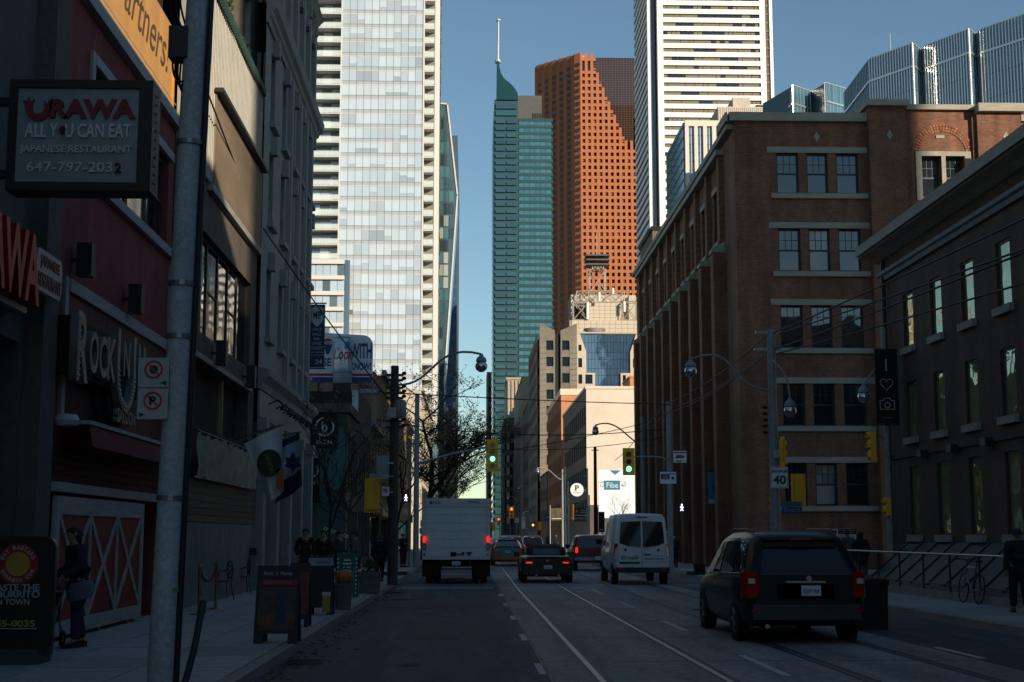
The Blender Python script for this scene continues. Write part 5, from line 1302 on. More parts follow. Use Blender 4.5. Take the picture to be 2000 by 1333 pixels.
pier = MB(); pier.box(ux(846), ux(855), YX - 8, YX - 4, 0, vx(290)); pier.build('stone_pier', mk('pier stone', (.3, .25, .19), .8), cr_t)

# ---- teal tower with curved sail top and spire
YQ = 600.0; FQ = Face('F', YQ); uq = lambda px, py=500: D(px, py, YQ).x
vq = lambda py, px=1020: D(px, py, YQ).z
tt = thing('teal_sail_tower', (24, 620, 0), 'teal glass tower with a curved sail crown and tall white spire', 'building')
tdark = mk('dark teal spandrel', (.02, .06, .07), .35); tg = glass('teal lit glass', (.042, .185, .22), .08, 1.8, orand=.15, metal=.25); tgd = glass('teal shaded glass', (.02, .066, .084), .08, 1.9, orand=.2)  # bright and dark copies of one glass, lit and shaded tone in colour
xq0, xq1, xq2 = uq(965), uq(1012), uq(1080)
MB().box(xq0, xq1, YQ + .5, YQ + 45, 0, vq(195)).build('sail_body', tdark, tt); MB().box(xq1 - .5, xq2, YQ + 3, YQ + 45, 0, vq(230)).build('main_body', tdark, tt)
fh = (vq(230) - vq(750)) / 38
FQ2 = Face('F', YQ + 3)
for j in range(60):
    z = vq(230) - (j + 1) * fh
    if z < 4: break
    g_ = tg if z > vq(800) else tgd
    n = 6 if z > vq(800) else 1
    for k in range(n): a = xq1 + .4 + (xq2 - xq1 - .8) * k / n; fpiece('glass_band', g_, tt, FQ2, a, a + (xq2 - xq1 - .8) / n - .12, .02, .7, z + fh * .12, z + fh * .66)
    fpiece('glass_band', tgd, tt, FQ, xq0 + .6, (xq0 + xq1) / 2 - .2, .02, .3, z + fh * .12, z + fh * .66); fpiece('glass_band', tgd, tt, FQ, (xq0 + xq1) / 2 + .2, xq1 - .5, .02, .3, z + fh * .12, z + fh * .66)
    fpiece('side_band', tgd, tt, Face('R', xq0), YQ + 2, YQ + 44, .02, .3, z + fh * .12, z + fh * .66)
    fpiece('spandrel_ledge', mk('ledge teal', (.012, .034, .04), .5), tt, FQ2, xq1 + .1, xq2 + .3, .02, .9, z + fh * .67, z + fh * 1.1)
for k in range(4): fpiece('crown_band', tgd, tt, FQ, xq0 + .6, xq1 - .5, .02, .3, vq(230) + .8 + k * fh, vq(230) + .8 + k * fh + fh * .7) if k < 2 else None
# sail
pts = [(uq(969), vq(196))] + [(uq(1012), vq(196)), (uq(1011), vq(182)), (uq(1003), vq(170)), (uq(993), vq(161)), (uq(984), vq(154)), (uq(978), vq(144)), (uq(975), vq(132)), (uq(974), vq(120)), (uq(970), vq(120))]
MB().poly(FQ, pts, -9, .4).build('sail_crown', glass('sail teal glass', (.012, .05, .062), .15, 1.4), tt)
for k in range(0):
    sc_ = 1 - k * .16; p2 = [(uq(969) + (u - uq(969)) * sc_, vq(196) + (z - vq(196)) * sc_) for u, z in pts[2:9]]; MB().stroke(FQ, p2, .25, .4, .6).build('sail_rib', tdark, tt)
spm = mk('spire white', (.36, .41, .42), .5, metal=.1)
MB().cyl((uq(972), YQ + 2, vq(150)), (uq(973), YQ + 2, vq(38)), 0.6, .42, n=10).build('spire', spm, tt); MB().lathe([(0, 0), (1.3, 0), (1.3, 1.3), (0, 1.3)], (uq(972), YQ + 2, vq(121)), 12).build('spire_collar', spm, tt); MB().cyl((uq(973), YQ + 2, vq(39)), (uq(973), YQ + 2, vq(36)), 1.0, n=10).build('spire_cap', spm, tt)
MB().box(uq(1013), uq(1061), YQ + 8, YQ + 40, vq(230), D(1035, 187, YQ + 8).z).build('plant_room', mk('plant room grey', (.08, .08, .08), .7), tt)
for k in range(7): MB().box(uq(1042) + k * .7, uq(1042) + k * .7 + .35, YQ + 7.8, YQ + 8, vq(222), vq(211)).build('louvre', black, tt)
for k in range(9): fpiece('crown_pane', tg, tt, FQ2, xq1 + .8 + k * 1.55, xq1 + 2.2 + k * 1.55, .71, .8, vq(247), vq(238))

# ---- red granite tower with stepped crown
YR = 830.0; FRd = Face('F', YR); ur = lambda px, py=400: D(px, py, YR).x
vr = lambda py, px=1150: D(px, py, YR).z
rt2 = thing('red_granite_tower', (70, 860, 0), 'red granite tower with a stepped dark glass crown and serrated side', 'building')
gran = mk('red granite', (.41, .138, .056), .85, var=.1, scale=.05); gdk = glass('granite tower glass', (.012, .012, .014), .05, 1.9)
xR0, xR1 = ur(1133), ur(1300)
MB().box(xR0 + .5, xR1, YR + .8, YR + 60, 0, vr(112)).build('glass_core', glass('bronze crown glass', (.035, .02, .016), .05, 1.9), rt2)
cell = (ur(1243) - ur(1133)) / 10.0; rowh = (vr(260) - vr(520)) / 20.0
steps = [(1133, 105), (1160, 120), (1169, 143), (1178, 172), (1187, 199), (1200, 225), (1208, 250), (1219, 275), (1238, 228), (1258, 205), (1300, 190)]
def top_at(x):
    t = vr(105)
    for px, py in steps:
        if x >= ur(px) - .01: t = vr(py)
    return t
pm = []
for c in range(17):
    x = xR0 + c * cell; tz = min(top_at(x + cell * .2), top_at(max(x - cell * .5, xR0)) if c else 1e9) if False else top_at(x + cell * .3)
    fpiece('granite_pier', gran, rt2, FRd, x, x + cell * .5, .0, .8, 0, tz)
nrow = int(vr(105) / rowh)
for j in range(nrow + 1):
    z = vr(260) + (j - int(vr(260) / rowh)) * rowh
    # each spandrel runs as far as the stepped crown allows
    runs = []; st = None
    for c in range(17):
        x = xR0 + c * cell + cell * .3
        tall = (top_at(x) - z) < rowh * 2.2
        ok = z + rowh * .55 < top_at(x) and not (tall and j % 2)
        if ok and st is None: st = c
        if not ok and st is not None: runs.append((st, c)); st = None
    if st is not None: runs.append((st, 17))
    for a, b in runs: fpiece('granite_spandrel', gran, rt2, FRd, xR0 + a * cell, xR0 + b * cell - cell * .02, .01, .7, z, z + rowh * .45)
bl_ = [MB(), MB()]; rr_ = random.Random(21)
for c in range(17):
    for j in range(10, nrow - 2):
        z = vr(260) + (j - int(vr(260) / rowh)) * rowh + rowh * .45; x = xR0 + (c + .5) * cell
        if rr_.random() < .3 and z + rowh < top_at(x): h_ = rr_.uniform(.2, .55) * rowh; bl_[rr_.random() < .4].fbox(FRd, x + .1, x + cell * .5 - .1, -.5, -.4, z + rowh * .55 - h_, z + rowh * .54)
bl_[0].build('window_blind', mk('brown blind', (.1, .06, .045), .7), rt2)['kind'] = 'stuff'; bl_[1].build('window_blind', mk('tan blind', (.2, .14, .1), .7), rt2)['kind'] = 'stuff'
mb = MB()
for c in range(40): x = xR0 + c * cell * .5; mb.fbox(FRd, x - .06, x + .06, -.78, -.6, vr(280), vr(112))
for j in range(int((vr(114) - vr(280)) / (rowh * .35))): z = vr(280) + j * rowh * .35; mb.fbox(FRd, xR0, xR1, -.78, -.62, z - .06, z + .06)
mb.build('crown_grid', mk('copper grid', (.16, .08, .05), .5), rt2)['kind'] = 'stuff'
# serrated left flank: folds stepping back and down
fx = [1133, 1116, 1101, 1087, 1072, 1058, 1045]; ftop = [112, 117, 121, 125, 129, 133, 134]
for k in range(6):
    yy = YR + 6 + k * 8; a, b = D(fx[k + 1], 400, yy).x, D(fx[k], 400, yy).x; zf_ = D(fx[k], ftop[k], yy).z
    MB().add([(b, yy - 8, 0), (a + (b - a) * .35, yy - 5, 0), (a, yy, 0), (b, yy, 0), (b, yy - 8, zf_), (a + (b - a) * .35, yy - 5, zf_), (a, yy, zf_), (b, yy, zf_)], [(0, 1, 5, 4), (1, 2, 6, 5), (2, 3, 7, 6), (3, 0, 4, 7), (4, 5, 6, 7)]).build('serrated_fold', gran, rt2)
    for j in range(70):
        z = 6 + j * rowh
        if z + rowh > zf_: break
    fo = MB()
    for q in range(j):
        z = 6 + q * rowh; p0 = Vector((b - (b - a) * .05, yy - 7.75, z)); p1 = Vector((a + (b - a) * .42, yy - 5.3, z)); off = Vector((-.12, -.35, 0)); hh = Vector((0, 0, rowh * .5))
        fo.quad(p0 + off, p1 + off, p1 + off + hh, p0 + off + hh)
    fo.build('fold_windows', mk('dull fold pane', (.07, .055, .055), .3), rt2)['kind'] = 'stuff'
MB().box(ur(1134), ur(1152), YR + 8, YR + 16, vr(108), vr(100)).build('roof_plant', mk('pink plant', (.5, .25, .2), .7), rt2)

# ---- white marble tower
YW = 640.0; FWm = Face('F', YW); uw = lambda px, py=250: D(px, py, YW).x
vw = lambda py, px=1400: D(px, py, YW).z
wt_ = thing('white_marble_tower', (110, 670, 0), 'tall white marble tower with dark horizontal window strips', 'building')
marb = mk('white marble', (.82, .8, .76), .55, var=.05, scale=.03); bron = glass('bronze strip glass', (.06, .05, .035), .08, 1.8)
xw0, xw1, xw2, xw3 = uw(1270), uw(1291), uw(1488), uw(1515)
HW = 300.0
MB().box(xw1 + .6, xw2 + 1, YW + .7, YW + 60, 0, HW).build('core', bron, wt_)
MB().box(xw0 + .6, xw1 + 1, YW + 5, YW + 60, 0, HW).build('left_core', glass('blue strip glass', (.02, .045, .075), .05, 2.0), wt_)
MB().box(xw2 + 2.0, xw3 - .3, YW + 4, YW + 60, 0, HW).build('right_core', glass('tan notch glass', (.14, .1, .06), .1, 1.8), wt_)
nfl = 78; fhw = (vw(15) - vw(440)) / 25.0
rw = random.Random(5)
win_d = glass('strip pane dark', (.02, .018, .015), .05, 1.9); win_l = glass('strip pane blind', (.22, .175, .11), .1, 1.6)
for j in range(nfl):
    z = j * fhw
    if z > HW - 4: break
    fpiece('marble_band', marb, wt_, FWm, xw1 + 1.5, xw2, -.05, .6, z + fhw * .45, z + fhw)
    fpiece('side_band', marb, wt_, Face('R', xw0), YW + 6, YW + 60, -.6, 0, z + fhw * .45, z + fhw)
    fpiece('notch_band', mk('notch bronze', (.12, .09, .06), .5), wt_, Face('F', YW + 4), xw2 + 2.7, xw3 - 1.0, .02, .3, z + fhw * .75, z + fhw)
    if vw(460) < z < vw(-20):
        n = 22; ww = (xw2 - xw1 - 1.5) / n; k = 0
        while k < n:
            l = rw.choice((1, 1, 2, 3, 4)); l = min(l, n - k); fpiece('strip_pane', rw.choice((win_d, win_l, win_l)), wt_, FWm, xw1 + 1.5 + k * ww + .12, xw1 + 1.5 + (k + l) * ww - .12, -.4, -.25, z + .05, z + fhw * .41); k += l
fpiece('corner_column', marb, wt_, FWm, xw1 - 1.2, xw1 + 1.5, -3, .7, 0, HW); fpiece('corner_column', marb, wt_, FWm, xw2, xw2 + 2.6, -3, .7, 0, HW); fpiece('corner_column', marb, wt_, FWm, xw3 - 1.0, xw3 + .4, -6, -3, 0, HW)
fpiece('corner_column', marb, wt_, Face('F', YW + 4), xw0 - .3, xw0 + 1.4, -2, .6, 0, HW)

# ---- white ribbed office with blue strips
YV = 330.0; FV = Face('F', YV); uv = lambda px, py=300: D(px, py, YV).x
vv = lambda py, px=1400: D(px, py, YV).z
vb = thing('ribbed_stone_office', (70, 420, 0), 'white stone office with vertical blue glass strips above the brick warehouse', 'building')
pst = mk('white office stone', (.66, .6, .52), .7, var=.06)
xv0, xv1 = uv(1338), uv(1500); zt = vv(237)
MB().box(xv0 + .4, xv1, YV + .5, YV + 30, 0, zt - .2).build('core', glass('blue strip core', (.03, .08, .15), .05, 2.0), vb)
edges = [1338, 1345, 1356, 1363, 1374, 1381, 1391, 1399, 1409, 1417, 1428, 1436, 1447, 1455, 1466, 1474, 1500]
px_ = [(1338, 1345.5), (1356, 1363), (1373.5, 1381), (1391, 1399), (1409, 1417), (1427, 1435), (1445, 1453), (1463, 1471), (1481, 1500)]
for a, b in px_: fpiece('stone_rib', pst, vb, FV, uv(a), uv(b), -.3, .5, 0, vv(248))
fpiece('stone_head', pst, vb, FV, uv(1338), xv1, -.5, .55, vv(248), zt)
for i in range(8):
    a, b = uv(px_[i][1]), uv(px_[i + 1][0])
    for j in range(17):
        z = vv(248) - (j + 1) * 2.15
        for k in (0, 1): fpiece('strip_pane', glass('office blue pane', (.05, .12, .22), .04, 2.2, orand=.3), vb, FV, a + (b - a) * k / 2 + .08, a + (b - a) * (k + 1) / 2 - .06, -.35, -.2, z + .1, z + 2.05)
    fpiece('strip_mullion', pst, vb, FV, (a + b) / 2 - .06, (a + b) / 2 + .08, -.3, -.1, vv(470), vv(248))
FVs = Face('R', xv0)
MB().box(uv(1338) - .3, uv(1338) - .02, YV + .4, YV + 30, 0, zt - .3).build('side_wall', glass('dark teal flank', (.02, .06, .07), .06, 1.9), vb)
for j in range(18): fpiece('flank_band', mk('flank grey', (.06, .09, .1), .5), vb, Face('R', uv(1338) - .3), YV + 1, YV + 29, .01, .1, zt - 1.6 - j * 2.6, zt - 1.2 - j * 2.6)
pent = mk('penthouse cream', (.5, .44, .37), .8); P6 = lambda px, py: D(px, py, YV + 6); MB().box(P6(1402, 220).x, P6(1514, 220).x, YV + 6, YV + 26, zt - 1, P6(1450, 209).z).build('penthouse', pent, vb); MB().box(P6(1432, 200).x, P6(1466, 200).x, YV + 6.4, YV + 24, P6(1450, 209).z, P6(1450, 190).z).build('lift_house', pent, vb)
for k in range(26): fpiece('penthouse_rib', pent, vb, Face('F', YV + 6), P6(1403, 220).x + k * .5, P6(1403, 220).x + k * .5 + .25, .01, .12, zt, P6(1450, 211).z)
MB().box(P6(1478, 205).x, P6(1510, 205).x, YV + 7, YV + 20, P6(1450, 209).z, P6(1450, 203).z).build('roof_louvre', black, vb)
MB().cyl((uv(1460), YV + 9, vv(190)), (uv(1460), YV + 9, vv(184)), .12).build('roof_vent', dark, vb)

# ---- faceted blue glass complex on the right
bgc = thing('faceted_glass_complex', (80, 240, 0), 'faceted blue glass office block with shining vertical fins on the right', 'building')
ftp = [(1516, 182, 300), (1549, 168, 290), (1600, 172, 296), (1612, 168, 288), (1652, 168, 292), (1650, 186, 255), (1699, 116, 236), (1783, 98, 228), (1800, 99, 232), (1808, 95, 229), (1893, 74, 221), (1906, 73, 224), (1916, 66, 221), (2030, 38, 212), (2060, 38, 216)]
HB = D(1699, 116, 236).z
def gpt(px, py, yy): p = D(px, py, yy); return Vector((p.x, p.y, 0))
P = [gpt(*t) for t in ftp]
fin = mk('shining alloy fin', (.75, .74, .72), .3, metal=.75, var=.05)
bgl = glass('complex blue glass', (.06, .15, .2), .04, 2.4, wave=.2, wscale=.3, orand=.25)
HL = D(1549, 168, 290).z; palef = mk('pale thin fin', (.3, .36, .4), .4, metal=.4)
for i in range(len(P) - 1):
    a, b = P[i], P[i + 1]
    if i == 4: continue
    hh = HL if i < 4 else HB
    dv = (b - a); L_ = dv.length; dv = dv / L_; nv = Vector((dv.y, -dv.x, 0))
    if nv.dot((a + b) / 2) > 0: nv = -nv
    MB().loft([[(a.x, a.y, z), (b.x, b.y, z), (b.x - nv.x * 6, b.y - nv.y * 6 + 8, z), (a.x - nv.x * 6, a.y - nv.y * 6 + 8, z)] for z in (0, hh)]).build('body', tdark, bgc)
    n = max(1, round(L_ / 1.15)); ang = math.atan2(dv.y, dv.x)
    big = i in (6, 9, 12)
    zf = hh - 1.8; zlist = [(hh - 4.0, hh)]
    zz = hh - 4.0
    while zz > 26: zlist.append((zz - 3.95, zz)); zz -= 3.95
    for k in range(n):
        c = a + dv * (L_ * (k + .5) / n) + nv * .08
        for (z0, z1) in zlist[:11]:
            piece('pane', bgl, bgc, (c.x, c.y, (z0 + z1) / 2), (L_ / n - .08, .1, z1 - z0 - .12), (0, 0, ang))
    for k in range((2 if big else 1) * n + 1):
        c = a + dv * (L_ * k / n / (2 if big else 1)) + nv * .16
        piece('fin', fin if big or i < 4 or k in (0, n) else palef, bgc, (c.x, c.y, hh / 2 + 10), (.19 if big else .09, .26 if big else .16, hh - 20), (0, 0, ang))
    for j, (z0, z1) in enumerate(zlist[:11]):
        if j % 3 == 0 or i < 4:
            c = (a + b) / 2 + nv * .2; piece('floor_band', fin if j % 3 == 0 else palef, bgc, (c.x, c.y, z0), (L_, .3, .35 if j % 3 == 0 else .12), (0, 0, ang))
    c = (a + b) / 2 + nv * .1; piece('parapet_rail', fin, bgc, (c.x, c.y, hh + .1), (L_, .2, .2), (0, 0, ang))
mp = D(1738, 66, 240); MB().cyl((mp.x, 240, HB - 2), (mp.x, 240, mp.z), .16, .08, n=6).build('mast', spm, bgc)
c_ = D(1585, 175, 300); mb = MB(); mb.box(c_.x - .5, c_.x + 3.2, 300, 302, HL, HL + 1.6); mb.cyl((c_.x + .6, 301, HL + 1.2), (c_.x - 2.4, 299, HL + 2.2), .18, n=6); mb.build('window_crane', steel, bgc)

# ================================================================== unseen blocks added behind the viewpoint to shade the street and fill reflections
for nm, lab, x0, x1, y0, y1, h in (('unseen_shade_tower', 'unseen tall block added behind the viewpoint on the right to shade the street', 53.5, 85, -46, -25, 95), ('unseen_shade_block', 'unseen mid-rise block added behind the viewpoint on the right to shade the street', 13.4, 45, -75, 5.2, 0), ('unseen_reflected_block', 'unseen mid-rise block added behind the viewpoint on the left for reflections', -40, -6.4, -70, -9, 18)):
    if not h: h = 10.4 + 19.6 / math.sin(R(SUN_AZ)) * math.tan(R(SUN_EL))
    t_ = thing(nm, ((x0 + x1) / 2, y1, 0), lab, 'building'); MB().box(x0, x1, y0, y1, 0, h).build('wall', mk('rear tan stone', (.26, .22, .17), .85), t_)
    for j in range(int(h / 4)):
        fpiece('window_band', winglass, t_, Face('B', y1), x0 + .6, x1 - .6, .005, .06, 1.4 + j * 4, 3.4 + j * 4)
        fpiece('window_band', winglass, t_, Face('R' if x0 > 0 else 'L', x0 if x0 > 0 else x1), y0 + .6, y1 - .6, .005, .06, 1.4 + j * 4, 3.4 + j * 4)
# ================================================================== POLES, SIGNALS, SIGNS, WIRES
polem = mk('weathered pole steel', (.3, .335, .355), .6, metal=.1, var=.2, scale=3, dirt=.3)
woodp = mk('dark timber pole', (.06, .052, .045), .85, bump=.3)
globe = mk('silver lamp globe', (.55, .56, .57), .15, metal=.9, var=.05)
struct(MB().box(13.42, 45, 44.75, CS0 - 1.2, -.01, .15).build('sidewalk_right_inner', slabm))
def tapered(name, par, p, q, r0, r1, m, n=12): return MB().cyl(p, q, r0, r1, n=n).build(name, m, par, smooth=True)
def lamp_head(par, p, s_=1.0, arm=None, armr=.035):
    p = Vector(p)
    if arm: MB().tube(arm, armr, 6).build('lamp_arm', polem, par, smooth=True)
    o = MB().lathe([(0, .34), (.05, .34), (.07, .28), (.1, .24), (.15, .2), (.17, .13), (.17, .08), (.0, .08)], p, 14).build('lamp', polem, par, smooth=True)
    MB().lathe([(.13, .08), (.19, .0), (.2, -.08), (.17, -.17), (.09, -.24), (0, -.26)], p, 14).build('lamp_globe', globe, o, smooth=True)
def bezier(a, b, c, d, n=14):
    a, b, c, d = map(Vector, (a, b, c, d)); return [a * (1 - t) ** 3 + 3 * b * t * (1 - t) ** 2 + 3 * c * t * t * (1 - t) + d * t ** 3 for t in [k / n for k in range(n + 1)]]

# near left pole
p1 = thing('steel_pole', (-3.06, 14.6, .15), 'thick grey steel pole on the near left sidewalk carrying two parking signs', 'pole')
b_, t_ = Vector((-3.06, 14.6, .15)), D(386, 0, 14.6); up1 = (t_ - b_).normalized(); top1 = b_ + up1 * 11.5
tapered('shaft', p1, b_, top1, .138, .105, mk('galvanised pole', (.5, .55, .57), .6, var=.22, scale=3, dirt=.35, stretch=(1, 1, .2)), 18)
for zf in (1.9, 3.55, 4.1, 5.6, 8.3): c_ = b_ + up1 * zf; MB().cyl(c_, c_ + up1 * .05, .143, n=18).build('band', steel, p1)
q_ = Vector((.15, -.02, 0)); MB().cyl(b_ + q_, b_ + q_ + up1 * 9, .035, .03, n=10).build('shade_side_pipe', dark, p1)  # added dark pipe stands in for the pole's shaded right side
MB().lathe([(.15, 0), (.24, 0), (.24, .05), (.18, .09), (.15, .1)], (-3.06, 14.6, .15), 16).build('base_flange', polem, p1)
c_ = D(352, 88, 14.6); MB().box(c_.x - .1, c_.x + .1, c_.y - .12, c_.y + .12, c_.z - .17, c_.z + .17).build('junction_box', dark, p1)
mb = MB()
for k in range(4): mb.tube(bezier(c_ + Vector((-.06 + .03 * k, -.05, -.17)), c_ + Vector((-.08 + .02 * k, -.05, -.5 - .06 * k)), c_ + Vector((.12, -.1, -.5 - .04 * k)), c_ + Vector((.17, -.08, -.25))), .012, 5)
for k in range(3): mb.tube(bezier(c_ + Vector((-.02 + .04 * k, 0, .17)), c_ + Vector((-.2 + .1 * k, 0, .4)), c_ + Vector((-.1, 0, .6)), c_ + Vector((.1 + .02 * k, -.1, .7))), .012, 5)
mb.build('cable_loops', black, p1)['kind'] = 'stuff'
MB().box(c_.x - .25, c_.x + .3, c_.y - .03, c_.y + .03, c_.z + .52, c_.z + .58).build('bracket', dark, p1)
sticker = D(343, 1152, 14.45); MB().box(sticker.x - .03, sticker.x + .03, 14.448, 14.456, sticker.z - .02, sticker.z + .02).build('green_sticker', mk('sticker green', (.03, .3, .08), .5), p1)
def prohib(par, F, u, z, r, d, inner):
    MB().ring(F, u, z, r * .78, r, d, d + .003, 26).build('red_ring', signred, par)
    if inner == 'disc': MB().disc(F, u, z, r * .5, d, d + .002, 8).build('black_octagon', signblack, par)
    else: text('P', signblack, par, F, u, d + .002, z, r * .7, r * .95, bold=.04)
    a = r * .6; MB().stroke(F, [(u - a, z + a), (u + a, z - a)], r * .18, d + .003, d + .006).build('red_slash', signred, par)
YS2 = 14.42; Fs = Face('F', YS2)
for (py0, py1, kind, lab) in ((699, 757, 'disc', 'upper no stopping sign with red circle on the near left pole'), (759, 819, 'P', 'lower no parking sign with red circle on the near left pole')):
    a, b = D(271, py0, YS2), D(329, py1, YS2); off = 0 if kind == 'disc' else -.01
    s_ = thing('parking_sign', ((a.x + b.x) / 2, YS2, b.z), lab, 'road sign', 'parking signs on the near left pole')
    fpiece('plate', mk('sign plate dull', (.42, .44, .45), .5, var=.06), s_, Fs, a.x + off, b.x + off, -.01, 0, b.z, a.z)
    xm, zm = (a.x + b.x) / 2 + off, (a.z + b.z) / 2 + .03; prohib(s_, Fs, xm, zm, .094, .001, kind)
    dr = 1 if kind == 'disc' else -1; MB().poly(Fs, [(xm + dr * .07, b.z + .045), (xm + dr * .13, b.z + .02), (xm + dr * .13, b.z + .07)], .001, .003).build('arrow', signblack, s_)
    MB().box(b.x + off, b_.x + .0, YS2 + .005, YS2 + .06, zm - .02, zm + .02).build('clamp', steel, s_)
# bent stub post at the kerb
bp = thing('bent_post', (-2.8, 13.9, .15), 'leaning dark stub post right of the near left pole', 'post')
q0, q1 = D(397, 1175, 14.5), D(352, 1350, 13.8); q1.z = .15
MB().tube([q1, q1.lerp(q0, .5) + Vector((.02, 0, 0)), q0], .035, 8).build('shaft', dark, bp, smooth=True); MB().box(q0.x - .03, q0.x + .03, q0.y - .02, q0.y + .02, q0.z - .12, q0.z + .05).build('torn_cap', mk('worn strip', (.2, .2, .19), .7), bp)

# left utility pole with the curved lamp arm
def upole(lab, px, base_y, ptop, X=None, r=.16, m=None, name='utility_pole'):
    b = D(px, 1100, base_y); b = Vector((b.x if X is None else X, base_y, .15)); t = D(px, ptop, base_y)
    o = thing(name, b, lab, 'pole'); tapered('shaft', o, b, (b.x, base_y, t.z), r, r * .75, m or polem)
    return o, b, t.z
p2, b2_, z2 = upole('dark pole on the left corner with a long curved lamp arm over the road', 767, 45.5, 715, m=woodp, r=.17)
L_ = D(940, 712, 45.5); st = Vector((b2_.x, 45.5, D(767, 752, 45.5).z))
lamp_head(p2, L_, 1, bezier(st, st + Vector((1.3, 0, -.1)), L_ + Vector((-1.6, 0, .75)), L_ + Vector((0, 0, .33))), .04)
for k, py in enumerate((733, 743, 758, 768, 778, 823, 835)):
    z = D(767, py, 45.5).z; MB().box(b2_.x - .28, b2_.x + .28, 45.46, 45.54, z - .04, z + .04).build('cross_bracket', dark, p2)
    MB().lathe([(0, 0), (.06, .02), (.08, .06), (.06, .1), (0, .12)], (b2_.x + .3, 45.5, z), 8).build('insulator', black, p2)
c_ = D(780, 801, 45.5); MB().lathe([(0, -.3), (.16, -.28), (.2, -.2), (.2, .22), (.16, .3), (0, .33)], (c_.x + .03, 45.4, c_.z), 14).build('transformer', mk('transformer grey', (.2, .21, .21), .5), p2, smooth=True)
c_ = D(768, 805, 45.3); MB().box(c_.x - .16, c_.x + .1, 45.15, 45.35, c_.z - .2, c_.z + .14).build('meter_box', mk('meter white', (.35, .35, .34), .5), p2)
def signplate(lab, px0, py0, px1, py1, Y, m, name='road_sign', group=None, post=None, cat='sign'):
    a, b = D(px0, py0, Y), D(px1, py1, Y); s_ = thing(name, ((a.x + b.x) / 2, Y, b.z), lab, cat, group); F = Face('F', Y)
    fpiece('plate', m, s_, F, a.x, b.x, -.02, 0, b.z, a.z); return s_, F, a.x, b.x, b.z, a.z
# signs on it
s_, F, x0, x1, z0, z1 = signplate('small white no stopping sign on the left corner pole', 746, 951, 760, 969, 45.2, signwhite); prohib(s_, F, (x0 + x1) / 2, (z0 + z1) / 2 + .03, .09, .001, 'disc'); MB().box(x1, b2_.x, 45.21, 45.25, z0 + .1, z0 + .14).build('clamp', steel, s_)
s_, F, x0, x1, z0, z1 = signplate('blank grey back of a sign panel on the left corner pole', 735, 890, 760, 925, 45.3, mk('sign back grey', (.25, .27, .28), .5)); MB().box(x1, b2_.x, 45.31, 45.35, z0 + .3, z0 + .36).build('clamp', steel, s_)
s_, F, x0, x1, z0, z1 = signplate('white street name sign on the left corner pole', 722, 926, 757, 935, 45.2, mk('name plate', (.4, .42, .43), .5), 'street_name_sign'); text('DUNCAN ST', signblack, s_, F, (x0 + x1) / 2, .002, (z0 + z1) / 2, (x1 - x0) * .8, (z1 - z0) * .55); MB().lathe([(0, .1), (.04, .05), (.05, 0)], ((x0 + x1) / 2, 45.2, z1), 8).build('finial', steel, s_); MB().box(x1, b2_.x, 45.21, 45.24, z0 + .05, z0 + .09).build('clamp', steel, s_)

# traffic signals
grn = emit('green signal lens', (.12, 1.0, .62), 3.2); redl = emit('red signal lens', (1, .09, .04), 4.0); amb = emit('orange signal lens', (1, .3, .05), 3.0); walk = emit('walk symbol', (.9, .8, 1.0), 2.2)
def signal(lab, p, n=3, lit=None, face=0, s_=1.0, back=True, group='traffic signals', mm=None):
    """p: centre of the head; face: heading in degrees, 0 = faces the camera; lit (index from top, material)"""
    t = thing('traffic_signal', p, lab, 'traffic signal', group, rz=R(face), local=True); F = Face('F', 0)
    H = .36 * n * s_; wd = .36 * s_
    MB().box(-wd / 2, wd / 2, 0, .2 * s_, -H / 2, H / 2).build('housing', yellow, t, local=True)
    if back: MB().fbox(F, -wd * .82, wd * .82, -.03, -.005, -H / 2 - .13 * s_, H / 2 + .13 * s_).build('backboard', yellow, t, local=True)
    for k in range(n):
        z = H / 2 - .36 * s_ * (k + .5); m = lit[1] if lit and lit[0] == k else lens_off
        MB().disc(F, 0, z, .13 * s_, .001, .02, 16).build('lens', m, t, local=True)
        MB().ring(F, 0, z, .135 * s_, .15 * s_, .001, .11 * s_, 14, R(-10), R(190)).build('visor', yellow, t, local=True)
    return t
c_ = D(962, 890, 71); signal('four lens yellow signal showing green over the left lanes', c_, 4, (2, grn), s_=.94)
c_ = D(1228, 902, 66); signal('three lens yellow signal showing green before the brick warehouse', c_, 3, (2, grn), s_=.94)
p3, b3_, z3 = upole('steel signal pole past the left corner holding the mast arm', 812, 71, 770, r=.15)
tapered('conduit_pole', p3, (b3_.x - .35, 71.2, .15), (b3_.x - .35, 71.2, D(800, 860, 71).z), .07, .06, polem)
a_, e_ = Vector((b3_.x, 71, D(815, 907, 71).z)), D(955, 872, 71) + Vector((0, .25, 0)); MB().tube([a_, a_.lerp(e_, .5) + Vector((0, 0, .08)), e_], .07, 8, .04).build('mast_arm', steel, p3, smooth=True)
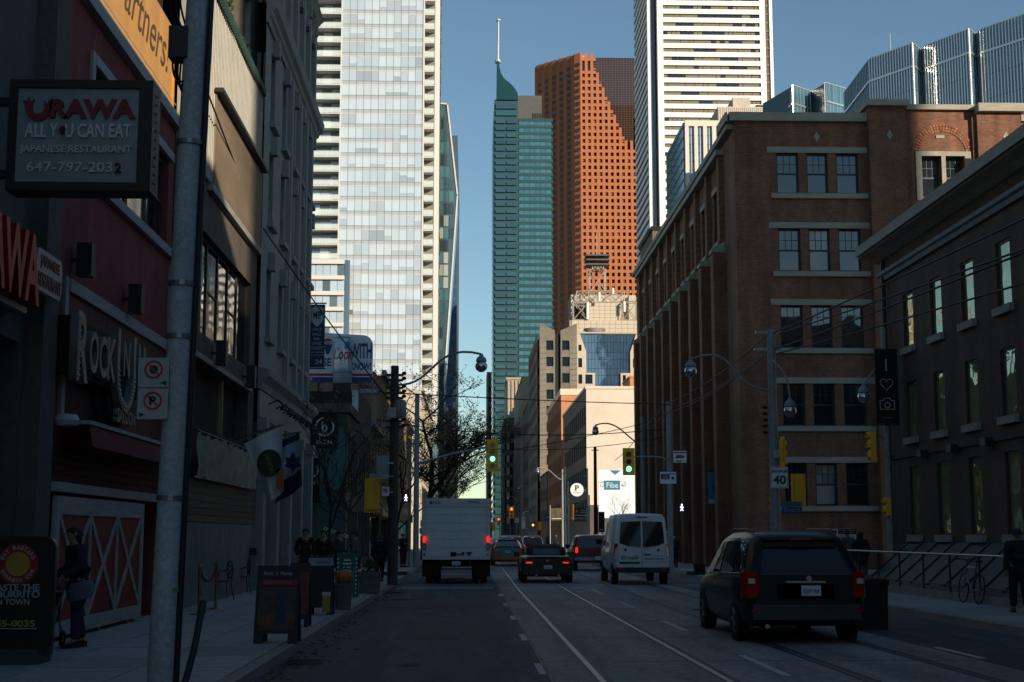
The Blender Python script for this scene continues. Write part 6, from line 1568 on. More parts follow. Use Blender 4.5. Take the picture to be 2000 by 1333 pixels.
def ped(lab, px, py, Y, s_=1.0):
    c = D(px, py, Y); t = thing('pedestrian_signal', c, lab, 'pedestrian signal', 'walk signals'); F = Face('F', Y - .12)
    MB().box(c.x - .2, c.x + .2, Y - .12, Y + .08, c.z - .22, c.z + .22).build('housing', dark, t)
    mb = MB(); k = .15
    mb.disc(F, c.x, c.z + .9 * k, .25 * k, .002, .02, 10); mb.stroke(F, [(c.x, c.z + .55 * k), (c.x - .05 * k, c.z - .2 * k)], .35 * k, .002, .02); mb.stroke(F, [(c.x - .05 * k, c.z - .2 * k), (c.x + .35 * k, c.z - .95 * k)], .2 * k, .002, .021); mb.stroke(F, [(c.x - .05 * k, c.z - .2 * k), (c.x - .4 * k, c.z - .95 * k)], .2 * k, .002, .022); mb.stroke(F, [(c.x + .05 * k, c.z + .5 * k), (c.x + .5 * k, c.z - .05 * k)], .17 * k, .002, .023); mb.stroke(F, [(c.x - .05 * k, c.z + .5 * k), (c.x - .5 * k, c.z + .05 * k)], .17 * k, .002, .024)
    mb.build('walk_symbol', walk, t)
    return t
ped('lit white walk signal beside the left signal pole', 793, 973, 70.5); ped('lit white walk signal against the brick warehouse', 1331, 992, 66)
c_ = D(727, 968, 46.0); signal('back of a yellow signal on the left corner pole', c_, 3, None, face=180, s_=.82); 
p2b = MB(); MB().box(c_.x, b2_.x, 45.95, 46.0, c_.z - .42, c_.z - .38).box(c_.x, b2_.x, 45.95, 46.0, c_.z + .42, c_.z + .46).build('signal_bracket', steel, p2)
# right far corner pole
p5, b5_, z5 = upole('steel pole before the brick warehouse carrying police camera signs', 1310, 67, 785, r=.15)
a_ = Vector((b5_.x, 67, D(1310, 905, 67).z)); e_ = D(1234, 893, 67); MB().tube(bezier(a_, a_ + Vector((-.3, 0, .4)), e_ + Vector((1.0, 0, .03)), e_), .04, 6).build('mast_arm', polem, p5)
p5b, b5b, z5b = upole('second steel pole close behind the green signal at the warehouse', 1258, 82, 815, r=.17)
L_ = D(1163, 842, 82); st = Vector((b5b.x, 82, D(1250, 868, 82).z)); lamp_head(p5b, L_, 1, bezier(st, st + Vector((-.9, 0, .1)), L_ + Vector((1.4, 0, .85)), L_ + Vector((0, 0, .33))), .045)
s_, F, x0, x1, z0, z1 = signplate('white police camera sign with a crest on the warehouse pole', 1289, 922, 1321, 945, 66.8, signwhite)
fpiece('tricolour_band', signblue, s_, F, x0 + .03, x0 + (x1 - x0) * .6, .001, .004, z0 + .2, z1 - .1); fpiece('red_band', signred, s_, F, x0 + .03, x0 + (x1 - x0) * .6, .005, .007, z0 + .24, z0 + .32); MB().disc(F, x0 + .25, (z0 + z1) / 2, .1, .008, .012, 16).build('crest', mk('crest gold', (.3, .2, .1), .5), s_); text('POLICE', signblack, s_, F, x0 + (x1 - x0) * .78, .002, z1 - .1, .28, .09, bold=.02); MB().disc(F, x0 + (x1 - x0) * .78, z0 + .25, .07, .001, .004, 12).build('camera_mark', signblack, s_)
s_, F, x0, x1, z0, z1 = signplate('white transit sign with a red streetcar mark above the police sign', 1315, 881, 1341, 904, 66.8, signwhite); fpiece('blue_top', signblue, s_, F, x0 + .03, x1 - .03, .001, .004, z1 - .12, z1 - .05); MB().poly(F, [(x0 + .08, z0 + .2), (x1 - .15, z0 + .2), (x1 - .08, z0 + .3), (x1 - .2, z0 + .36), (x0 + .15, z0 + .36)], .001, .004).build('red_mark', signred, s_); fpiece('blue_foot', signblue, s_, F, x0 + .1, x0 + .4, .001, .004, z0 + .04, z0 + .1)

# right near pole with two lamps, signs
p4, b4_, z4 = upole('tall steel pole right of centre with a curved lamp arm and speed sign', 1517, 44.5, 645, r=.17)
L_ = D(1349, 722, 44.5); st = Vector((b4_.x, 44.5, D(1515, 763, 44.5).z)); lamp_head(p4, L_, 1, bezier(st, st + Vector((-1.5, 0, .0)), L_ + Vector((1.6, 0, .95)), L_ + Vector((0, 0, .33))), .035)
L_ = D(1543, 799, 43.5); MB().tube(bezier((b4_.x, 44.4, D(1520, 705, 44.5).z), (b4_.x + .1, 44.2, L_.z + 1.4), (L_.x, 43.6, L_.z + 1.3), (L_.x, 43.5, L_.z + .3)), .03, 6).build('short_arm', polem, p4); lamp_head(p4, L_)
for py, w_ in ((650, .5), (683, .55)):
    z = D(1515, py, 44.5).z; MB().box(b4_.x - w_, b4_.x + w_ * .6, 44.45, 44.55, z - .04, z + .04).build('crossarm', steel, p4)
for k in range(5): z = D(1515, 800 + k * 12, 44.5).z; MB().lathe([(0, 0), (.07, .02), (.09, .07), (0, .12)], (b4_.x - .25, 44.5, z), 8).build('insulator', black, p4)
s_, F, x0, x1, z0, z1 = signplate('white MAXIMUM 40 speed limit sign on the right pole', 1505, 912, 1540, 954, 44.2, signwhite); text('MAXIMUM', signblack, s_, F, (x0 + x1) / 2, .002, z1 - .14, (x1 - x0) * .82, .1, bold=.02); text('40', signblack, s_, F, (x0 + x1) / 2, .002, z0 + .26, (x1 - x0) * .74, .28, bold=.03)
mb = MB(); t_ = .012
for (a, b, c, e) in ((x0 + .02, x1 - .02, z0 + .02, z0 + .02 + t_), (x0 + .02, x1 - .02, z1 - .02 - t_, z1 - .02), (x0 + .02, x0 + .02 + t_, z0 + .03, z1 - .03), (x1 - .02 - t_, x1 - .02, z0 + .03, z1 - .03)): mb.fbox(F, a, b, .001, .003, c, e)
mb.build('border', signblack, s_)
s_, F, x0, x1, z0, z1 = signplate('dark blue street name sign on the right pole', 1527, 990, 1567, 1002, 44.2, signblue, 'street_name_sign'); text('Duncan St', mk('dim sign print', (.3, .33, .38), .5), s_, F, (x0 + x1) / 2, .002, (z0 + z1) / 2, (x1 - x0) * .8, (z1 - z0) * .6); fpiece('district_strip', mk('strip green', (.06, .12, .12), .5), s_, F, x0, x1, -.02, 0, z1 + .01, z1 + .16)
c_ = D(1530, 888, 44.6); signal('yellow signal edge mounted on the right pole, seen side on', c_, 3, None, face=90, s_=.85)
c_ = D(1519, 888, 44.3); t_ = thing('pedestrian_button_box', c_, 'small pale control box high on the right pole', 'box'); MB().box(c_.x - .12, c_.x + .02, 44.1, 44.3, c_.z - .12, c_.z + .14).build('case', mk('pale box', (.5, .42, .3), .5), t_); MB().box(c_.x - .1, c_.x, 44.08, 44.1, c_.z - .08, c_.z + .1).build('lid', mk('pale box lid', (.42, .36, .27), .5), t_)
c_ = D(1559, 958, 45.2); signal('back of a yellow signal head behind the speed limit sign', c_, 3, None, face=180, s_=.78)
c_ = D(1507, 985, 44.9); signal('two lens pedestrian head with yellow visors low on the right pole', c_, 2, None, face=-90, s_=.7, back=False)
# corner pole with black banner and side signals
YB = 43.4; p6, b6_, z6 = upole('grey pole at the dark brick corner carrying the black camera banner', 1741, YB, 640, r=.11)
fbn = thing('black_banner', (b6_.x, YB - .1, 5), 'tall black banner with a white bar, heart and camera outline', 'banner')
Fq = Face('F', YB - .25); q0, q1 = D(1708, 684, YB - .25), D(1757, 828, YB - .25); fpiece('cloth', black, fbn, Fq, q0.x, q1.x, -.02, 0, q1.z, q0.z)
xm = D(1732, 760, YB - .25).x; zc = lambda py: D(1732, py, YB - .25).z
lw = .022; MB().stroke(Fq, [(xm, zc(703)), (xm, zc(724))], .045, .001, .004).build('letter_i', mk('banner white', (.5, .52, .52), .6), fbn); bw = _mc['banner white']
hp = [(xm + .2 * 16 * math.sin(a) ** 3 / 16, zc(750) + .2 * (13 * math.cos(a) - 5 * math.cos(2 * a) - 2 * math.cos(3 * a) - math.cos(4 * a)) / 16) for a in [R(15 * k) for k in range(25)]]
MB().stroke(Fq, hp, lw, .001, .004).build('heart_outline', bw, fbn)
zz = zc(789); cam_o = [(xm - .22, zz - .17), (xm + .22, zz - .17), (xm + .22, zz + .1), (xm + .12, zz + .1), (xm + .08, zz + .17), (xm - .08, zz + .17), (xm - .12, zz + .1), (xm - .22, zz + .1), (xm - .22, zz - .17)]
mb = MB(); mb.stroke(Fq, cam_o, lw, .001, .004); mb.ring(Fq, xm, zz - .04, .07, .095, .001, .0045, 18); mb.build('camera_outline', bw, fbn)
text('comoxphoto', bw, fbn, Fq, xm, .001, zc(816), .3, .03); MB().cyl((q0.x, YB - .22, q0.z + .03), (q1.x + .0, YB - .22, q0.z + .03), .02).cyl((q0.x, YB - .22, q1.z - .03), (q1.x, YB - .22, q1.z - .03), .02).build('rods', dark, fbn)
c_ = D(1698, 873, 43.2); signal('yellow signal with hooded lenses seen side on near the black banner', c_, 3, None, face=-90, s_=.86, back=False); MB().tube([(b6_.x, YB, D(1740, 865, YB).z), D(1712, 845, YB), D(1700, 843, YB)], .03, 6).build('bracket_arm', steel, p6)
c_ = D(1728, 990, 43.2); signal('low pedestrian head with yellow visors under the black banner', c_, 2, None, face=-90, s_=.75, back=False)
L_ = D(1687, 772, 43.4); lamp_head(p6, L_, 1, bezier((b6_.x, YB, z6 - 1.5), (b6_.x - .1, YB, z6 - .8), L_ + Vector((.5, 0, .9)), L_ + Vector((0, 0, .33))), .03)
# offscreen pole that the cables run to
p7, b7_, z7 = upole('steel pole beside the viewpoint on the right sidewalk', 1517, 6.0, 645, X=9.85, r=.16); 
for o in list(p7.children): bpy.data.objects.remove(o)
tapered('shaft', p7, (9.85, 6, .15), (9.85, 6, 8.6), .16, .12, polem)

# overhead cables
cab = mk('cable black', (.012, .012, .013), .6)
def cable(lab, pts, r=.016, sag=0.0, n=14, group='overhead cables'):
    full = []
    for a, b in zip(pts[:-1], pts[1:]):
        a, b = Vector(a), Vector(b)
        for k in range(n): t = k / n; full.append(a.lerp(b, t) + Vector((0, 0, -sag * 4 * t * (1 - t))))
    full.append(Vector(pts[-1])); o = MB().tube(full, r, 5).build('overhead_cable', cab); tag(o, lab, 'cable', group); return o
for k, (py, yr, lab) in enumerate(((650, 415, 'topmost of the four cables running right from the tall right pole'), (652, 468, 'second of the four cables running right from the tall right pole'), (683, 474, 'third of the four cables running right from the tall right pole'), (690, 530, 'lowest of the four cables running right from the tall right pole'))):
    a = D(1513 + 8 * (k % 2), py, 44.5); e = W(2000, yr, 9.85); d = e - a; e2 = a + d * ((44.5 - 6) / (44.5 - e.y)); e2.x = 9.85 + .15 * k; cable(lab, [a, e2], .024, .15)
t5 = Vector((b5_.x, 67, z5))
for k, (py, e, lab) in enumerate(((650, (1296, 790, 67), 'upper cable sagging from the right pole to the warehouse pole'), (683, (1312, 796, 67), 'middle cable sagging from the right pole to the warehouse pole'), (688, (1298, 808, 67), 'lower cable sagging from the right pole to the warehouse pole'))):
    cable(lab, [D(1503, py, 44.5), D(*e)], .024, .3); 
cable('cable running on from the warehouse pole to the next pole', [D(1296, 790, 67), D(1256, 835, 82)], .022, .15); cable('lower cable running on from the warehouse pole behind the signal', [D(1298, 808, 67), D(1252, 846, 82), D(1200, 900, 118)], .022, .15)
cable('thin straight span wire high across the street before the stone office', [D(770, 768, 45.5), D(1310, 790, 67)], .02, .05)
cable('thick black span wire across the street above both signals', [D(735, 820, 69), D(1300, 838, 67)], .022, .5); cable('thin black span wire just below the thick one', [D(812, 862, 71), D(1310, 852, 67)], .015, .55)
cable('slanting wire from the far left poles to the warehouse', [D(812, 905, 71), D(1255, 828, 82)], .019, .2)
cable('diagonal cable from the metal clad wall down to the left corner pole', [W(392, 145, -5.9), D(500, 425, 41), D(626, 606, 45), D(767, 790, 45.5)], .022, .03)
cable('wire dropping from the left corner pole to the signal pole', [D(770, 812, 45.5), D(812, 775, 71)], .015, .4); cable('wire from the left corner pole towards the bare tree', [D(772, 740, 45.5), D(880, 790, 110)], .019, .4)
cable('fine guy wire hanging from the right lamp arm', [D(1464, 760, 44.5), D(1510, 890, 44.5)], .008, .05)

# further street lamps down both sides
def far_lamp(Y, side, lab, h=8.6):
    X = 9.85 if side > 0 else -2.95; o = thing('street_lamp', (X, Y, .15), lab, 'street lamp', 'street lamps down the avenue'); tapered('shaft', o, (X, Y, .15), (X, Y, h), .13, .09, polem if side > 0 else woodp)
    L = Vector((X - 2.6 * side, Y, h - .2)); a = Vector((X, Y, h - 1.1)); lamp_head(o, L, 1, bezier(a, a + Vector((-.8 * side, 0, 0)), L + Vector((1.3 * side, 0, .7)), L + Vector((0, 0, .33))), .045); return o
for Y, lab in ((150, 'street lamp on the right past the parking entrance'), (205, 'street lamp on the right before the orange block'), (262, 'street lamp on the right beside the notched stone office'), (340, 'street lamp on the right beside the pale slab block'), (450, 'farthest street lamp visible on the right')): far_lamp(Y, 1, lab)
for Y, lab in ((112, 'street lamp on the left behind the bare tree'), (190, 'street lamp on the left below the glass tower')): far_lamp(Y, -1, lab)
palep = mk('pale sunlit pole', (.55, .5, .44), .5)
for px, Y, pt, lab in ((1104, 135, 912, 'pale square pole before the orange block'), (1110, 128, 940, 'pale shorter pole beside the parking sign'), (1148, 122, 915, 'pale pole between parking sign and billboard')):
    o, b, z = upole(lab, px, Y, pt, r=.1, m=palep, name='pale_pole'); MB().box(b.x - .35, b.x + .05, Y - .05, Y + .05, z - .7, z - .62).build('bracket', palep, o)
o, b, z = upole('black pole standing right of the red truck before the billboard', 1164, 92, 873, r=.13, m=dark, name='utility_pole'); MB().box(b.x - .25, b.x + .25, 91.95, 92.05, z - .25, z - .2).build('crossarm', dark, o)
# next junction: signals and small signs
for px, py, Y, n, lit, s_, lab in ((999, 1001, 200, 3, (0, redl), 1.25, 'red signal over the far junction right of the taxi'), (974, 1019, 262, 3, (0, redl), 1.1, 'smaller red signal further along the far street'), (963, 1029, 300, 3, None, 1.3, 'yellow signal back seen far along beside the truck'), (1055, 1028, 215, 3, None, 1.0, 'yellow signal seen side on before the notched office')):
    c_ = D(px, py, Y); signal(lab, c_, n, lit, 0 if lit else 180, s_)
for px, py, Y, lab in ((1041, 1026, 185, 'orange stop hand signal right of the taxi roof'), (1030, 1054, 120, 'low orange hand signal beside the dark far car')):
    c_ = D(px, py, Y); t_ = thing('pedestrian_signal', c_, lab, 'pedestrian signal', 'walk signals'); MB().box(c_.x - .22, c_.x + .22, Y, Y + .2, c_.z - .25, c_.z + .25).build('housing', dark, t_); MB().disc(Face('F', Y), c_.x, c_.z, .15, .002, .02, 12).build('hand_symbol', amb, t_); MB().cyl((c_.x, Y + .1, .1), (c_.x, Y + .1, c_.z - .25), .06).build('post', polem, t_)
for px0, py0, px1, py1, Y, m, lab in ((1019, 997, 1039, 1002, 200, signblue, 'long blue street sign over the far junction'), (1064, 1004, 1077, 1017, 170, signblue, 'square blue parking sign on the right side'), (1006, 1012, 1013, 1022, 200, signwhite, 'small white regulatory sign at the far junction'), (1019, 1010, 1026, 1033, 195, signwhite, 'tall narrow white sign at the far junction'), (1020, 999, 1026, 1008, 196, mk('dull plate', (.3, .3, .3), .6), 'grey square plate under the blue street sign')):
    s_, F, x0, x1, z0, z1 = signplate(lab, px0, py0, px1, py1, Y, m); MB().cyl(((x0 + x1) / 2, Y + .08, .1), ((x0 + x1) / 2, Y + .08, z0 + .1), .05).build('post', polem, s_)
    if m is signwhite:
        for k in range(3): fpiece('print_line', signblack, s_, F, x0 + .08, x1 - .08, .001, .004, z1 - .2 - k * .22, z1 - .12 - k * .22)
    else: fpiece('print_line', white, s_, F, x0 + (x1 - x0) * .25, x1 - (x1 - x0) * .25, .001, .004, (z0 + z1) / 2 - .05, (z0 + z1) / 2 + .05)
for px0, py0, px1, py1, Y, m, lab in ((1111, 985, 1121, 1016, 136, mk('orange banner', (.5, .18, .05), .6, var=.5, scale=2), 'orange printed banner beside the parking sign'), (1076, 993, 1099, 1017, 140, mk('dark gold banner', (.08, .06, .03), .6, var=.6, scale=2), 'dark banner with gold print left of the orange banner'), (1169, 1000, 1181, 1040, 110, dark, 'black poster column with white print at the parking lot')):
    s_, F, x0, x1, z0, z1 = signplate(lab, px0, py0, px1, py1, Y, m, 'street_banner', cat='banner'); MB().cyl((x0 - .08, Y + .06, .1), (x0 - .08, Y + .06, z1 + .3), .06).build('post', polem, s_); fpiece('print_line', white, s_, F, x0 + .1, x1 - .1, .001, .004, z0 + .15, z0 + .22)
s_, F, x0, x1, z0, z1 = signplate('white and black Development Proposal notice board by the brick warehouse', 1627, 1033, 1673, 1082, 47.5, signwhite, 'notice_board'); fpiece('header', signblack, s_, F, x0 + (x1 - x0) * .22, x1, .001, .005, z1 - .18, z1 - .01); text('Development Proposal', signwhite, s_, F, x0 + (x1 - x0) * .6, .006, z1 - .06, (x1 - x0) * .7, .05); text('14 DUNCAN STREET TORONTO', signwhite, s_, F, x0 + (x1 - x0) * .6, .006, z1 - .13, (x1 - x0) * .6, .025)
for k in range(6): fpiece('print_line', signblack, s_, F, x0 + (x1 - x0) * .22, x1 - .05 - .05 * (k % 2), .001, .003, z1 - .25 - k * .05, z1 - .235 - k * .05)
fpiece('symbol', signblack, s_, F, x0 + .04, x0 + .11, .001, .004, z1 - .2, z1 - .05)
for u in (x0 + .1, x1 - .1): MB().box(u - .03, u + .03, 47.52, 47.58, .15, z0).build('post', dark, s_)

# ================================================================== THINGS ON THE SIDEWALKS
# flags on slanting poles
def flag(lab, K, Y, mats, pole_from, seed):
    px0, py0 = K[0]; px1, py1 = K[1]
    t_ = thing('flag', D(px0, py0, Y), lab, 'flag', 'flags over the bar patio'); a, b = Vector(pole_from), D(px1, py1, Y)
    MB().tube([a, b + (b - a) * .02], .022, 6).build('pole', mk('flag pole', (.2, .2, .19), .5), t_)
    nu, nz = 16, 14
    rs = random.Random(seed)
    for (v0, v1, m, nm) in mats:
        vs = []; n0 = max(2, int(nz * (v1 - v0)))
        for i in range(nu + 1):
            for j in range(n0 + 1):
                u = i / nu; v = v0 + (v1 - v0) * j / n0
                p = D(*[(K[0][q] * (1 - u) + K[1][q] * u) * (1 - v) + (K[2][q] * (1 - u) + K[3][q] * u) * v for q in (0, 1)], Y)
                p.y += .16 * math.sin(u * 8 + v * 1.5 + seed) * (.3 + .7 * v); vs.append(p)
        MB().add(vs, [(i * (n0 + 1) + j, (i + 1) * (n0 + 1) + j, (i + 1) * (n0 + 1) + j + 1, i * (n0 + 1) + j + 1) for i in range(nu) for j in range(n0)]).build(nm, m, t_, smooth=True)
    return t_
fwh = mk('flag white', (.58, .59, .6), .85); fgr = mk('flag dark green', (.035, .045, .03), .85); for_ = mk('flag orange', (.4, .12, .03), .85); fbl = mk('flag navy', (.015, .025, .07), .85); flil = mk('flag pale blue', (.32, .36, .46), .85)
f1 = flag('white flag with a dark round green and orange emblem over the patio', ((477, 867), (549, 831), (524, 986), (556, 958)), 31.5, [(0, 1, fwh, 'cloth')], (-6.1, 37.5, 4.2), 1)
c_ = D(526, 905, 31.0); Fq = Face('F', 31.0); MB().disc(Fq, c_.x, c_.z, .3, 0, .012, 24, sx=.9).build('round_emblem', fgr, f1); text('THE FIFTHS', mk('flag gold', (.3, .25, .08), .8), f1, Fq, c_.x, .014, c_.z, .42, .1, roll=R(-70)); q = D(549, 925, 31.0); MB().fbox(Fq, q.x - .1, q.x + .06, 0, .012, q.z - .35, q.z + .1).build('orange_band', for_, f1)
f2 = flag('dark blue and pale flag with a leaf mark behind the white flag', ((550, 862), (585, 845), (538, 985), (592, 950)), 33.5, [(0, .12, fbl, 'blue_top'), (.12, .68, flil, 'cloth'), (.68, 1, fbl, 'blue_base')], (-6.1, 38.5, 4.2), 2)
c_ = D(572, 905, 33.0); Fq = Face('F', 33.0); lf_ = [(0, .28), (.07, .12), (.18, .14), (.14, .0), (.2, -.06), (.03, -.14), (0, -.28), (-.03, -.14), (-.2, -.06), (-.14, 0), (-.18, .14), (-.07, .12)]; MB().poly(Fq, [(c_.x + a, c_.z + b) for a, b in lf_], 0, .01).build('leaf_mark', fbl, f2)

# A-frame boards
def aframe(lab, px0, px1, ptop, pbot, face, name='sandwich_board', xk=None, lean=.22, legs=True):
    g0, g1 = G(px0, pbot, .15), G(px1, pbot, .15); Y = g0.y; x0, x1 = g0.x, g1.x; h = D(px0, ptop, Y + lean).z - .15
    t_ = thing(name, ((x0 + x1) / 2, Y, .15), lab, 'sandwich board', 'sandwich boards on the left sidewalk', local=True); wd = (x1 - x0) / 2
    for s_ in (0, 1):
        a, b = (0, lean) if s_ == 0 else (2 * lean, lean + .03)
        mb = MB(); F = Face('F', 0); z0 = .14 if legs else .0
        def P(u, z, o): return (u, a + (b - a) * z / h + o, z)
        q = [P(-wd, z0, 0), P(wd, z0, 0), P(wd * .95, h, 0), P(-wd * .95, h, 0)]; q2 = [P(-wd, z0, .04), P(wd, z0, .04), P(wd * .95, h, .04), P(-wd * .95, h, .04)]
        mb.add(q + q2, [(0, 1, 2, 3), (7, 6, 5, 4), (0, 4, 5, 1), (1, 5, 6, 2), (2, 6, 7, 3), (3, 7, 4, 0)])
        if legs:
            for u0, u1 in ((-wd, -wd * .55), (wd * .55, wd)): mb.add([P(u0, 0, 0), P(u1, 0, 0), P(u1, z0, 0), P(u0, z0, 0), P(u0, 0, .04), P(u1, 0, .04), P(u1, z0, .04), P(u0, z0, .04)], [(0, 1, 2, 3), (7, 6, 5, 4), (0, 4, 5, 1), (1, 5, 6, 2), (2, 6, 7, 3), (3, 7, 4, 0)])
        mb.build('board_side', face if s_ == 0 else black, t_, local=True)
    tl = math.atan2(lean, h)
    def onto(fn, z, *args):  # printed piece lying on the front board
        pass
    return t_, wd, h, tl, lean
def onboard(t_, nm, m, h, lean, u0, u1, z0, z1, o=.006):
    def P(u, z, q): return (u, lean * z / h - q, z)
    return MB().add([P(u0, z0, o), P(u1, z0, o), P(u1, z1, o), P(u0, z1, o), P(u0, z0, .001), P(u1, z0, .001), P(u1, z1, .001), P(u0, z1, .001)], [(0, 1, 2, 3), (0, 4, 5, 1), (1, 5, 6, 2), (2, 6, 7, 3), (3, 7, 4, 0)]).build(nm, m, t_, local=True)
def boardtext(t_, s_, m, h, lean, u, z, w_, hh, o=.009, bold=.01):
    me = text_mesh(s_, m, w_, hh, bold, .002); ob = bpy.data.objects.new('lettering', me); col.objects.link(ob); ob.location = (u, lean * z / h - o, z); ob.rotation_euler = (R(90) - math.atan2(lean, h), 0, 0); ob.parent = t_; return ob
post = mk('poster dusk print', (.08, .05, .04), .6, var=.7, scale=3)
a1, wd, h, tl, ln_ = aframe('tall dark sandwich board with a blue jeans poster and red strip', 494, 580, 1105, 1258, mk('board dark', (.02, .022, .025), .6))
onboard(a1, 'poster', post, h, ln_, -wd * .85, wd * .85, .2, h * .72); onboard(a1, 'red_strip', mk('strip red', (.22, .02, .02), .6), h, ln_, -wd * .86, wd * .86, h * .74, h * .82); boardtext(a1, 'COWBOY BOOTS & MORE!', mk('strip text', (.35, .2, .2), .6), h, ln_, 0, h * .78, wd * 1.3, .04); boardtext(a1, "Rock 'n' Horse", mk('board text', (.4, .42, .42), .6), h, ln_, 0, h * .9, wd * 1.3, .06)
onboard(a1, 'jeans_print', mk('denim print', (.03, .06, .1), .7, var=.4, scale=4), h, ln_, -.02, wd * .45, .25, h * .68, .009); onboard(a1, 'ground_print', mk('rust print', (.16, .07, .035), .7, var=.4, scale=5), h, ln_, -wd * .8, wd * .8, .26, .42, .0075)
a2, wd, h, tl, ln_ = aframe('narrow sandwich board with red print behind the jeans board', 560, 602, 1100, 1226, mk('board red brown', (.05, .02, .018), .6)); onboard(a2, 'poster', mk('red print', (.16, .04, .03), .6, var=.7, scale=4), h, ln_, -wd * .85, wd * .85, .22, h * .85)
a3, wd, h, tl, ln_ = aframe('black sandwich board with a pale header and a beer glass print', 597, 649, 1087, 1202, mk('board black', (.012, .013, .016), .6)); onboard(a3, 'header', mk('header pale', (.3, .33, .36), .6), h, ln_, -wd * .93, wd * .93, h * .84, h * .97); boardtext(a3, 'CANADIAN', signblack, h, ln_, .05, h * .9, wd * 1.2, .08); onboard(a3, 'beer_print', mk('beer yellow', (.3, .2, .03), .5), h, ln_, wd * .2, wd * .8, .05, h * .32); onboard(a3, 'foam_print', mk('foam', (.5, .48, .42), .5), h, ln_, wd * .18, wd * .82, h * .325, h * .39)
a4, wd, h, tl, ln_ = aframe('green sandwich board with white dotted edges beside the stone planter', 655, 697, 1080, 1168, mk('board green', (.015, .11, .07), .6)); 
for k in range(9):
    for u in (-wd * .86, wd * .86): onboard(a4, 'edge_dot', white, h, ln_, u - .02, u + .02, .1 + k * .105, .14 + k * .105)
for k, ww in enumerate((.5, .7, .6, .65)): onboard(a4, 'print_line', white, h, ln_, -wd * ww * .6, wd * ww * .6, h * .82 - k * .09, h * .82 + .035 - k * .09)
# burrito board at the left edge
gx = G(50, 1296, .15); YB = gx.y; bt = thing('burrito_board', (gx.x, YB, .15), 'black burrito advertising board with a round yellow logo at the left edge', 'sandwich board'); Fq = Face('F', YB)
q0, q1 = D(-60, 1048, YB), D(101, 1262, YB)
mb = MB(); ot = [(q0.x, q1.z), (q1.x, q1.z), (q1.x, q0.z - .14)] + [(q1.x - .14 + .14 * math.cos(R(a)), q0.z - .14 + .14 * math.sin(R(a))) for a in range(15, 91, 15)] + [(q0.x, q0.z)]; mb.poly(Fq, ot, -.1, 0); mb.build('board', mk('board satin black', (.012, .014, .017), .35), bt)
MB().box(q0.x, q1.x - .1, YB - .2, YB + .35, .15, q1.z - .03).build('base', mk('base plastic', (.05, .06, .065), .4), bt); MB().box(q0.x, q1.x - .02, YB - .02, YB + .12, q1.z - .12, q1.z).build('wheel_bar', dark, bt)
cX2 = D(35, 1102, YB); MB().ring(Fq, cX2.x, cX2.z, .155, .25, .001, .006, 32).build('logo_ring', mk('logo red', (.3, .03, .03), .5), bt); MB().disc(Fq, cX2.x, cX2.z, .15, .001, .006, 28).build('logo_disc', mk('logo yellow', (.5, .28, .03), .5), bt)
def arctext(s_, m, par, F, u, z, r, a0, a1, hh, d, flip=1):
    n = len(s_)
    for k, ch in enumerate(s_):
        if ch == ' ': continue
        a = R(a0 + (a1 - a0) * (k + .5) / n); text(ch, m, par, F, u + r * math.cos(a), d, z + r * math.sin(a), hh * .75, hh, roll=a - math.pi / 2 if flip > 0 else a + math.pi / 2, bold=.02)
lg = mk('logo cream', (.45, .42, .35), .5); arctext('FAT BASTARD', lg, bt, Fq, cX2.x, cX2.z, .2, 165, 15, .05, .008); arctext('BURRITO CO.', lg, bt, Fq, cX2.x, cX2.z, .2, 200, 340, .045, .008, -1)
pt = mk('board print', (.38, .41, .43), .5); zq = lambda py: D(40, py, YB).z
xq = D(78, 1150, YB).x
for s_, py, w_, hh in (('COME TASTE THE', 1148, .98, .085), ('BEST BURRITO', 1161, .82, .085), ('IN TOWN', 1176, .42, .075)): text(s_, pt, bt, Fq, xq - w_ / 2 - (.0 if 'IN' not in s_ else .12), .002, zq(py), w_, hh, bold=.02)
text('647-345-0035', mk('print yellow', (.5, .36, .03), .5), bt, Fq, D(70, 1218, YB).x - .42, .002, zq(1218), .82, .08, bold=.02); fpiece('print_line', pt, bt, Fq, q0.x + .1, D(72, 1228, YB).x, .001, .003, zq(1229), zq(1227))

# stanchions and rope, patio chairs
def stanchion(lab, px, pbot, ptop):
    g = G(px, pbot, .15); t_ = thing('rope_stanchion', g, lab, 'stanchion', 'stanchions by the patio'); br = mk('brass', (.35, .2, .06), .35, metal=.8); zt = D(px, ptop, g.y).z
    MB().lathe([(0, .03), (.1, .03), (.16, .01), (.17, 0)], g, 16).build('base', br, t_); MB().cyl(g, (g.x, g.y, zt), .028, n=10).build('post', br, t_); MB().lathe([(0, .06), (.03, .05), (.045, .02), (.045, -.03), (.03, -.04)], (g.x, g.y, zt), 10).build('finial', br, t_); return Vector((g.x, g.y, zt - .06))
e1 = stanchion('brass stanchion nearest the steel pole at the patio', 388, 1201, 1108); e2 = stanchion('brass stanchion between the two patio chairs and the first stanchion', 421, 1190, 1102)
rp = MB().tube(bezier(e1, e1.lerp(e2, .3) - Vector((0, 0, .35)), e1.lerp(e2, .7) - Vector((0, 0, .35)), e2), .028, 7).build('rope', mk('velvet rope', (.12, .015, .015), .9)); tag(rp, 'dark red rope slung between the two brass stanchions', 'rope')
rp = MB().tube(bezier(e1, e1 + Vector((-.05, .1, -.3)), e1 + Vector((.05, .05, -.7)), e1 + Vector((.02, .0, -1.0))), .03, 7).build('rope', _mc['velvet rope']); tag(rp, 'dark red rope hanging loose from the first stanchion', 'rope')
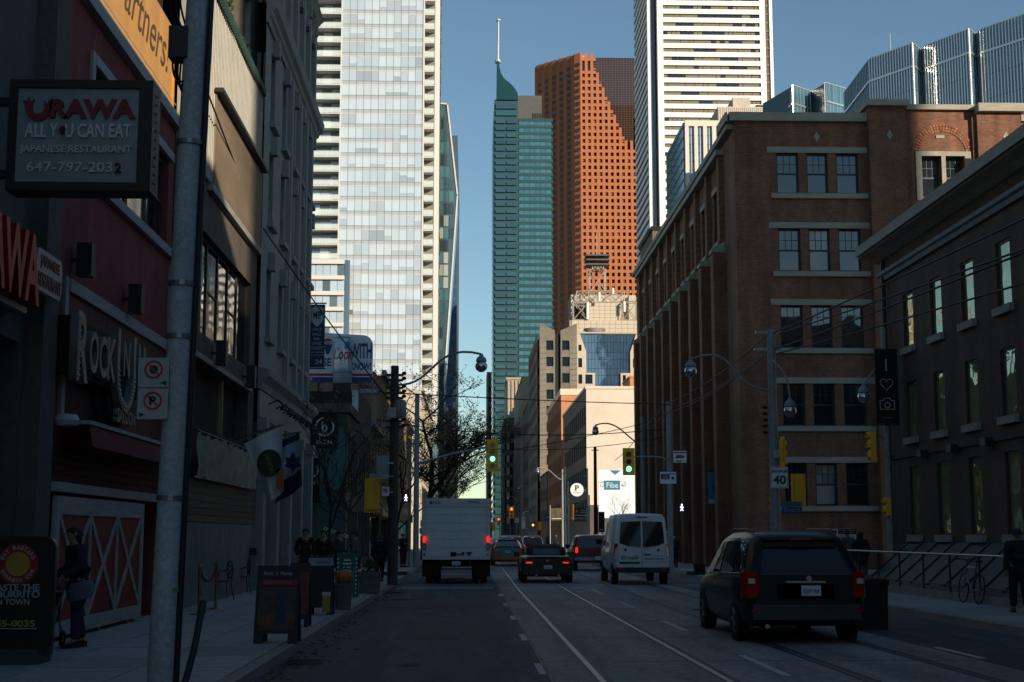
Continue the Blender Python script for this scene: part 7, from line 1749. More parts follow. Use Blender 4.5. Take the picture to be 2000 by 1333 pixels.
def chair(lab, px, pbot, rz):
    g = G(px, pbot, .15); t_ = thing('patio_chair', g, lab, 'chair', 'ornate patio chairs', rz=rz, local=True); m = mk('chair iron', (.06, .045, .03), .4, metal=.6)
    MB().lathe([(0, .46), (.2, .46), (.22, .445), (.2, .43), (0, .43)], (0, 0, 0), 16).build('seat', m, t_, local=True)
    for x, y in ((-.17, -.17), (.17, -.17), (-.17, .17), (.17, .17)): MB().tube([(x, y, .44), (x * 1.1, y * 1.15, .25), (x * 1.35, y * 1.4, 0)], .013, 6).build('leg', m, t_, local=True)
    F = Face('F', .2); mb = MB(); mb.ring(F, 0, .72, .2, .225, -.012, .012, 20); mb.ring(F, 0, .72, .08, .1, -.01, .01, 14)
    for k in range(8): a = R(45 * k); mb.stroke(F, [(.1 * math.cos(a), .72 + .1 * math.sin(a)), (.2 * math.cos(a), .72 + .2 * math.sin(a))], .02, -.008, .008)
    mb.fbox(F, -.17, -.145, -.012, .012, .44, .62); mb.fbox(F, .145, .17, -.012, .012, .44, .62); mb.build('backrest', m, t_, local=True)
    for s_ in (-1, 1): MB().tube([(s_ * .19, .19, .7), (s_ * .24, .0, .68), (s_ * .24, -.17, .64), (s_ * .19, -.18, .45)], .013, 6).build('armrest', m, t_, local=True)
chair('ornate round-backed metal patio chair nearer the stanchions', 432, 1172, R(-60)); chair('ornate round-backed metal patio chair farther along the corrugated wall', 470, 1160, R(-70))

# planters
def planter(lab, px0, px1, ptop, pbot, plant, m, sq=True, seed=0, name='planter'):
    g0, g1 = G(px0, pbot, .15), G(px1, pbot, .15); wd = (g1.x - g0.x) / 2; cx_, Y = (g0.x + g1.x) / 2, g0.y + wd; zt = D(px0, ptop, g0.y).z; t_ = thing(name, (cx_, Y, .15), lab, 'planter')
    if sq: MB().loft([[(cx_ + a * k, Y + b * k, z) for a, b in ((-wd, -wd), (wd, -wd), (wd, wd), (-wd, wd))] for k, z in ((.92, .15), (1, zt - .06), (1.04, zt - .06), (1.04, zt), (.88, zt), (.86, zt - .1))]).build('tub', m, t_)
    else: MB().lathe([(0, .0), (wd * .85, 0), (wd, zt - .22), (wd * 1.04, zt - .2), (wd * 1.04, zt - .15), (wd * .9, zt - .15), (wd * .88, zt - .25), (0, zt - .25)], (cx_, Y, .15), 18).build('tub', m, t_)
    rs = random.Random(seed); mb = MB()
    if plant == 'grass':
        for k in range(70): a, r = rs.random() * 6.28, rs.random() * wd * .7; b = Vector((cx_ + r * math.cos(a), Y + r * math.sin(a), zt - .1)); e = b + Vector((rs.gauss(0, .12), rs.gauss(0, .12), rs.uniform(.25, .6))); d_ = Vector((.008, .004, 0)); mb.add([b - d_, b + d_, e], [(0, 1, 2)])
        mb.build('dried_grass', mk('dry stems', (.16, .13, .09), .9), t_)
    elif plant: leaf_cloud(mb, (cx_, Y, zt + .12), (wd * .8, wd * .8, .2), 160, .03, .07, rs); mb.build('foliage', leafg, t_)
    return cx_, Y, zt
agg = mk('aggregate concrete', (.13, .125, .115), .95, var=.3, scale=12, bump=.5, bs=60)
c3 = planter('round aggregate planter with a pumpkin on it beside the green board', 650, 686, 1140, 1192, '', agg, False)
planter('square aggregate planter behind the green board near the corner', 699, 741, 1118, 1160, 'leaf', agg, True, 2)
pk = thing('pumpkin', (c3[0], c3[1], c3[2]), 'orange pumpkin resting on the round planter', 'pumpkin'); rs = 12; vs = []
mb = MB(); rings = []
for j in range(9):
    ph_ = math.pi * j / 8; rings.append([(c3[0] + .02 + (.19 * math.sin(ph_) + .001) * (1 - .1 * abs(math.cos(k * math.pi / 4.0))) * math.cos(2 * math.pi * k / 32), c3[1] + (.19 * math.sin(ph_) + .001) * (1 - .1 * abs(math.cos(k * math.pi / 4.0))) * math.sin(2 * math.pi * k / 32), c3[2] + .13 + .16 * -math.cos(ph_)) for k in range(32)])
mb.loft(rings); mb.build('fruit', mk('pumpkin skin', (.42, .14, .025), .55), pk, smooth=True); MB().cyl((c3[0] + .02, c3[1], c3[2] + .27), (c3[0] + .06, c3[1], c3[2] + .36), .025, .015).build('stalk', bark, pk)
# black roadside planter right of the minivan
pb = thing('black_planter_box', (7.35, 26.2, 0), 'tall black planter box with dried stems right of the dark minivan', 'planter'); MB().loft([[(7.3 + a * k, 26.3 + b * k, z) for a, b in ((-.32, -.32), (.32, -.32), (.32, .32), (-.32, .32))] for k, z in ((.94, .004), (1, .8), (1.06, .8), (1.06, .9), (.9, .9), (.88, .8))]).build('tub', black, pb)
mb = MB(); rs = random.Random(9)
for k in range(60): b = Vector((7.2 + rs.uniform(-.2, .2), 26.3 + rs.uniform(-.2, .2), .8)); e = b + Vector((rs.gauss(0, .12), rs.gauss(0, .1), rs.uniform(.2, .5))); d_ = Vector((.01, .004, 0)); mb.add([b - d_, b + d_, e], [(0, 1, 2)])
mb.build('dried_stems', mk('dry stems', (.16, .13, .09), .9), pb)
# bicycle against the railing
bk = thing('bicycle', (11.55, 33.0, .15), 'blue bicycle leaning on the steel railing by the skylight', 'bicycle'); bm_ = mk('bike blue', (.02, .08, .22), .35, coat=.5); XB = 11.52
def bike(par, P, bm_):
    for y in (0, 1.02):
        w_ = MB(); n = 28; pts = []
        for k in range(n): a = 2 * math.pi * k / n; pts.append(Vector(P(y + .33 * math.cos(a), .34 + .33 * math.sin(a), 0)))
        for k in range(n): w_.cyl(pts[k], pts[(k + 1) % n], .016, n=6, cap=False)
        o = w_.build('wheel', rubber, par); s_ = MB()
        for k in range(14): a = 2 * math.pi * k / 14; s_.cyl(P(y, .34, 0), P(y + .32 * math.cos(a), .34 + .32 * math.sin(a), 0), .003, n=3)
        s_.build('spokes', steel, o)['kind'] = 'stuff'
    f = MB(); bb, st, hd, hb_ = P(.45, .3, 0), P(.28, .82, 0), P(.86, .82, 0), P(.9, .66, 0)
    for a, b, r in ((bb, st, .017), (st, hd, .016), (bb, hb_, .02), (P(0, .34, .02), bb, .011), (P(0, .34, .02), st, .01), (hd, hb_, .02), (hb_, P(1.02, .34, .02), .013)): f.cyl(a, b, r, n=8)
    f.build('frame', bm_, par); MB().cyl(st, P(.25, .92, 0), .014).build('seat_post', steel, par)
    c = P(.24, .95, 0); MB().loft([[P(.12, .94, -.08), P(.12, .94, .08), P(.12, .98, .07), P(.12, .98, -.07)], [P(.26, .94, -.06), P(.26, .94, .06), P(.26, .98, .05), P(.26, .98, -.05)], [P(.4, .95, -.02), P(.4, .95, .02), P(.4, .97, .02), P(.4, .97, -.02)]]).build('saddle', black, par)
    MB().tube([P(.82, 1.02, -.28), P(.9, 1.0, -.12), P(.87, .98, 0), P(.9, 1.0, .12), P(.82, 1.02, .28)], .014, 6).build('handlebar', dark, par); MB().cyl(hd, P(.87, .98, 0), .016).build('stem', dark, par)
    cr_ = MB(); n = 18
    for k in range(n): a = 2 * math.pi * k / n; b = 2 * math.pi * (k + 1) / n; cr_.cyl(P(.45 + .09 * math.cos(a), .3 + .09 * math.sin(a), .03), P(.45 + .09 * math.cos(b), .3 + .09 * math.sin(b), .03), .008, n=4)
    cr_.build('chainring', steel, par)
bike(bk, lambda y, z, s_: (XB + s_ + .1 * z, 32.3 + y, .15 + z), bm_)
# ================================================================== VEHICLES (local: y forward from the rear bumper, x right)
cglass = glass('car glass', (.008, .011, .013), .03, 1.5)
def shell(st):
    """half profiles of the stations -> rings of points"""
    rings = []
    for (y, yt, w_, zb, zs, zr, wr) in st:
        hp = [(0, zb, y), (w_ * .86, zb, y), (w_ * .97, zb + (zs - zb) * .18, y), (w_, zb + (zs - zb) * .55, y), (w_ * .985, zs - .04, y), (w_ * .965, zs, y), (wr + (w_ - wr) * .12, zr - max(.02, (zr - zs) * .16), yt), (wr * .9, zr - .025 * min(1, (zr - zs) * 4), yt), (wr * .5, zr, yt), (0, zr + .006, yt)]
        rings.append(hp)
    return rings
def vehicle(name, lab, x, Y, st, paint, cat='car', group='vehicles in traffic', rz=0.0, wheels=(), wr_=.33, ww=.22, glass_spans=(), tail=None, rear_glass=True, soft=None):
    t_ = thing(name, (x, Y, .006), lab, cat, group, rz=rz, local=True); R_ = shell(st); n = len(R_[0])
    mb = MB(); full = [[(p[0], p[2], p[1]) for p in r] + [(-p[0], p[2], p[1]) for p in r[-2:0:-1]] for r in R_]
    mb.loft(full, cap=False)
    for r, fl in ((R_[0], 0), (R_[-1], 1)):
        for k in range(n - 1):
            a, b = r[k], r[k + 1]; mb.add([(a[0], a[2], a[1]), (b[0], b[2], b[1]), (-b[0], b[2], b[1]), (-a[0], a[2], a[1])], [(0, 1, 2, 3)])
    mb.build('body', paint, t_, smooth=32, local=True)
    def sp(i, f, k, s_):   # point on the side band: station i (float), between profile k and k+1 at f
        i0 = int(i); i1 = min(i0 + 1, len(R_) - 1); q = i - i0
        A = [R_[i0][k][j] * (1 - f) + R_[i0][k + 1][j] * f for j in range(3)]; B = [R_[i1][k][j] * (1 - f) + R_[i1][k + 1][j] * f for j in range(3)]
        p = [A[j] * (1 - q) + B[j] * q for j in range(3)]; return (s_ * (p[0] + .012), p[2], p[1])
    for (a, b) in glass_spans:
        for s_ in (-1, 1):
            q = MB(); N = 4; vs = []
            for k in range(N + 1): i = a + (b - a) * k / N; vs += [sp(i, .06, 5, s_), sp(i, .93, 5, s_)]
            q.add(vs, [(2 * k, 2 * k + 1, 2 * k + 3, 2 * k + 2) for k in range(N)]); q.build('side_window', cglass, t_, local=True)
    if rear_glass:
        a, b = R_[0][5], R_[0][6]; f0, f1 = rear_glass if isinstance(rear_glass, tuple) else (.1, .95)
        L = lambda f, s_: (s_ * (a[0] + (b[0] - a[0]) * f) * .94, a[2] + (b[2] - a[2]) * f - .014, a[1] + (b[1] - a[1]) * f)
        MB().add([L(f0, -1), L(f0, 1), L(f1, 1), L(f1, -1)], [(0, 1, 2, 3)]).build('rear_window', cglass, t_, local=True)
    for (wx, wy) in wheels:
        o = MB().lathe([(wr_ * .62, -ww / 2), (wr_ * .93, -ww / 2), (wr_, -ww / 2 + .03), (wr_, ww / 2 - .03), (wr_ * .93, ww / 2), (wr_ * .62, ww / 2)], (wx, wy, wr_), 24, 'x').build('wheel', rubber, t_, smooth=True, local=True)
        s_ = 1 if wx > 0 else -1; rm = MB(); rm.lathe([(0, s_ * (ww / 2 - .05)), (wr_ * .5, s_ * (ww / 2 - .04)), (wr_ * .62, s_ * (ww / 2 - .01)), (wr_ * .64, s_ * (ww / 2 - .06))], (wx, wy, wr_), 20, 'x')
        for k in range(5): a = 2 * math.pi * k / 5; rm.cyl((wx + s_ * (ww / 2 - .02), wy, wr_), (wx + s_ * (ww / 2 - .01), wy + wr_ * .55 * math.cos(a), wr_ + wr_ * .55 * math.sin(a)), .035, n=5)
        rm.build('rim', rimm, o, local=True)
        MB().lathe([(wr_ * 1.02, 0), (wr_ * 1.16, 0), (wr_ * 1.16, s_ * .012), (wr_ * 1.02, s_ * .012)], (s_ * (max(q[2] for q in st) - .03), wy, wr_), 24, 'x').build('wheel_arch', black, t_, local=True)
    return t_, R_
def lbox(nm, m, t_, x0, x1, y0, y1, z0, z1): return MB().box(x0, x1, y0, y1, z0, z1).build(nm, m, t_, local=True)
FV0 = Face('F', 0)
def plate(t_, x, y, z, s_, w_=.3, h=.15):
    o = lbox('licence_plate', plate_m, t_, x - w_ / 2, x + w_ / 2, y - .02, y, z - h / 2, z + h / 2); text(s_, signblue, t_, Face('F', y - .02), x, .002, z - .01, w_ * .8, h * .42, bold=.01, local=True)
def mirrors(t_, y, z, w_, m):
    for s_ in (-1, 1): MB().loft([[(s_ * (w_ + a), y + b, z + c) for a, b, c in ((0, -.02, -.08), (.2, -.03, -.1), (.22, -.03, .1), (0, -.02, .08))], [(s_ * (w_ + a), y + b, z + c) for a, b, c in ((0, .1, -.06), (.15, .1, -.07), (.17, .1, .07), (0, .1, .06))]]).build('door_mirror', m, t_, local=True)
def carpaint(nm, c, rough=.3, coat=.6): return mk(nm, c, rough, coat=coat, var=.04, scale=.5, ior=1.45 if coat else 1.33)
W4 = lambda x, a, b: ((-x, a), (x, a), (-x, b), (x, b))
def disc_at(t_, nm, m, x, y, z, r, d=.02): return MB().disc(Face('F', y), x, z, r, 0, d, 14).build(nm, m, t_, local=True)

# ---- dark minivan
st = [(.0, .36, .8, .38, 1.06, 1.6, .6), (.05, .42, .91, .33, 1.06, 1.66, .67), (.2, .6, .975, .27, 1.06, 1.73, .72), (1.2, 1.25, .99, .22, 1.04, 1.77, .77), (2.4, 2.3, .99, .22, 1.01, 1.76, .77), (3.55, 3.05, .98, .22, .99, 1.7, .73), (4.05, 3.98, .96, .22, .96, 1.06, .7), (4.7, 4.7, .93, .25, .84, .9, .6), (5.05, 5.05, .84, .32, .68, .73, .55)]
mvp = carpaint('minivan black blue', (.008, .012, .015), .3, 0)
mv, R_ = vehicle('minivan', 'dark minivan driving in the right lane close to the viewpoint', 5.32, 22.6, st, mvp, 'minivan', wheels=W4(.87, .95, 4.05), wr_=.34, glass_spans=((2.08, 2.85), (2.95, 3.85), (3.95, 4.6)), rear_glass=(.02, .97))
for s_ in (-1, 1):
    q = MB().loft([[(s_ * x, y, z) for x, y in ((.76, -.035), (.93, .015), (1.0, .2), (.9, .3), (.7, .1))] for z in (.72, 1.12)]); lbox('lamp_centre', mk('lens clear', (.5, .45, .43), .2), mv, s_ * .86 - .05, s_ * .86 + .05, -.03, .02, .94, 1.02); q.build('tail_lamp', tailred, mv, local=True)
    MB().tube([(s_ * .66, .75, 1.75), (s_ * .66, .9, 1.79), (s_ * .66, 2.5, 1.8), (s_ * .66, 2.8, 1.74)], .018, 6).build('roof_rail', dark, mv, local=True)
    MB().tube([(s_ * .96, .5, 1.09), (s_ * .985, 1.6, 1.07), (s_ * .985, 3.2, 1.03)], .012, 5).build('chrome_strip', rimm, mv, local=True); lbox('reflector', tailred, mv, s_ * .8 - .08, s_ * .8 + .08, -.06, -.03, .5, .54); lbox('door_handle', rimm, mv, s_ * .995 - .01, s_ * .995 + .01, 2.5, 2.68, .86, .89)
MB().loft([[(x, y, z) for x, y, z in ((-.92, .12, .34), (.92, .12, .34), (.92, .12, .66), (-.92, .12, .66))], [(x, y, z) for x, y, z in ((-.86, -.05, .38), (.86, -.05, .38), (.84, -.03, .62), (-.84, -.03, .62))]]).build('rear_bumper', mk('bumper plastic', (.014, .017, .02), .45), mv, local=True)
lbox('bumper_step', mk('step trim', (.05, .055, .06), .4), mv, -.62, .62, -.056, -.04, .58, .61); plate(mv, .08, -.005, .83, 'BSWP 904', .31, .16); lbox('plate_recess', black, mv, -.45, .45, .0, .05, .7, .93); lbox('tailgate_handle', rimm, mv, -.3, .32, -.005, .02, .95, .98); disc_at(mv, 'badge', rimm, .05, .06, 1.02, .045, .09); MB().cyl((-.6, 1.2, .28), (-.6, .1, .27), .04).build('exhaust', rimm, mv, local=True)
mirrors(mv, 3.75, 1.08, .97, black); MB().tube([(-.1, .27, 1.18), (.2, .275, 1.17), (.5, .28, 1.16)], .012, 5).build('rear_wiper', black, mv, local=True); lbox('roof_spoiler', mvp, mv, -.6, .6, .28, .5, 1.62, 1.65); lbox('brake_light', tailred, mv, -.16, .16, .265, .28, 1.625, 1.645)
for x, a, m in ((-.45, .85, 1.0), (.45, .85, 1.0)): lbox('head_rest', black, mv, x - .14, x + .14, 1.3, 1.4, 1.05, 1.3)

# ---- white courier van
wv = carpaint('van white', (.62, .64, .65), .35, .3)
st = [(.0, .1, .88, .52, 1.28, 2.38, .78), (.1, .22, .95, .42, 1.28, 2.44, .82), (1.5, 1.5, .98, .4, 1.28, 2.46, .83), (3.4, 3.4, .98, .4, 1.26, 2.45, .83), (4.5, 4.1, .97, .4, 1.24, 2.38, .78), (5.05, 4.95, .95, .42, 1.2, 1.42, .72), (5.6, 5.55, .9, .45, 1.0, 1.12, .66), (5.85, 5.85, .82, .5, .85, .9, .6)]
vn, R_ = vehicle('courier_van', 'white courier van with two dark rear windows waiting in the right lane', 5.98, 49.4, st, wv, 'van', wheels=W4(.86, 1.0, 4.7), wr_=.35, glass_spans=((3.1, 3.85),), rear_glass=False)
yr = lambda z: .1 * max(0, z - 1.28) / .95 - .012
for s_ in (-1, 1):
    pts = [(s_ * .03, 1.28), (s_ * .5, 1.33), (s_ * .78, 1.43), (s_ * .72, 2.12), (s_ * .69, 2.16), (s_ * .03, 2.18)]
    MB().add([(x, yr(z) - .01, z) for x, z in pts], [tuple(range(6))]).build('rear_window', cglass, vn, local=True)
    MB().loft([[(s_ * .83, -.01, .78), (s_ * .95, .1, .78), (s_ * .95, .1, 1.42), (s_ * .83, -.01, 1.42)], [(s_ * .9, .14, .78), (s_ * .93, .16, .78), (s_ * .93, .16, 1.42), (s_ * .9, .14, 1.42)]]).build('tail_lamp', tailred, vn, local=True); lbox('lamp_segment', mk('lens clear', (.5, .45, .43), .2), vn, s_ * .885 - .04, s_ * .885 + .04, -.02, .02, .88, .98)
    disc_at(vn, 'round_grommet', signblack, s_ * .57, -.002, 1.2, .045); lbox('hinge', wv, vn, s_ * .86 - .02, s_ * .86 + .02, -.02, .02, 1.75, 1.83); lbox('bumper_reflector', tailred, vn, s_ * .72 - .1, s_ * .72 + .1, -.16, -.13, .52, .57)
mirrors(vn, 4.55, 1.45, .97, black); lbox('rear_bumper', mk('van bumper grey', (.02, .021, .022), .6), vn, -.92, .92, -.15, .1, .42, .6); lbox('brake_light', signblack, vn, -.17, .2, .08, .1, 2.3, 2.335); lbox('door_seam', signblack, vn, -.006, .006, -.016, -.004, .62, 1.27); lbox('handle_recess', signblack, vn, .05, .3, -.03, -.005, 1.02, 1.06); lbox('number_recess', signblack, vn, -.78, -.08, -.02, -.005, .72, .78); plate(vn, -.42, -.014, .62, 'AL 4547', .34, .1)
text('ICS Courier', mk('courier navy', (.03, .035, .06), .5), vn, FV0, -.42, .014, .93, .62, .12, bold=.02, shear=.25, local=True); text('www.icscourier.ca', _mc['courier navy'], vn, FV0, .4, .014, .9, .66, .06, bold=.01, local=True); text('519-336-1100', mk('print grey', (.15, .16, .17), .5), vn, FV0, .58, .014, 1.0, .28, .035, local=True); text('Sprinter', _mc['print grey'], vn, FV0, .2, .014, 1.21, .26, .05, local=True); lbox('belt_crease', mk('crease grey', (.2, .21, .22), .5), vn, -.86, .86, -.012, -.004, .79, .8); lbox('orange_strip', mk('courier orange', (.5, .16, .03), .4), vn, -.3, -.15, -.016, -.006, 1.0, 1.02)  # last piece is a small plain orange strip above the lettering

# ---- black convertible
cvp = carpaint('convertible black', (.008, .009, .011), .3, 0); st = [(.03, .12, .84, .3, .86, .93, .74), (.2, .3, .91, .22, .88, .97, .78), (.85, .9, .93, .2, .9, .99, .76), (3.3, 3.3, .92, .2, .9, .96, .7), (4.2, 4.2, .88, .25, .74, .8, .6), (4.55, 4.55, .8, .3, .6, .64, .5)]
cv, R_ = vehicle('convertible', 'black convertible with a closed soft top braking ahead', 2.84, 51.6, st, cvp, 'car', wheels=W4(.82, .8, 3.4), wr_=.33, rear_glass=False)
sft = mk('soft top cloth', (.014, .015, .017), .9); tp = [(.75, .72, .95), (1.0, .68, 1.2), (1.35, .63, 1.33), (2.0, .63, 1.38), (2.6, .64, 1.34), (3.25, .72, .95)]
MB().loft([[(-w_, y, .93), (-w_ * .93, y, z - .06), (-w_ * .7, y, z), (w_ * .7, y, z), (w_ * .93, y, z - .06), (w_, y, .93)] for y, w_, z in tp]).build('soft_top', sft, cv, smooth=40, local=True)
MB().add([(-.5, .74, 1.0), (.5, .74, 1.0), (.47, .985, 1.21), (-.47, .985, 1.21)], [(0, 1, 2, 3)]).build('rear_window', glass('pale rear window', (.03, .05, .055), .05, 1.8), cv, local=True)
for s_ in (-1, 1):
    MB().add([(s_ * .76, 1.1, .98), (s_ * .74, 2.9, .98), (s_ * .68, 2.5, 1.28), (s_ * .68, 1.35, 1.26)], [(0, 1, 2, 3)]).build('side_window', cglass, cv, local=True); lbox('tail_lamp', tailred, cv, s_ * .66 - .15, s_ * .66 + .15, .0, .08, .67, .77); lbox('lit_strip', taillit, cv, s_ * .66 - .1, s_ * .66 + .1, -.006, -.001, .7, .745)
plate(cv, .02, .0, .55, 'BKXA 419'); mirrors(cv, 2.9, .98, .92, cvp); lbox('boot_line', mk('bright edge', (.3, .36, .42), .2, metal=.6), cv, -.72, .72, .06, .12, .945, .955); lbox('rear_bumper', cvp, cv, -.86, .86, -.04, .1, .3, .5); lbox('badge', rimm, cv, -.04, .04, .0, .03, .78, .82)
for x in (-.4, .4): MB().cyl((x, .2, .27), (x, -.02, .27), .04).build('exhaust', rimm, cv, local=True)

# ---- orange and green taxi
tor = carpaint('taxi orange', (.52, .12, .03), .35); tgr = carpaint('taxi green', (.015, .27, .23), .35); st = [(.02, .1, .82, .32, .96, 1.04, .72), (.15, .3, .9, .24, .98, 1.08, .74), (.55, .95, .91, .22, .98, 1.36, .62), (1.2, 1.35, .92, .2, .96, 1.45, .63), (2.4, 2.3, .92, .2, .94, 1.46, .63), (3.3, 2.95, .91, .2, .93, 1.36, .6), (3.75, 3.7, .9, .22, .92, .98, .6), (4.8, 4.8, .8, .3, .66, .7, .5)]
tx, R_ = vehicle('taxi', 'orange and green taxi with a roof sign behind the convertible', 2.2, 80.5, st, tor, 'taxi', wheels=W4(.8, .95, 3.75), wr_=.33, rear_glass=False, glass_spans=((2.05, 3.0), (3.05, 4.2)))
MB().add([(-.68, .3, 1.09), (.68, .3, 1.09), (.56, .93, 1.37), (-.56, .93, 1.37)], [(0, 1, 2, 3)]).build('rear_window', glass('taxi rear glass', (.03, .1, .13), .05, 1.8), tx, local=True)
MB().poly(Face('F', 0), [(-.6, 1.0), (.6, 1.0), (.6, .78), (.42, .56), (-.42, .56), (-.6, .78)], -.05, .012).build('boot_panel', tgr, tx, local=True); lbox('boot_top', tgr, tx, -.7, .7, .03, .3, 1.075, 1.1); lbox('roof_panel', tgr, tx, -.54, .54, 1.0, 2.6, 1.44, 1.475)
for s_ in (-1, 1): lbox('tail_lamp', tailred, tx, s_ * .68 - .14, s_ * .68 + .14, -.01, .1, .8, .92); lbox('lamp_clear', rimm, tx, s_ * .6 - .06, s_ * .6 + .06, -.02, -.008, .84, .88)
plate(tx, 0, -.015, .78, 'BXW 307'); MB().loft([[(-.32, 1.3, 1.45), (.32, 1.3, 1.45), (.32, 1.6, 1.45), (-.32, 1.6, 1.45)], [(-.26, 1.38, 1.63), (.26, 1.38, 1.63), (.26, 1.52, 1.63), (-.26, 1.52, 1.63)]]).build('roof_sign', mk('roof sign pale', (.6, .6, .6), .4), tx, local=True); text('750-0000', signred, tx, Face('F', 1.32), 0, .012, 1.53, .4, .06, local=True); mirrors(tx, 3.3, 1.0, .92, tor); lbox('rear_bumper', tor, tx, -.84, .84, -.06, .1, .36, .56); text('Taxi Co', white, tx, Face('F', .55), .05, .03, 1.2, .5, .07, local=True)

# ---- dark red sport utility
sup = carpaint('maroon paint', (.1, .01, .012), .3); st = [(.02, .12, .84, .5, 1.12, 1.66, .7), (.12, .3, .9, .4, 1.12, 1.72, .73), (1.3, 1.35, .91, .38, 1.1, 1.74, .73), (2.9, 2.75, .91, .38, 1.08, 1.7, .71), (3.5, 3.45, .9, .38, 1.05, 1.12, .66), (4.6, 4.6, .84, .45, .9, .95, .6)]
su, R_ = vehicle('sport_utility', 'dark red sport utility with lit brake lamps beside the white van', 5.95, 68.6, st, sup, 'car', wheels=W4(.8, .85, 3.6), wr_=.37, glass_spans=((1.08, 1.9), (2.0, 2.9)), rear_glass=(.1, .92))
for s_ in (-1, 1): lbox('tail_lamp', taillit, su, s_ * .78 - .06, s_ * .78 + .06, -.02, .08, .86, 1.12)
lbox('rear_bumper', mk('bumper silver', (.2, .21, .21), .4), su, -.86, .86, -.12, .06, .5, .66); plate(su, .25, -.125, .62, 'AFLT 154'); mirrors(su, 2.95, 1.15, .9, dark)

# ---- white box truck
bt_ = thing('box_truck', (-.43, 50.6, .006), 'white box truck with a roll-up rear door in the left lane', 'truck', 'vehicles in traffic', local=True)
tw = mk('truck white', (.64, .66, .66), .5, var=.06, dirt=.12); tl_ = mk('truck panel white', (.72, .74, .75), .45, var=.05, dirt=.1)
hw, z0, z1 = 1.2, .95, 2.98
mb = MB(); mb.box(-hw, hw, .06, 5.6, z0, z1 - .0); mb.build('cargo_box', tw, bt_, local=True)
for (a, b, c, e) in ((-hw, hw, z1 - .28, z1 + .01), (-hw, -hw + .13, z0 - .1, z1 - .28), (hw - .13, hw, z0 - .1, z1 - .28), (-hw + .13, hw - .13, z0 - .1, z0 + .02)): lbox('door_frame', tw, bt_, a, b, 0, .07, c, e)
for k in range(6): lbox('door_slat', tl_, bt_, -hw + .135, hw - .135, .03, .05, z0 + .03 + k * .288, z0 + .03 + (k + 1) * .288 - .012)
for k in range(6):
    for x in (-.5, .1): lbox('slat_bracket', tw, bt_, x, x + .06, .024, .03, z0 + .2 + k * .288, z0 + .26 + k * .288)
for x, z in ((-1.1, 2.84), (-.24, 2.86), (0, 2.86), (.24, 2.86), (1.1, 2.86)): disc_at(bt_, 'marker_lamp', tailred, x, 0, z, .042, .03)
for s_ in (-1, 1):
    MB().disc(Face('F', 0), s_ * 1.12, 1.55, .12, 0, .04, 18, sx=.55).build('brake_lamp', taillit, bt_, local=True); MB().ring(Face('F', 0), s_ * 1.12, 1.3, .08, .12, 0, .04, 18, sx=.55).build('reverse_lamp', dark, bt_, local=True); lbox('corner_reflector', tailred, bt_, s_ * 1.12 - .025, s_ * 1.12 + .025, -.02, 0, z0 + .02, z0 + .12); lbox('corner_reflector', tailred, bt_, s_ * 1.14 - .025, s_ * 1.14 + .025, -.02, 0, 2.66, 2.78)
text('UNICELL', mk('truck lettering', (.1, .075, .03), .5), bt_, FV0, .62, .002, 2.86, .46, .09, bold=.02, local=True); text('RIDE', mk('truck lettering pale', (.06, .08, .08), .5), bt_, FV0, -.7, .002, 2.84, .26, .1, bold=.02, local=True); disc_at(bt_, 'round_mark', _mc['truck lettering pale'], -.9, 0, 2.84, .06, .002)
lbox('latch', black, bt_, -.2, .0, -.06, .03, z0 + .02, z0 + .16); lbox('latch_bar', black, bt_, 0, .22, -.05, -.02, z0 + .07, z0 + .11); disc_at(bt_, 'latch_knob', black, .24, .0, z0 + .12, .05, .06); lbox('handle', black, bt_, .36, .55, -.05, .03, z0 + .12, z0 + .16); lbox('handle_stem', black, bt_, .43, .48, -.05, .03, z0 + .04, z0 + .12)
lbox('undercarriage', black, bt_, -.9, .9, .3, 6.4, .5, z0 - .02)
for s_, nm in ((-1, 'mud_flap'), (1, 'mud_flap')): lbox(nm, black, bt_, s_ * .92 - .28, s_ * .92 + .28, .35, .37, .25, z0 - .1)
lbox('step_bumper', steel, bt_, -.5, .55, -.08, .04, .55, .6)
for x in (-.45, .5): lbox('bumper_hanger', dark, bt_, x - .03, x + .03, .0, .06, .6, z0 - .1)
plate(bt_, .0, .02, .72, '716 1HK', .3, .13)
for (wx, wy) in ((-.98, 1.6), (-.68, 1.6), (.68, 1.6), (.98, 1.6), (-.95, 5.9), (.95, 5.9)):
    o = MB().lathe([(.24, -.12), (.38, -.12), (.41, -.08), (.41, .08), (.38, .12), (.24, .12)], (wx, wy, .41), 22, 'x').build('wheel', rubber, bt_, smooth=True, local=True); MB().lathe([(0, .04), (.24, .06), (.25, -.06), (0, -.04)], (wx, wy, .41), 16, 'x').build('rim', rimm, o, local=True)
MB().loft([[(x * hw * .85, y, z) for x, y, z in ((-1, 5.7, .6), (1, 5.7, .6), (1, 5.7, 2.2), (-1, 5.7, 2.2))], [(x * hw * .85, y, z) for x, y, z in ((-1, 6.4, .6), (1, 6.4, .6), (1, 6.3, 2.15), (-1, 6.3, 2.15))], [(x * hw * .82, y, z) for x, y, z in ((-1, 7.4, .6), (1, 7.4, .6), (1, 7.3, 1.3), (-1, 7.3, 1.3))]]).build('cab', tw, bt_, local=True)
for s_ in (-1, 1): lbox('side_mirror', black, bt_, s_ * 1.25 - .1, s_ * 1.25 + .1, 6.2, 6.25, 1.7, 2.1); lbox('mirror_arm', black, bt_, min(s_ * 1.0, s_ * 1.2), max(s_ * 1.0, s_ * 1.2), 6.21, 6.24, 1.9, 1.93)
lbox('note_sheet', mk('pale blue note', (.4, .5, .6), .5), bt_, -1.31, -1.2, .3, .31, 1.75, 1.95)

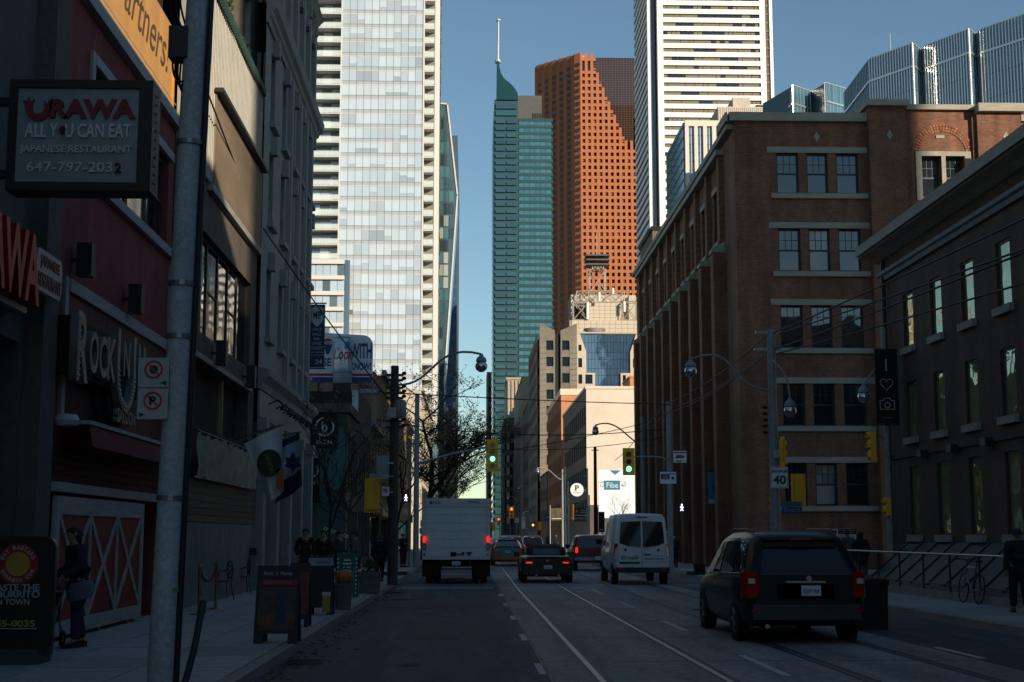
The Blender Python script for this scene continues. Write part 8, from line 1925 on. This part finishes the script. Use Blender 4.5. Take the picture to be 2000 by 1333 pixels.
# ---- far traffic
def sedan(lab, x, Y, c, nm, lit=True, suv=False):
    st = [(.02, .12, .84, .4, 1.0, 1.5 if suv else 1.06, .68), (.15, .35, .9, .3, 1.0, 1.62 if suv else 1.1, .72), (.9, 1.2, .91, .25, .98, 1.68 if suv else 1.42, .68), (2.4, 2.4, .91, .25, .96, 1.66 if suv else 1.44, .68), (3.4, 3.2, .9, .25, .94, 1.02, .62), (4.5, 4.5, .8, .32, .72, .76, .5)]
    t_, R_ = vehicle('parked_car' if not lit else 'far_car', lab, x, Y, st, carpaint(nm, c), 'car', wheels=W4(.78, .85, 3.5), glass_spans=((1.6, 2.9),), rear_glass=suv and (.1, .9))
    if not suv: MB().add([(-.66, .36, 1.11), (.66, .36, 1.11), (.58, 1.15, 1.4), (-.58, 1.15, 1.4)], [(0, 1, 2, 3)]).build('rear_window', cglass, t_, local=True)
    for s_ in (-1, 1): lbox('tail_lamp', taillit, t_, s_ * .7 - .1, s_ * .7 + .1, -.03, .06, .78, .9)
    lbox('centre_brake_light', taillit, t_, -.14, .14, .1 if suv else .3, .14 if suv else .36, 1.5 if suv else 1.12, 1.54 if suv else 1.15); plate(t_, 0, .0, .66, 'CAR 100'); return t_
sedan('silver far car with red lamps seen past the truck edge', 1.75, 112, (.3, .32, .33), 'far silver'); sedan('black far sport utility right of the taxi roof', 5.3, 118, (.012, .013, .014), 'far black', True, True); sedan('dark far sport utility with a red top light beyond the taxi', 3.0, 100, (.05, .03, .03), 'far brown', True, True); sedan('dark grey far car in the left lane beyond the truck', 2.0, 150, (.05, .06, .07), 'far grey'); sedan('white far car at the next junction', 5.4, 190, (.4, .4, .4), 'far white')
# ================================================================== TREES
def tree(lab, base, h, spread, n_leaf, leafmat, seed, trunk_r=.13, name='street_tree', crown0=.35, droop=.0, levels=4, lx=1.0, group='bare street trees'):
    t_ = thing(name, base, lab, 'tree', group); rs = random.Random(seed); mb = MB(); tips = []
    def grow(p, d, l, r, lv):
        n = 4; pts = [p]
        for k in range(n): d = (d + Vector((rs.gauss(0, .12), rs.gauss(0, .12), rs.gauss(0, .06) + .03))).normalized(); pts.append(pts[-1] + d * (l / n))
        mb.tube(pts, max(r, .006), 6 if lv > 2 else 4, max(r * .6, .005))
        if lv <= 1: tips.extend(pts[1:])
        if lv == 0: return
        for k in range((rs.choice((2, 3, 3)) if levels < 5 else rs.choice((3, 3, 4))) if lv < levels else 6):
            q = pts[rs.choice((2, 3, 4))] if lv < levels else pts[rs.choice((2, 3, 3, 4, 4))]
            a = rs.random() * 6.28; s_ = rs.uniform(.5, 1.0) * spread; nd = (d * rs.uniform(.35, .8) + Vector((math.cos(a) * s_ * lx, math.sin(a) * s_, rs.uniform(-.05, .45)))).normalized(); grow(q, nd, l * rs.uniform(.5, .75 if levels < 5 else .82), r * .55, lv - 1)
    grow(Vector(base), Vector((0, 0, 1)), h * .52, trunk_r, levels)
    mb.build('trunk', bark, t_)
    if n_leaf:
        lm = MB()
        for k in range(n_leaf):
            p = rs.choice(tips) + Vector((rs.gauss(0, .16), rs.gauss(0, .16), rs.gauss(0, .16))); s_ = rs.uniform(.05, .11); a = Vector((rs.gauss(0, 1), rs.gauss(0, 1), rs.gauss(0, 1))).normalized(); b = a.orthogonal().normalized(); lm.quad(p - a * s_, p + b * s_ * .5, p + a * s_, p - b * s_ * .5)
        lm.build('crown', leafmat, t_)
    return t_
brl = mk('brown autumn leaf', (.2, .13, .05), .8, var=.6, scale=6); yel = mk('yellow autumn leaf', (.3, .22, .07), .8, var=.5, scale=6)
tree('dense half-bare tree with brown leaves behind the box truck', D(868, 1046, 92) * Vector((1, 1, 0)) if False else Vector((-2.9, 92, .15)), 10.2, 1.05, 5200, brl, 4, .2, lx=1.2, levels=5)
tree('sunlit yellow leafed tree farther behind the first one', Vector((-3.0, 128, .15)), 10.5, 1.1, 7000, yel, 8, .16, levels=5)
tree('bare young tree in front of the green corner building', Vector((-5.0, 66.3, .15)), 7.0, .9, 160, brl, 12, .1)
tree('bare thin tree behind the sandwich boards left of the corner pole', Vector((-4.5, 46.9, .15)), 6.4, .9, 60, brl, 15, .07)
tree('bare sapling in front of the white billboard', Vector((15.0, 140, .05)), 6.5, .7, 30, brl, 19, .06, levels=3)
tree('bare street tree beside the left signal pole', Vector((-4.4, 80, .15)), 7.2, .8, 500, brl, 23, .1)

# ================================================================== PEOPLE
skin_m = mk('skin tone', (.3, .18, .12), .6, var=.1); hair_d = mk('dark hair', (.012, .01, .009), .7); shoe_d = mk('dark shoe', (.015, .015, .016), .6)
def skinned(name, mat, par, V, E, root=0, sub=1):
    me = bpy.data.meshes.new(name); me.from_pydata([v[:3] for v in V], E, []); me.materials.append(mat); o = bpy.data.objects.new(name, me); col.objects.link(o); o.parent = par
    o.modifiers.new('Skin', 'SKIN'); o.modifiers['Skin'].use_smooth_shade = True
    for i, v in enumerate(V): d = me.skin_vertices[0].data[i]; r = v[3]; d.radius = r if isinstance(r, tuple) else (r, r); d.use_root = i == root
    o.modifiers.new('Sub', 'SUBSURF').levels = sub; o.modifiers['Sub'].render_levels = sub
    return o
def person(lab, base, rz, h=1.72, top=None, bottom=None, hair=hair_d, stride=0.0, arms='down', head_turn=0.0, coat_len=.0, lean=0.0, hat=None, group='people on the sidewalks', long_hair=False):
    t_ = thing('person', base, lab, 'person', group, rz=rz, local=True); k = h
    def S(x, y, z, r): return (x * k, (y - lean * max(0, z - .5)) * k, z * k, tuple(q * k for q in r) if isinstance(r, tuple) else r * k)
    V = [S(0, 0, .53, (.085, .065)), S(0, .005, .63, (.075, .058)), S(0, .01, .75, (.095, .066)), S(0, .01, .82, .045), S(0, -.005, .86, .034), S(0, -.012, .895, (.043, .05)), S(0, -.005, .935, (.05, .058)), S(0, .0, .97, (.036, .042))]
    E = [(0, 1), (1, 2), (2, 3), (3, 4), (4, 5), (5, 6), (6, 7)]; coatV = [S(0, 0, .5 - coat_len, (.1 + coat_len * .12, .08 + coat_len * .1)), S(0, .0, .56, (.096, .078)), S(0, .005, .64, (.088, .07)), S(0, .01, .75, (.108, .08)), S(0, .01, .815, (.06, .052)), S(0, .005, .84, .045)]; coatE = [(0, 1), (1, 2), (2, 3), (3, 4), (4, 5)]
    legV = [S(0, 0, .53, (.092, .075))]; legE = []; hands = []
    AP = {'down': ((.135, .015, .635), (.145, -.03, .49)), 'bent': ((.14, .03, .64), (.1, -.13, .6)), 'push': ((.13, -.02, .65), (.1, -.17, .58)), 'phone': ((.13, -.03, .65), (.05, -.13, .72)), 'swing': ((.135, .06, .64), (.14, .05, .5)), 'pocket': ((.15, .04, .64), (.1, -.03, .54))}
    for s_ in (-1, 1):
        (ex, ey, ez), (wx, wy, wz) = AP[arms]; sw = stride * .35 * s_ if arms in ('down', 'swing') else 0
        b = len(V); V += [S(s_ * .1, .012, .8, .042), S(s_ * ex, ey + sw * .5, ez, .03), S(s_ * wx, wy + sw, wz, .022), S(s_ * wx * .98, wy + sw - .025, wz - .035, (.026, .014))]; E += [(3, b), (b, b + 1), (b + 1, b + 2), (b + 2, b + 3)]; hb = b + 3
        for f, (fx, fl) in enumerate(((-.018, .04), (-.006, .046), (.006, .044), (.018, .036))): q = len(V); V += [S(s_ * (wx * .98 + fx), wy + sw - .035, wz - .035 - fl * .6, .0052), S(s_ * (wx * .96 + fx), wy + sw - .05, wz - .035 - fl, .0048)]; E += [(hb, q), (q, q + 1)]
        q = len(V); V += [S(s_ * (wx - .03), wy + sw - .035, wz - .045, .006)]; E += [(hb, q)]
        c = len(coatV); coatV += [S(s_ * .105, .012, .798, .054), S(s_ * ex, ey + sw * .5, ez, .042), S(s_ * wx, wy + sw, wz, .031)]; coatE += [(4, c), (c, c + 1), (c + 1, c + 2)]
        st_ = stride * -s_; b = len(V); V += [S(s_ * .05, 0, .5, .066), S(s_ * .055, -.012 + st_ * .45 - abs(stride) * .05, .285, .042), S(s_ * .055, .012 + st_, .055, .028), S(s_ * .06, -.07 + st_, .022, (.026, .016))]; E += [(0, b), (b, b + 1), (b + 1, b + 2), (b + 2, b + 3)]
        c = len(legV); legV += [S(s_ * .052, 0, .49, (.075, .075)), S(s_ * .056, -.012 + st_ * .45 - abs(stride) * .05, .285, .053), S(s_ * .056, .012 + st_, .06, .044)]; legE += [(0, c), (c, c + 1), (c + 1, c + 2)]
        MB().loft([[(s_ * (.058 + a) * k, (y + st_) * k, z * k) for a, z in ((-w_, 0), (w_, 0), (w_ * .9, zt), (-w_ * .9, zt))] for y, w_, zt in ((.05, .022, .045), (.02, .027, .055), (-.03, .03, .045), (-.085, .028, .028), (-.105, .015, .018))]).build('shoe', shoe_d, t_, smooth=50, local=True)
    body = skinned('body', skin_m, t_, V, E); skinned('coat', top, t_, coatV, coatE, 1); skinned('trousers', bottom, t_, legV, legE)
    hy = -lean * .44; hv = MB(); rings = []
    for j in range(6):
        z = .905 + j * .0155; rr = (.062, .0645, .063, .057, .043, .012)[j]; rings.append([((rr * .93) * math.cos(2 * math.pi * q / 16) * k, ((rr * 1.08) * math.sin(2 * math.pi * q / 16) + (.02 if j < 2 else .008) + hy) * k, (z + (.028 if math.sin(2 * math.pi * q / 16) < -.2 and j < 2 else 0)) * k) for q in range(16)])
    hv.loft(rings); hv.build('hair', hat or hair, t_, smooth=True, local=True)
    if long_hair: MB().loft([[((w_) * math.cos(2 * math.pi * q / 12) * k, (.035 + hy * .9 + .03 * math.sin(2 * math.pi * q / 12)) * k, z * k) for q in range(12)] for z, w_ in ((.95, .05), (.88, .06), (.82, .062), (.77, .045))]).build('long_hair', hair, t_, smooth=True, local=True)
    f = MB(); f.loft([[(-.006 * k, (-.062 + hy) * k, .925 * k), (.006 * k, (-.062 + hy) * k, .925 * k), (0, (-.066 + hy) * k, .93 * k)], [(-.011 * k, (-.06 + hy) * k, .9 * k), (.011 * k, (-.06 + hy) * k, .9 * k), (0, (-.078 + hy) * k, .903 * k)]]); f.build('nose', skin_m, t_, local=True)
    for s_ in (-1, 1): MB().lathe([(0, -.004 * k), (.007 * k, -.002 * k), (.008 * k, 0)], (s_ * .02 * k, (-.06 + hy) * k, .928 * k), 8, 'y').build('eye', black, t_, local=True); MB().lathe([(0, 0), (.008 * k, 0), (.014 * k, .006 * k), (0, .012 * k)], (s_ * .056 * k, (.002 + hy) * k, .92 * k), 8, 'x').build('ear', skin_m, t_, local=True)
    MB().box(-.016 * k, .016 * k, (-.066 + hy) * k, (-.056 + hy) * k, .879 * k, .885 * k).build('mouth', mk('lip', (.2, .08, .07), .6), t_, local=True)
    return t_
cl = lambda n, c: mk('cloth ' + n, c, .9, var=.2, scale=5)
blk_c = cl('black', (.012, .012, .014)); nav_c = cl('navy', (.014, .018, .03)); gry_c = cl('grey', (.09, .09, .09)); jean = cl('denim', (.025, .035, .06)); grn_c = cl('dark teal', (.015, .035, .04)); mar_c = cl('maroon', (.07, .02, .02)); oliv = cl('olive', (.05, .05, .035))
a = G(150, 1265, .15)
pA = person('person in a dark jacket with a lavender bag pushing a stroller past the barn door', (a.x, a.y, .15), R(-55), 1.7, nav_c, jean, arms='push', lean=.16, stride=.05, long_hair=True)
bag = thing('shoulder_bag', (a.x + .12, a.y - .2, .9), 'soft lavender shoulder bag carried by the person at the barn door', 'bag'); c_ = D(157, 1152, a.y - .22)
MB().loft([[(c_.x + .19 * sx_ * math.cos(2 * math.pi * q / 14), c_.y + .075 * math.sin(2 * math.pi * q / 14), c_.z + zz + .03 * math.cos(2 * math.pi * q / 14)) for q in range(14)] for zz, sx_ in ((-.14, .55), (-.12, .9), (-.02, 1.05), (.08, .9), (.11, .7))]).build('pouch', mk('lavender cloth', (.16, .15, .2), .85), bag, smooth=True); MB().tube([(c_.x - .12, c_.y, c_.z + .1), (c_.x - .1, c_.y + .05, c_.z + .4), (c_.x + .05, c_.y + .14, c_.z + .58)], .014, 5).build('strap', mk('strap dark', (.04, .04, .05), .8), bag)
sx, sy = a.x - .42, a.y - .25
stl = thing('stroller', (sx, sy, .15), 'dark stroller beside the burrito board', 'stroller')
for dx in (-.2, .2):
    for dy in (-.3, .3): o = MB().lathe([(.06, -.02), (.11, -.02), (.12, 0), (.11, .02), (.06, .02)], (sx + dx, sy + dy, .27), 14, 'x').build('wheel', rubber, stl); MB().lathe([(0, -.01), (.06, -.01), (.06, .01), (0, .01)], (sx + dx, sy + dy, .27), 10, 'x').build('hub', steel, o)
    MB().tube([(sx + dx, sy - .3, .27), (sx + dx, sy, .7), (sx + dx + .03, sy + .38, 1.15)], .016, 6).build('frame_tube', steel, stl); MB().tube([(sx + dx, sy + .3, .27), (sx + dx, sy - .05, .72)], .016, 6).build('frame_tube', steel, stl)
MB().cyl((sx - .2, sy + .38, 1.15), (sx + .24, sy + .38, 1.15), .018).build('handle', black, stl)
MB().loft([[(sx + .2 * q, sy + y, z) for q, z in ((-1, z0), (1, z0), (1, z0 + .06), (-1, z0 + .06))] for y, z0 in ((-.35, .5), (-.1, .48), (.12, .55), (.2, .85))]).build('seat', blk_c, stl); MB().lathe([(.02, .24), (.12, .21), (.19, .12), (.215, 0)], (sx, sy + .05, .95), 16).build('hood', blk_c, stl, smooth=True)
def stand(px, Y, lab, rz, **kw): p = D(px, 1046, Y); return person(lab, (p.x, Y, kw.pop('z', .15)), rz, **kw)
stand(597, 41.2, 'person in a long black hooded coat facing the viewpoint behind the boards', R(5), h=1.78, top=blk_c, bottom=blk_c, arms='pocket', coat_len=.12)
stand(632, 41.8, 'person in a black jacket with a small chest mark next to the hooded one', R(-8), h=1.74, top=blk_c, bottom=jean, arms='pocket')
stand(664, 43.2, 'person in a dull teal shirt reaching past the green board', R(70), h=1.72, top=grn_c, bottom=blk_c, arms='bent')
stand(693, 43.9, 'person in grey sleeves turned sideways holding a helmet', R(-100), h=1.7, top=gry_c, bottom=blk_c, arms='bent')
stand(742, 53.0, 'person in dark clothes walking away over the side street crossing', R(180), h=1.76, top=nav_c, bottom=blk_c, stride=.12, z=.006, arms='swing', hair=mk('grey cap', (.06, .055, .05), .8))
stand(788, 70.6, 'person in black with white shoes on the far left corner', R(40), h=1.68, top=blk_c, bottom=blk_c, arms='phone')
stand(757, 84, 'person in dark coat standing far along the left sidewalk', R(180), h=1.72, top=oliv, bottom=blk_c)
stand(1655, 46.6, 'person in a grey shirt standing before the notice board', R(175), h=1.76, top=gry_c, bottom=jean)
stand(1681, 44.2, 'person in a long dark coat beside the skylight railing', R(150), h=1.7, top=blk_c, bottom=blk_c, coat_len=.14, arms='pocket', long_hair=True)
stand(1986, 28.8, 'person in a dark blue hat and coat walking at the right edge', R(170), h=1.72, top=nav_c, bottom=blk_c, coat_len=.1, stride=.11, hat=mk('blue knit hat', (.02, .03, .06), .9))
stand(1316, 70.0, 'person in maroon standing astride a bicycle right of the white van', R(180), h=1.7, top=mar_c, bottom=blk_c, arms='bent', z=.006, hat=mk('pale helmet', (.4, .38, .36), .4))
p_ = D(1316, 1046, 70.0); b3k = thing('bicycle', (p_.x, 69.6, 0), 'dark bicycle held between the legs of the maroon rider', 'bicycle'); bike(b3k, lambda y, z, s_: (p_.x + s_, 69.5 + y, .006 + z), dark)
for px, Y, lab, top in ((1086, 150, 'distant person in dark clothes on the right sidewalk by the parking entrance', blk_c), (1070, 165, 'distant person in a grey top farther down the right sidewalk', gry_c), (1054, 190, 'distant person in olive near the notched stone office', oliv)): stand(px, Y, lab, R(180), h=1.72, top=top, bottom=blk_c, stride=.08)
hm = thing('helmet', D(722, 1100, 43.5), 'black helmet hanging from the arm of the sideways person', 'helmet'); c_ = D(722, 1102, 43.6); MB().lathe([(.0, .13), (.08, .12), (.13, .06), (.14, -.02), (.12, -.1), (.1, -.1)], c_, 18).build('shell', black, hm, smooth=True); MB().tube([c_ + Vector((0, 0, .13)), c_ + Vector((-.1, .05, .3))], .01, 5).build('strap', black, hm)
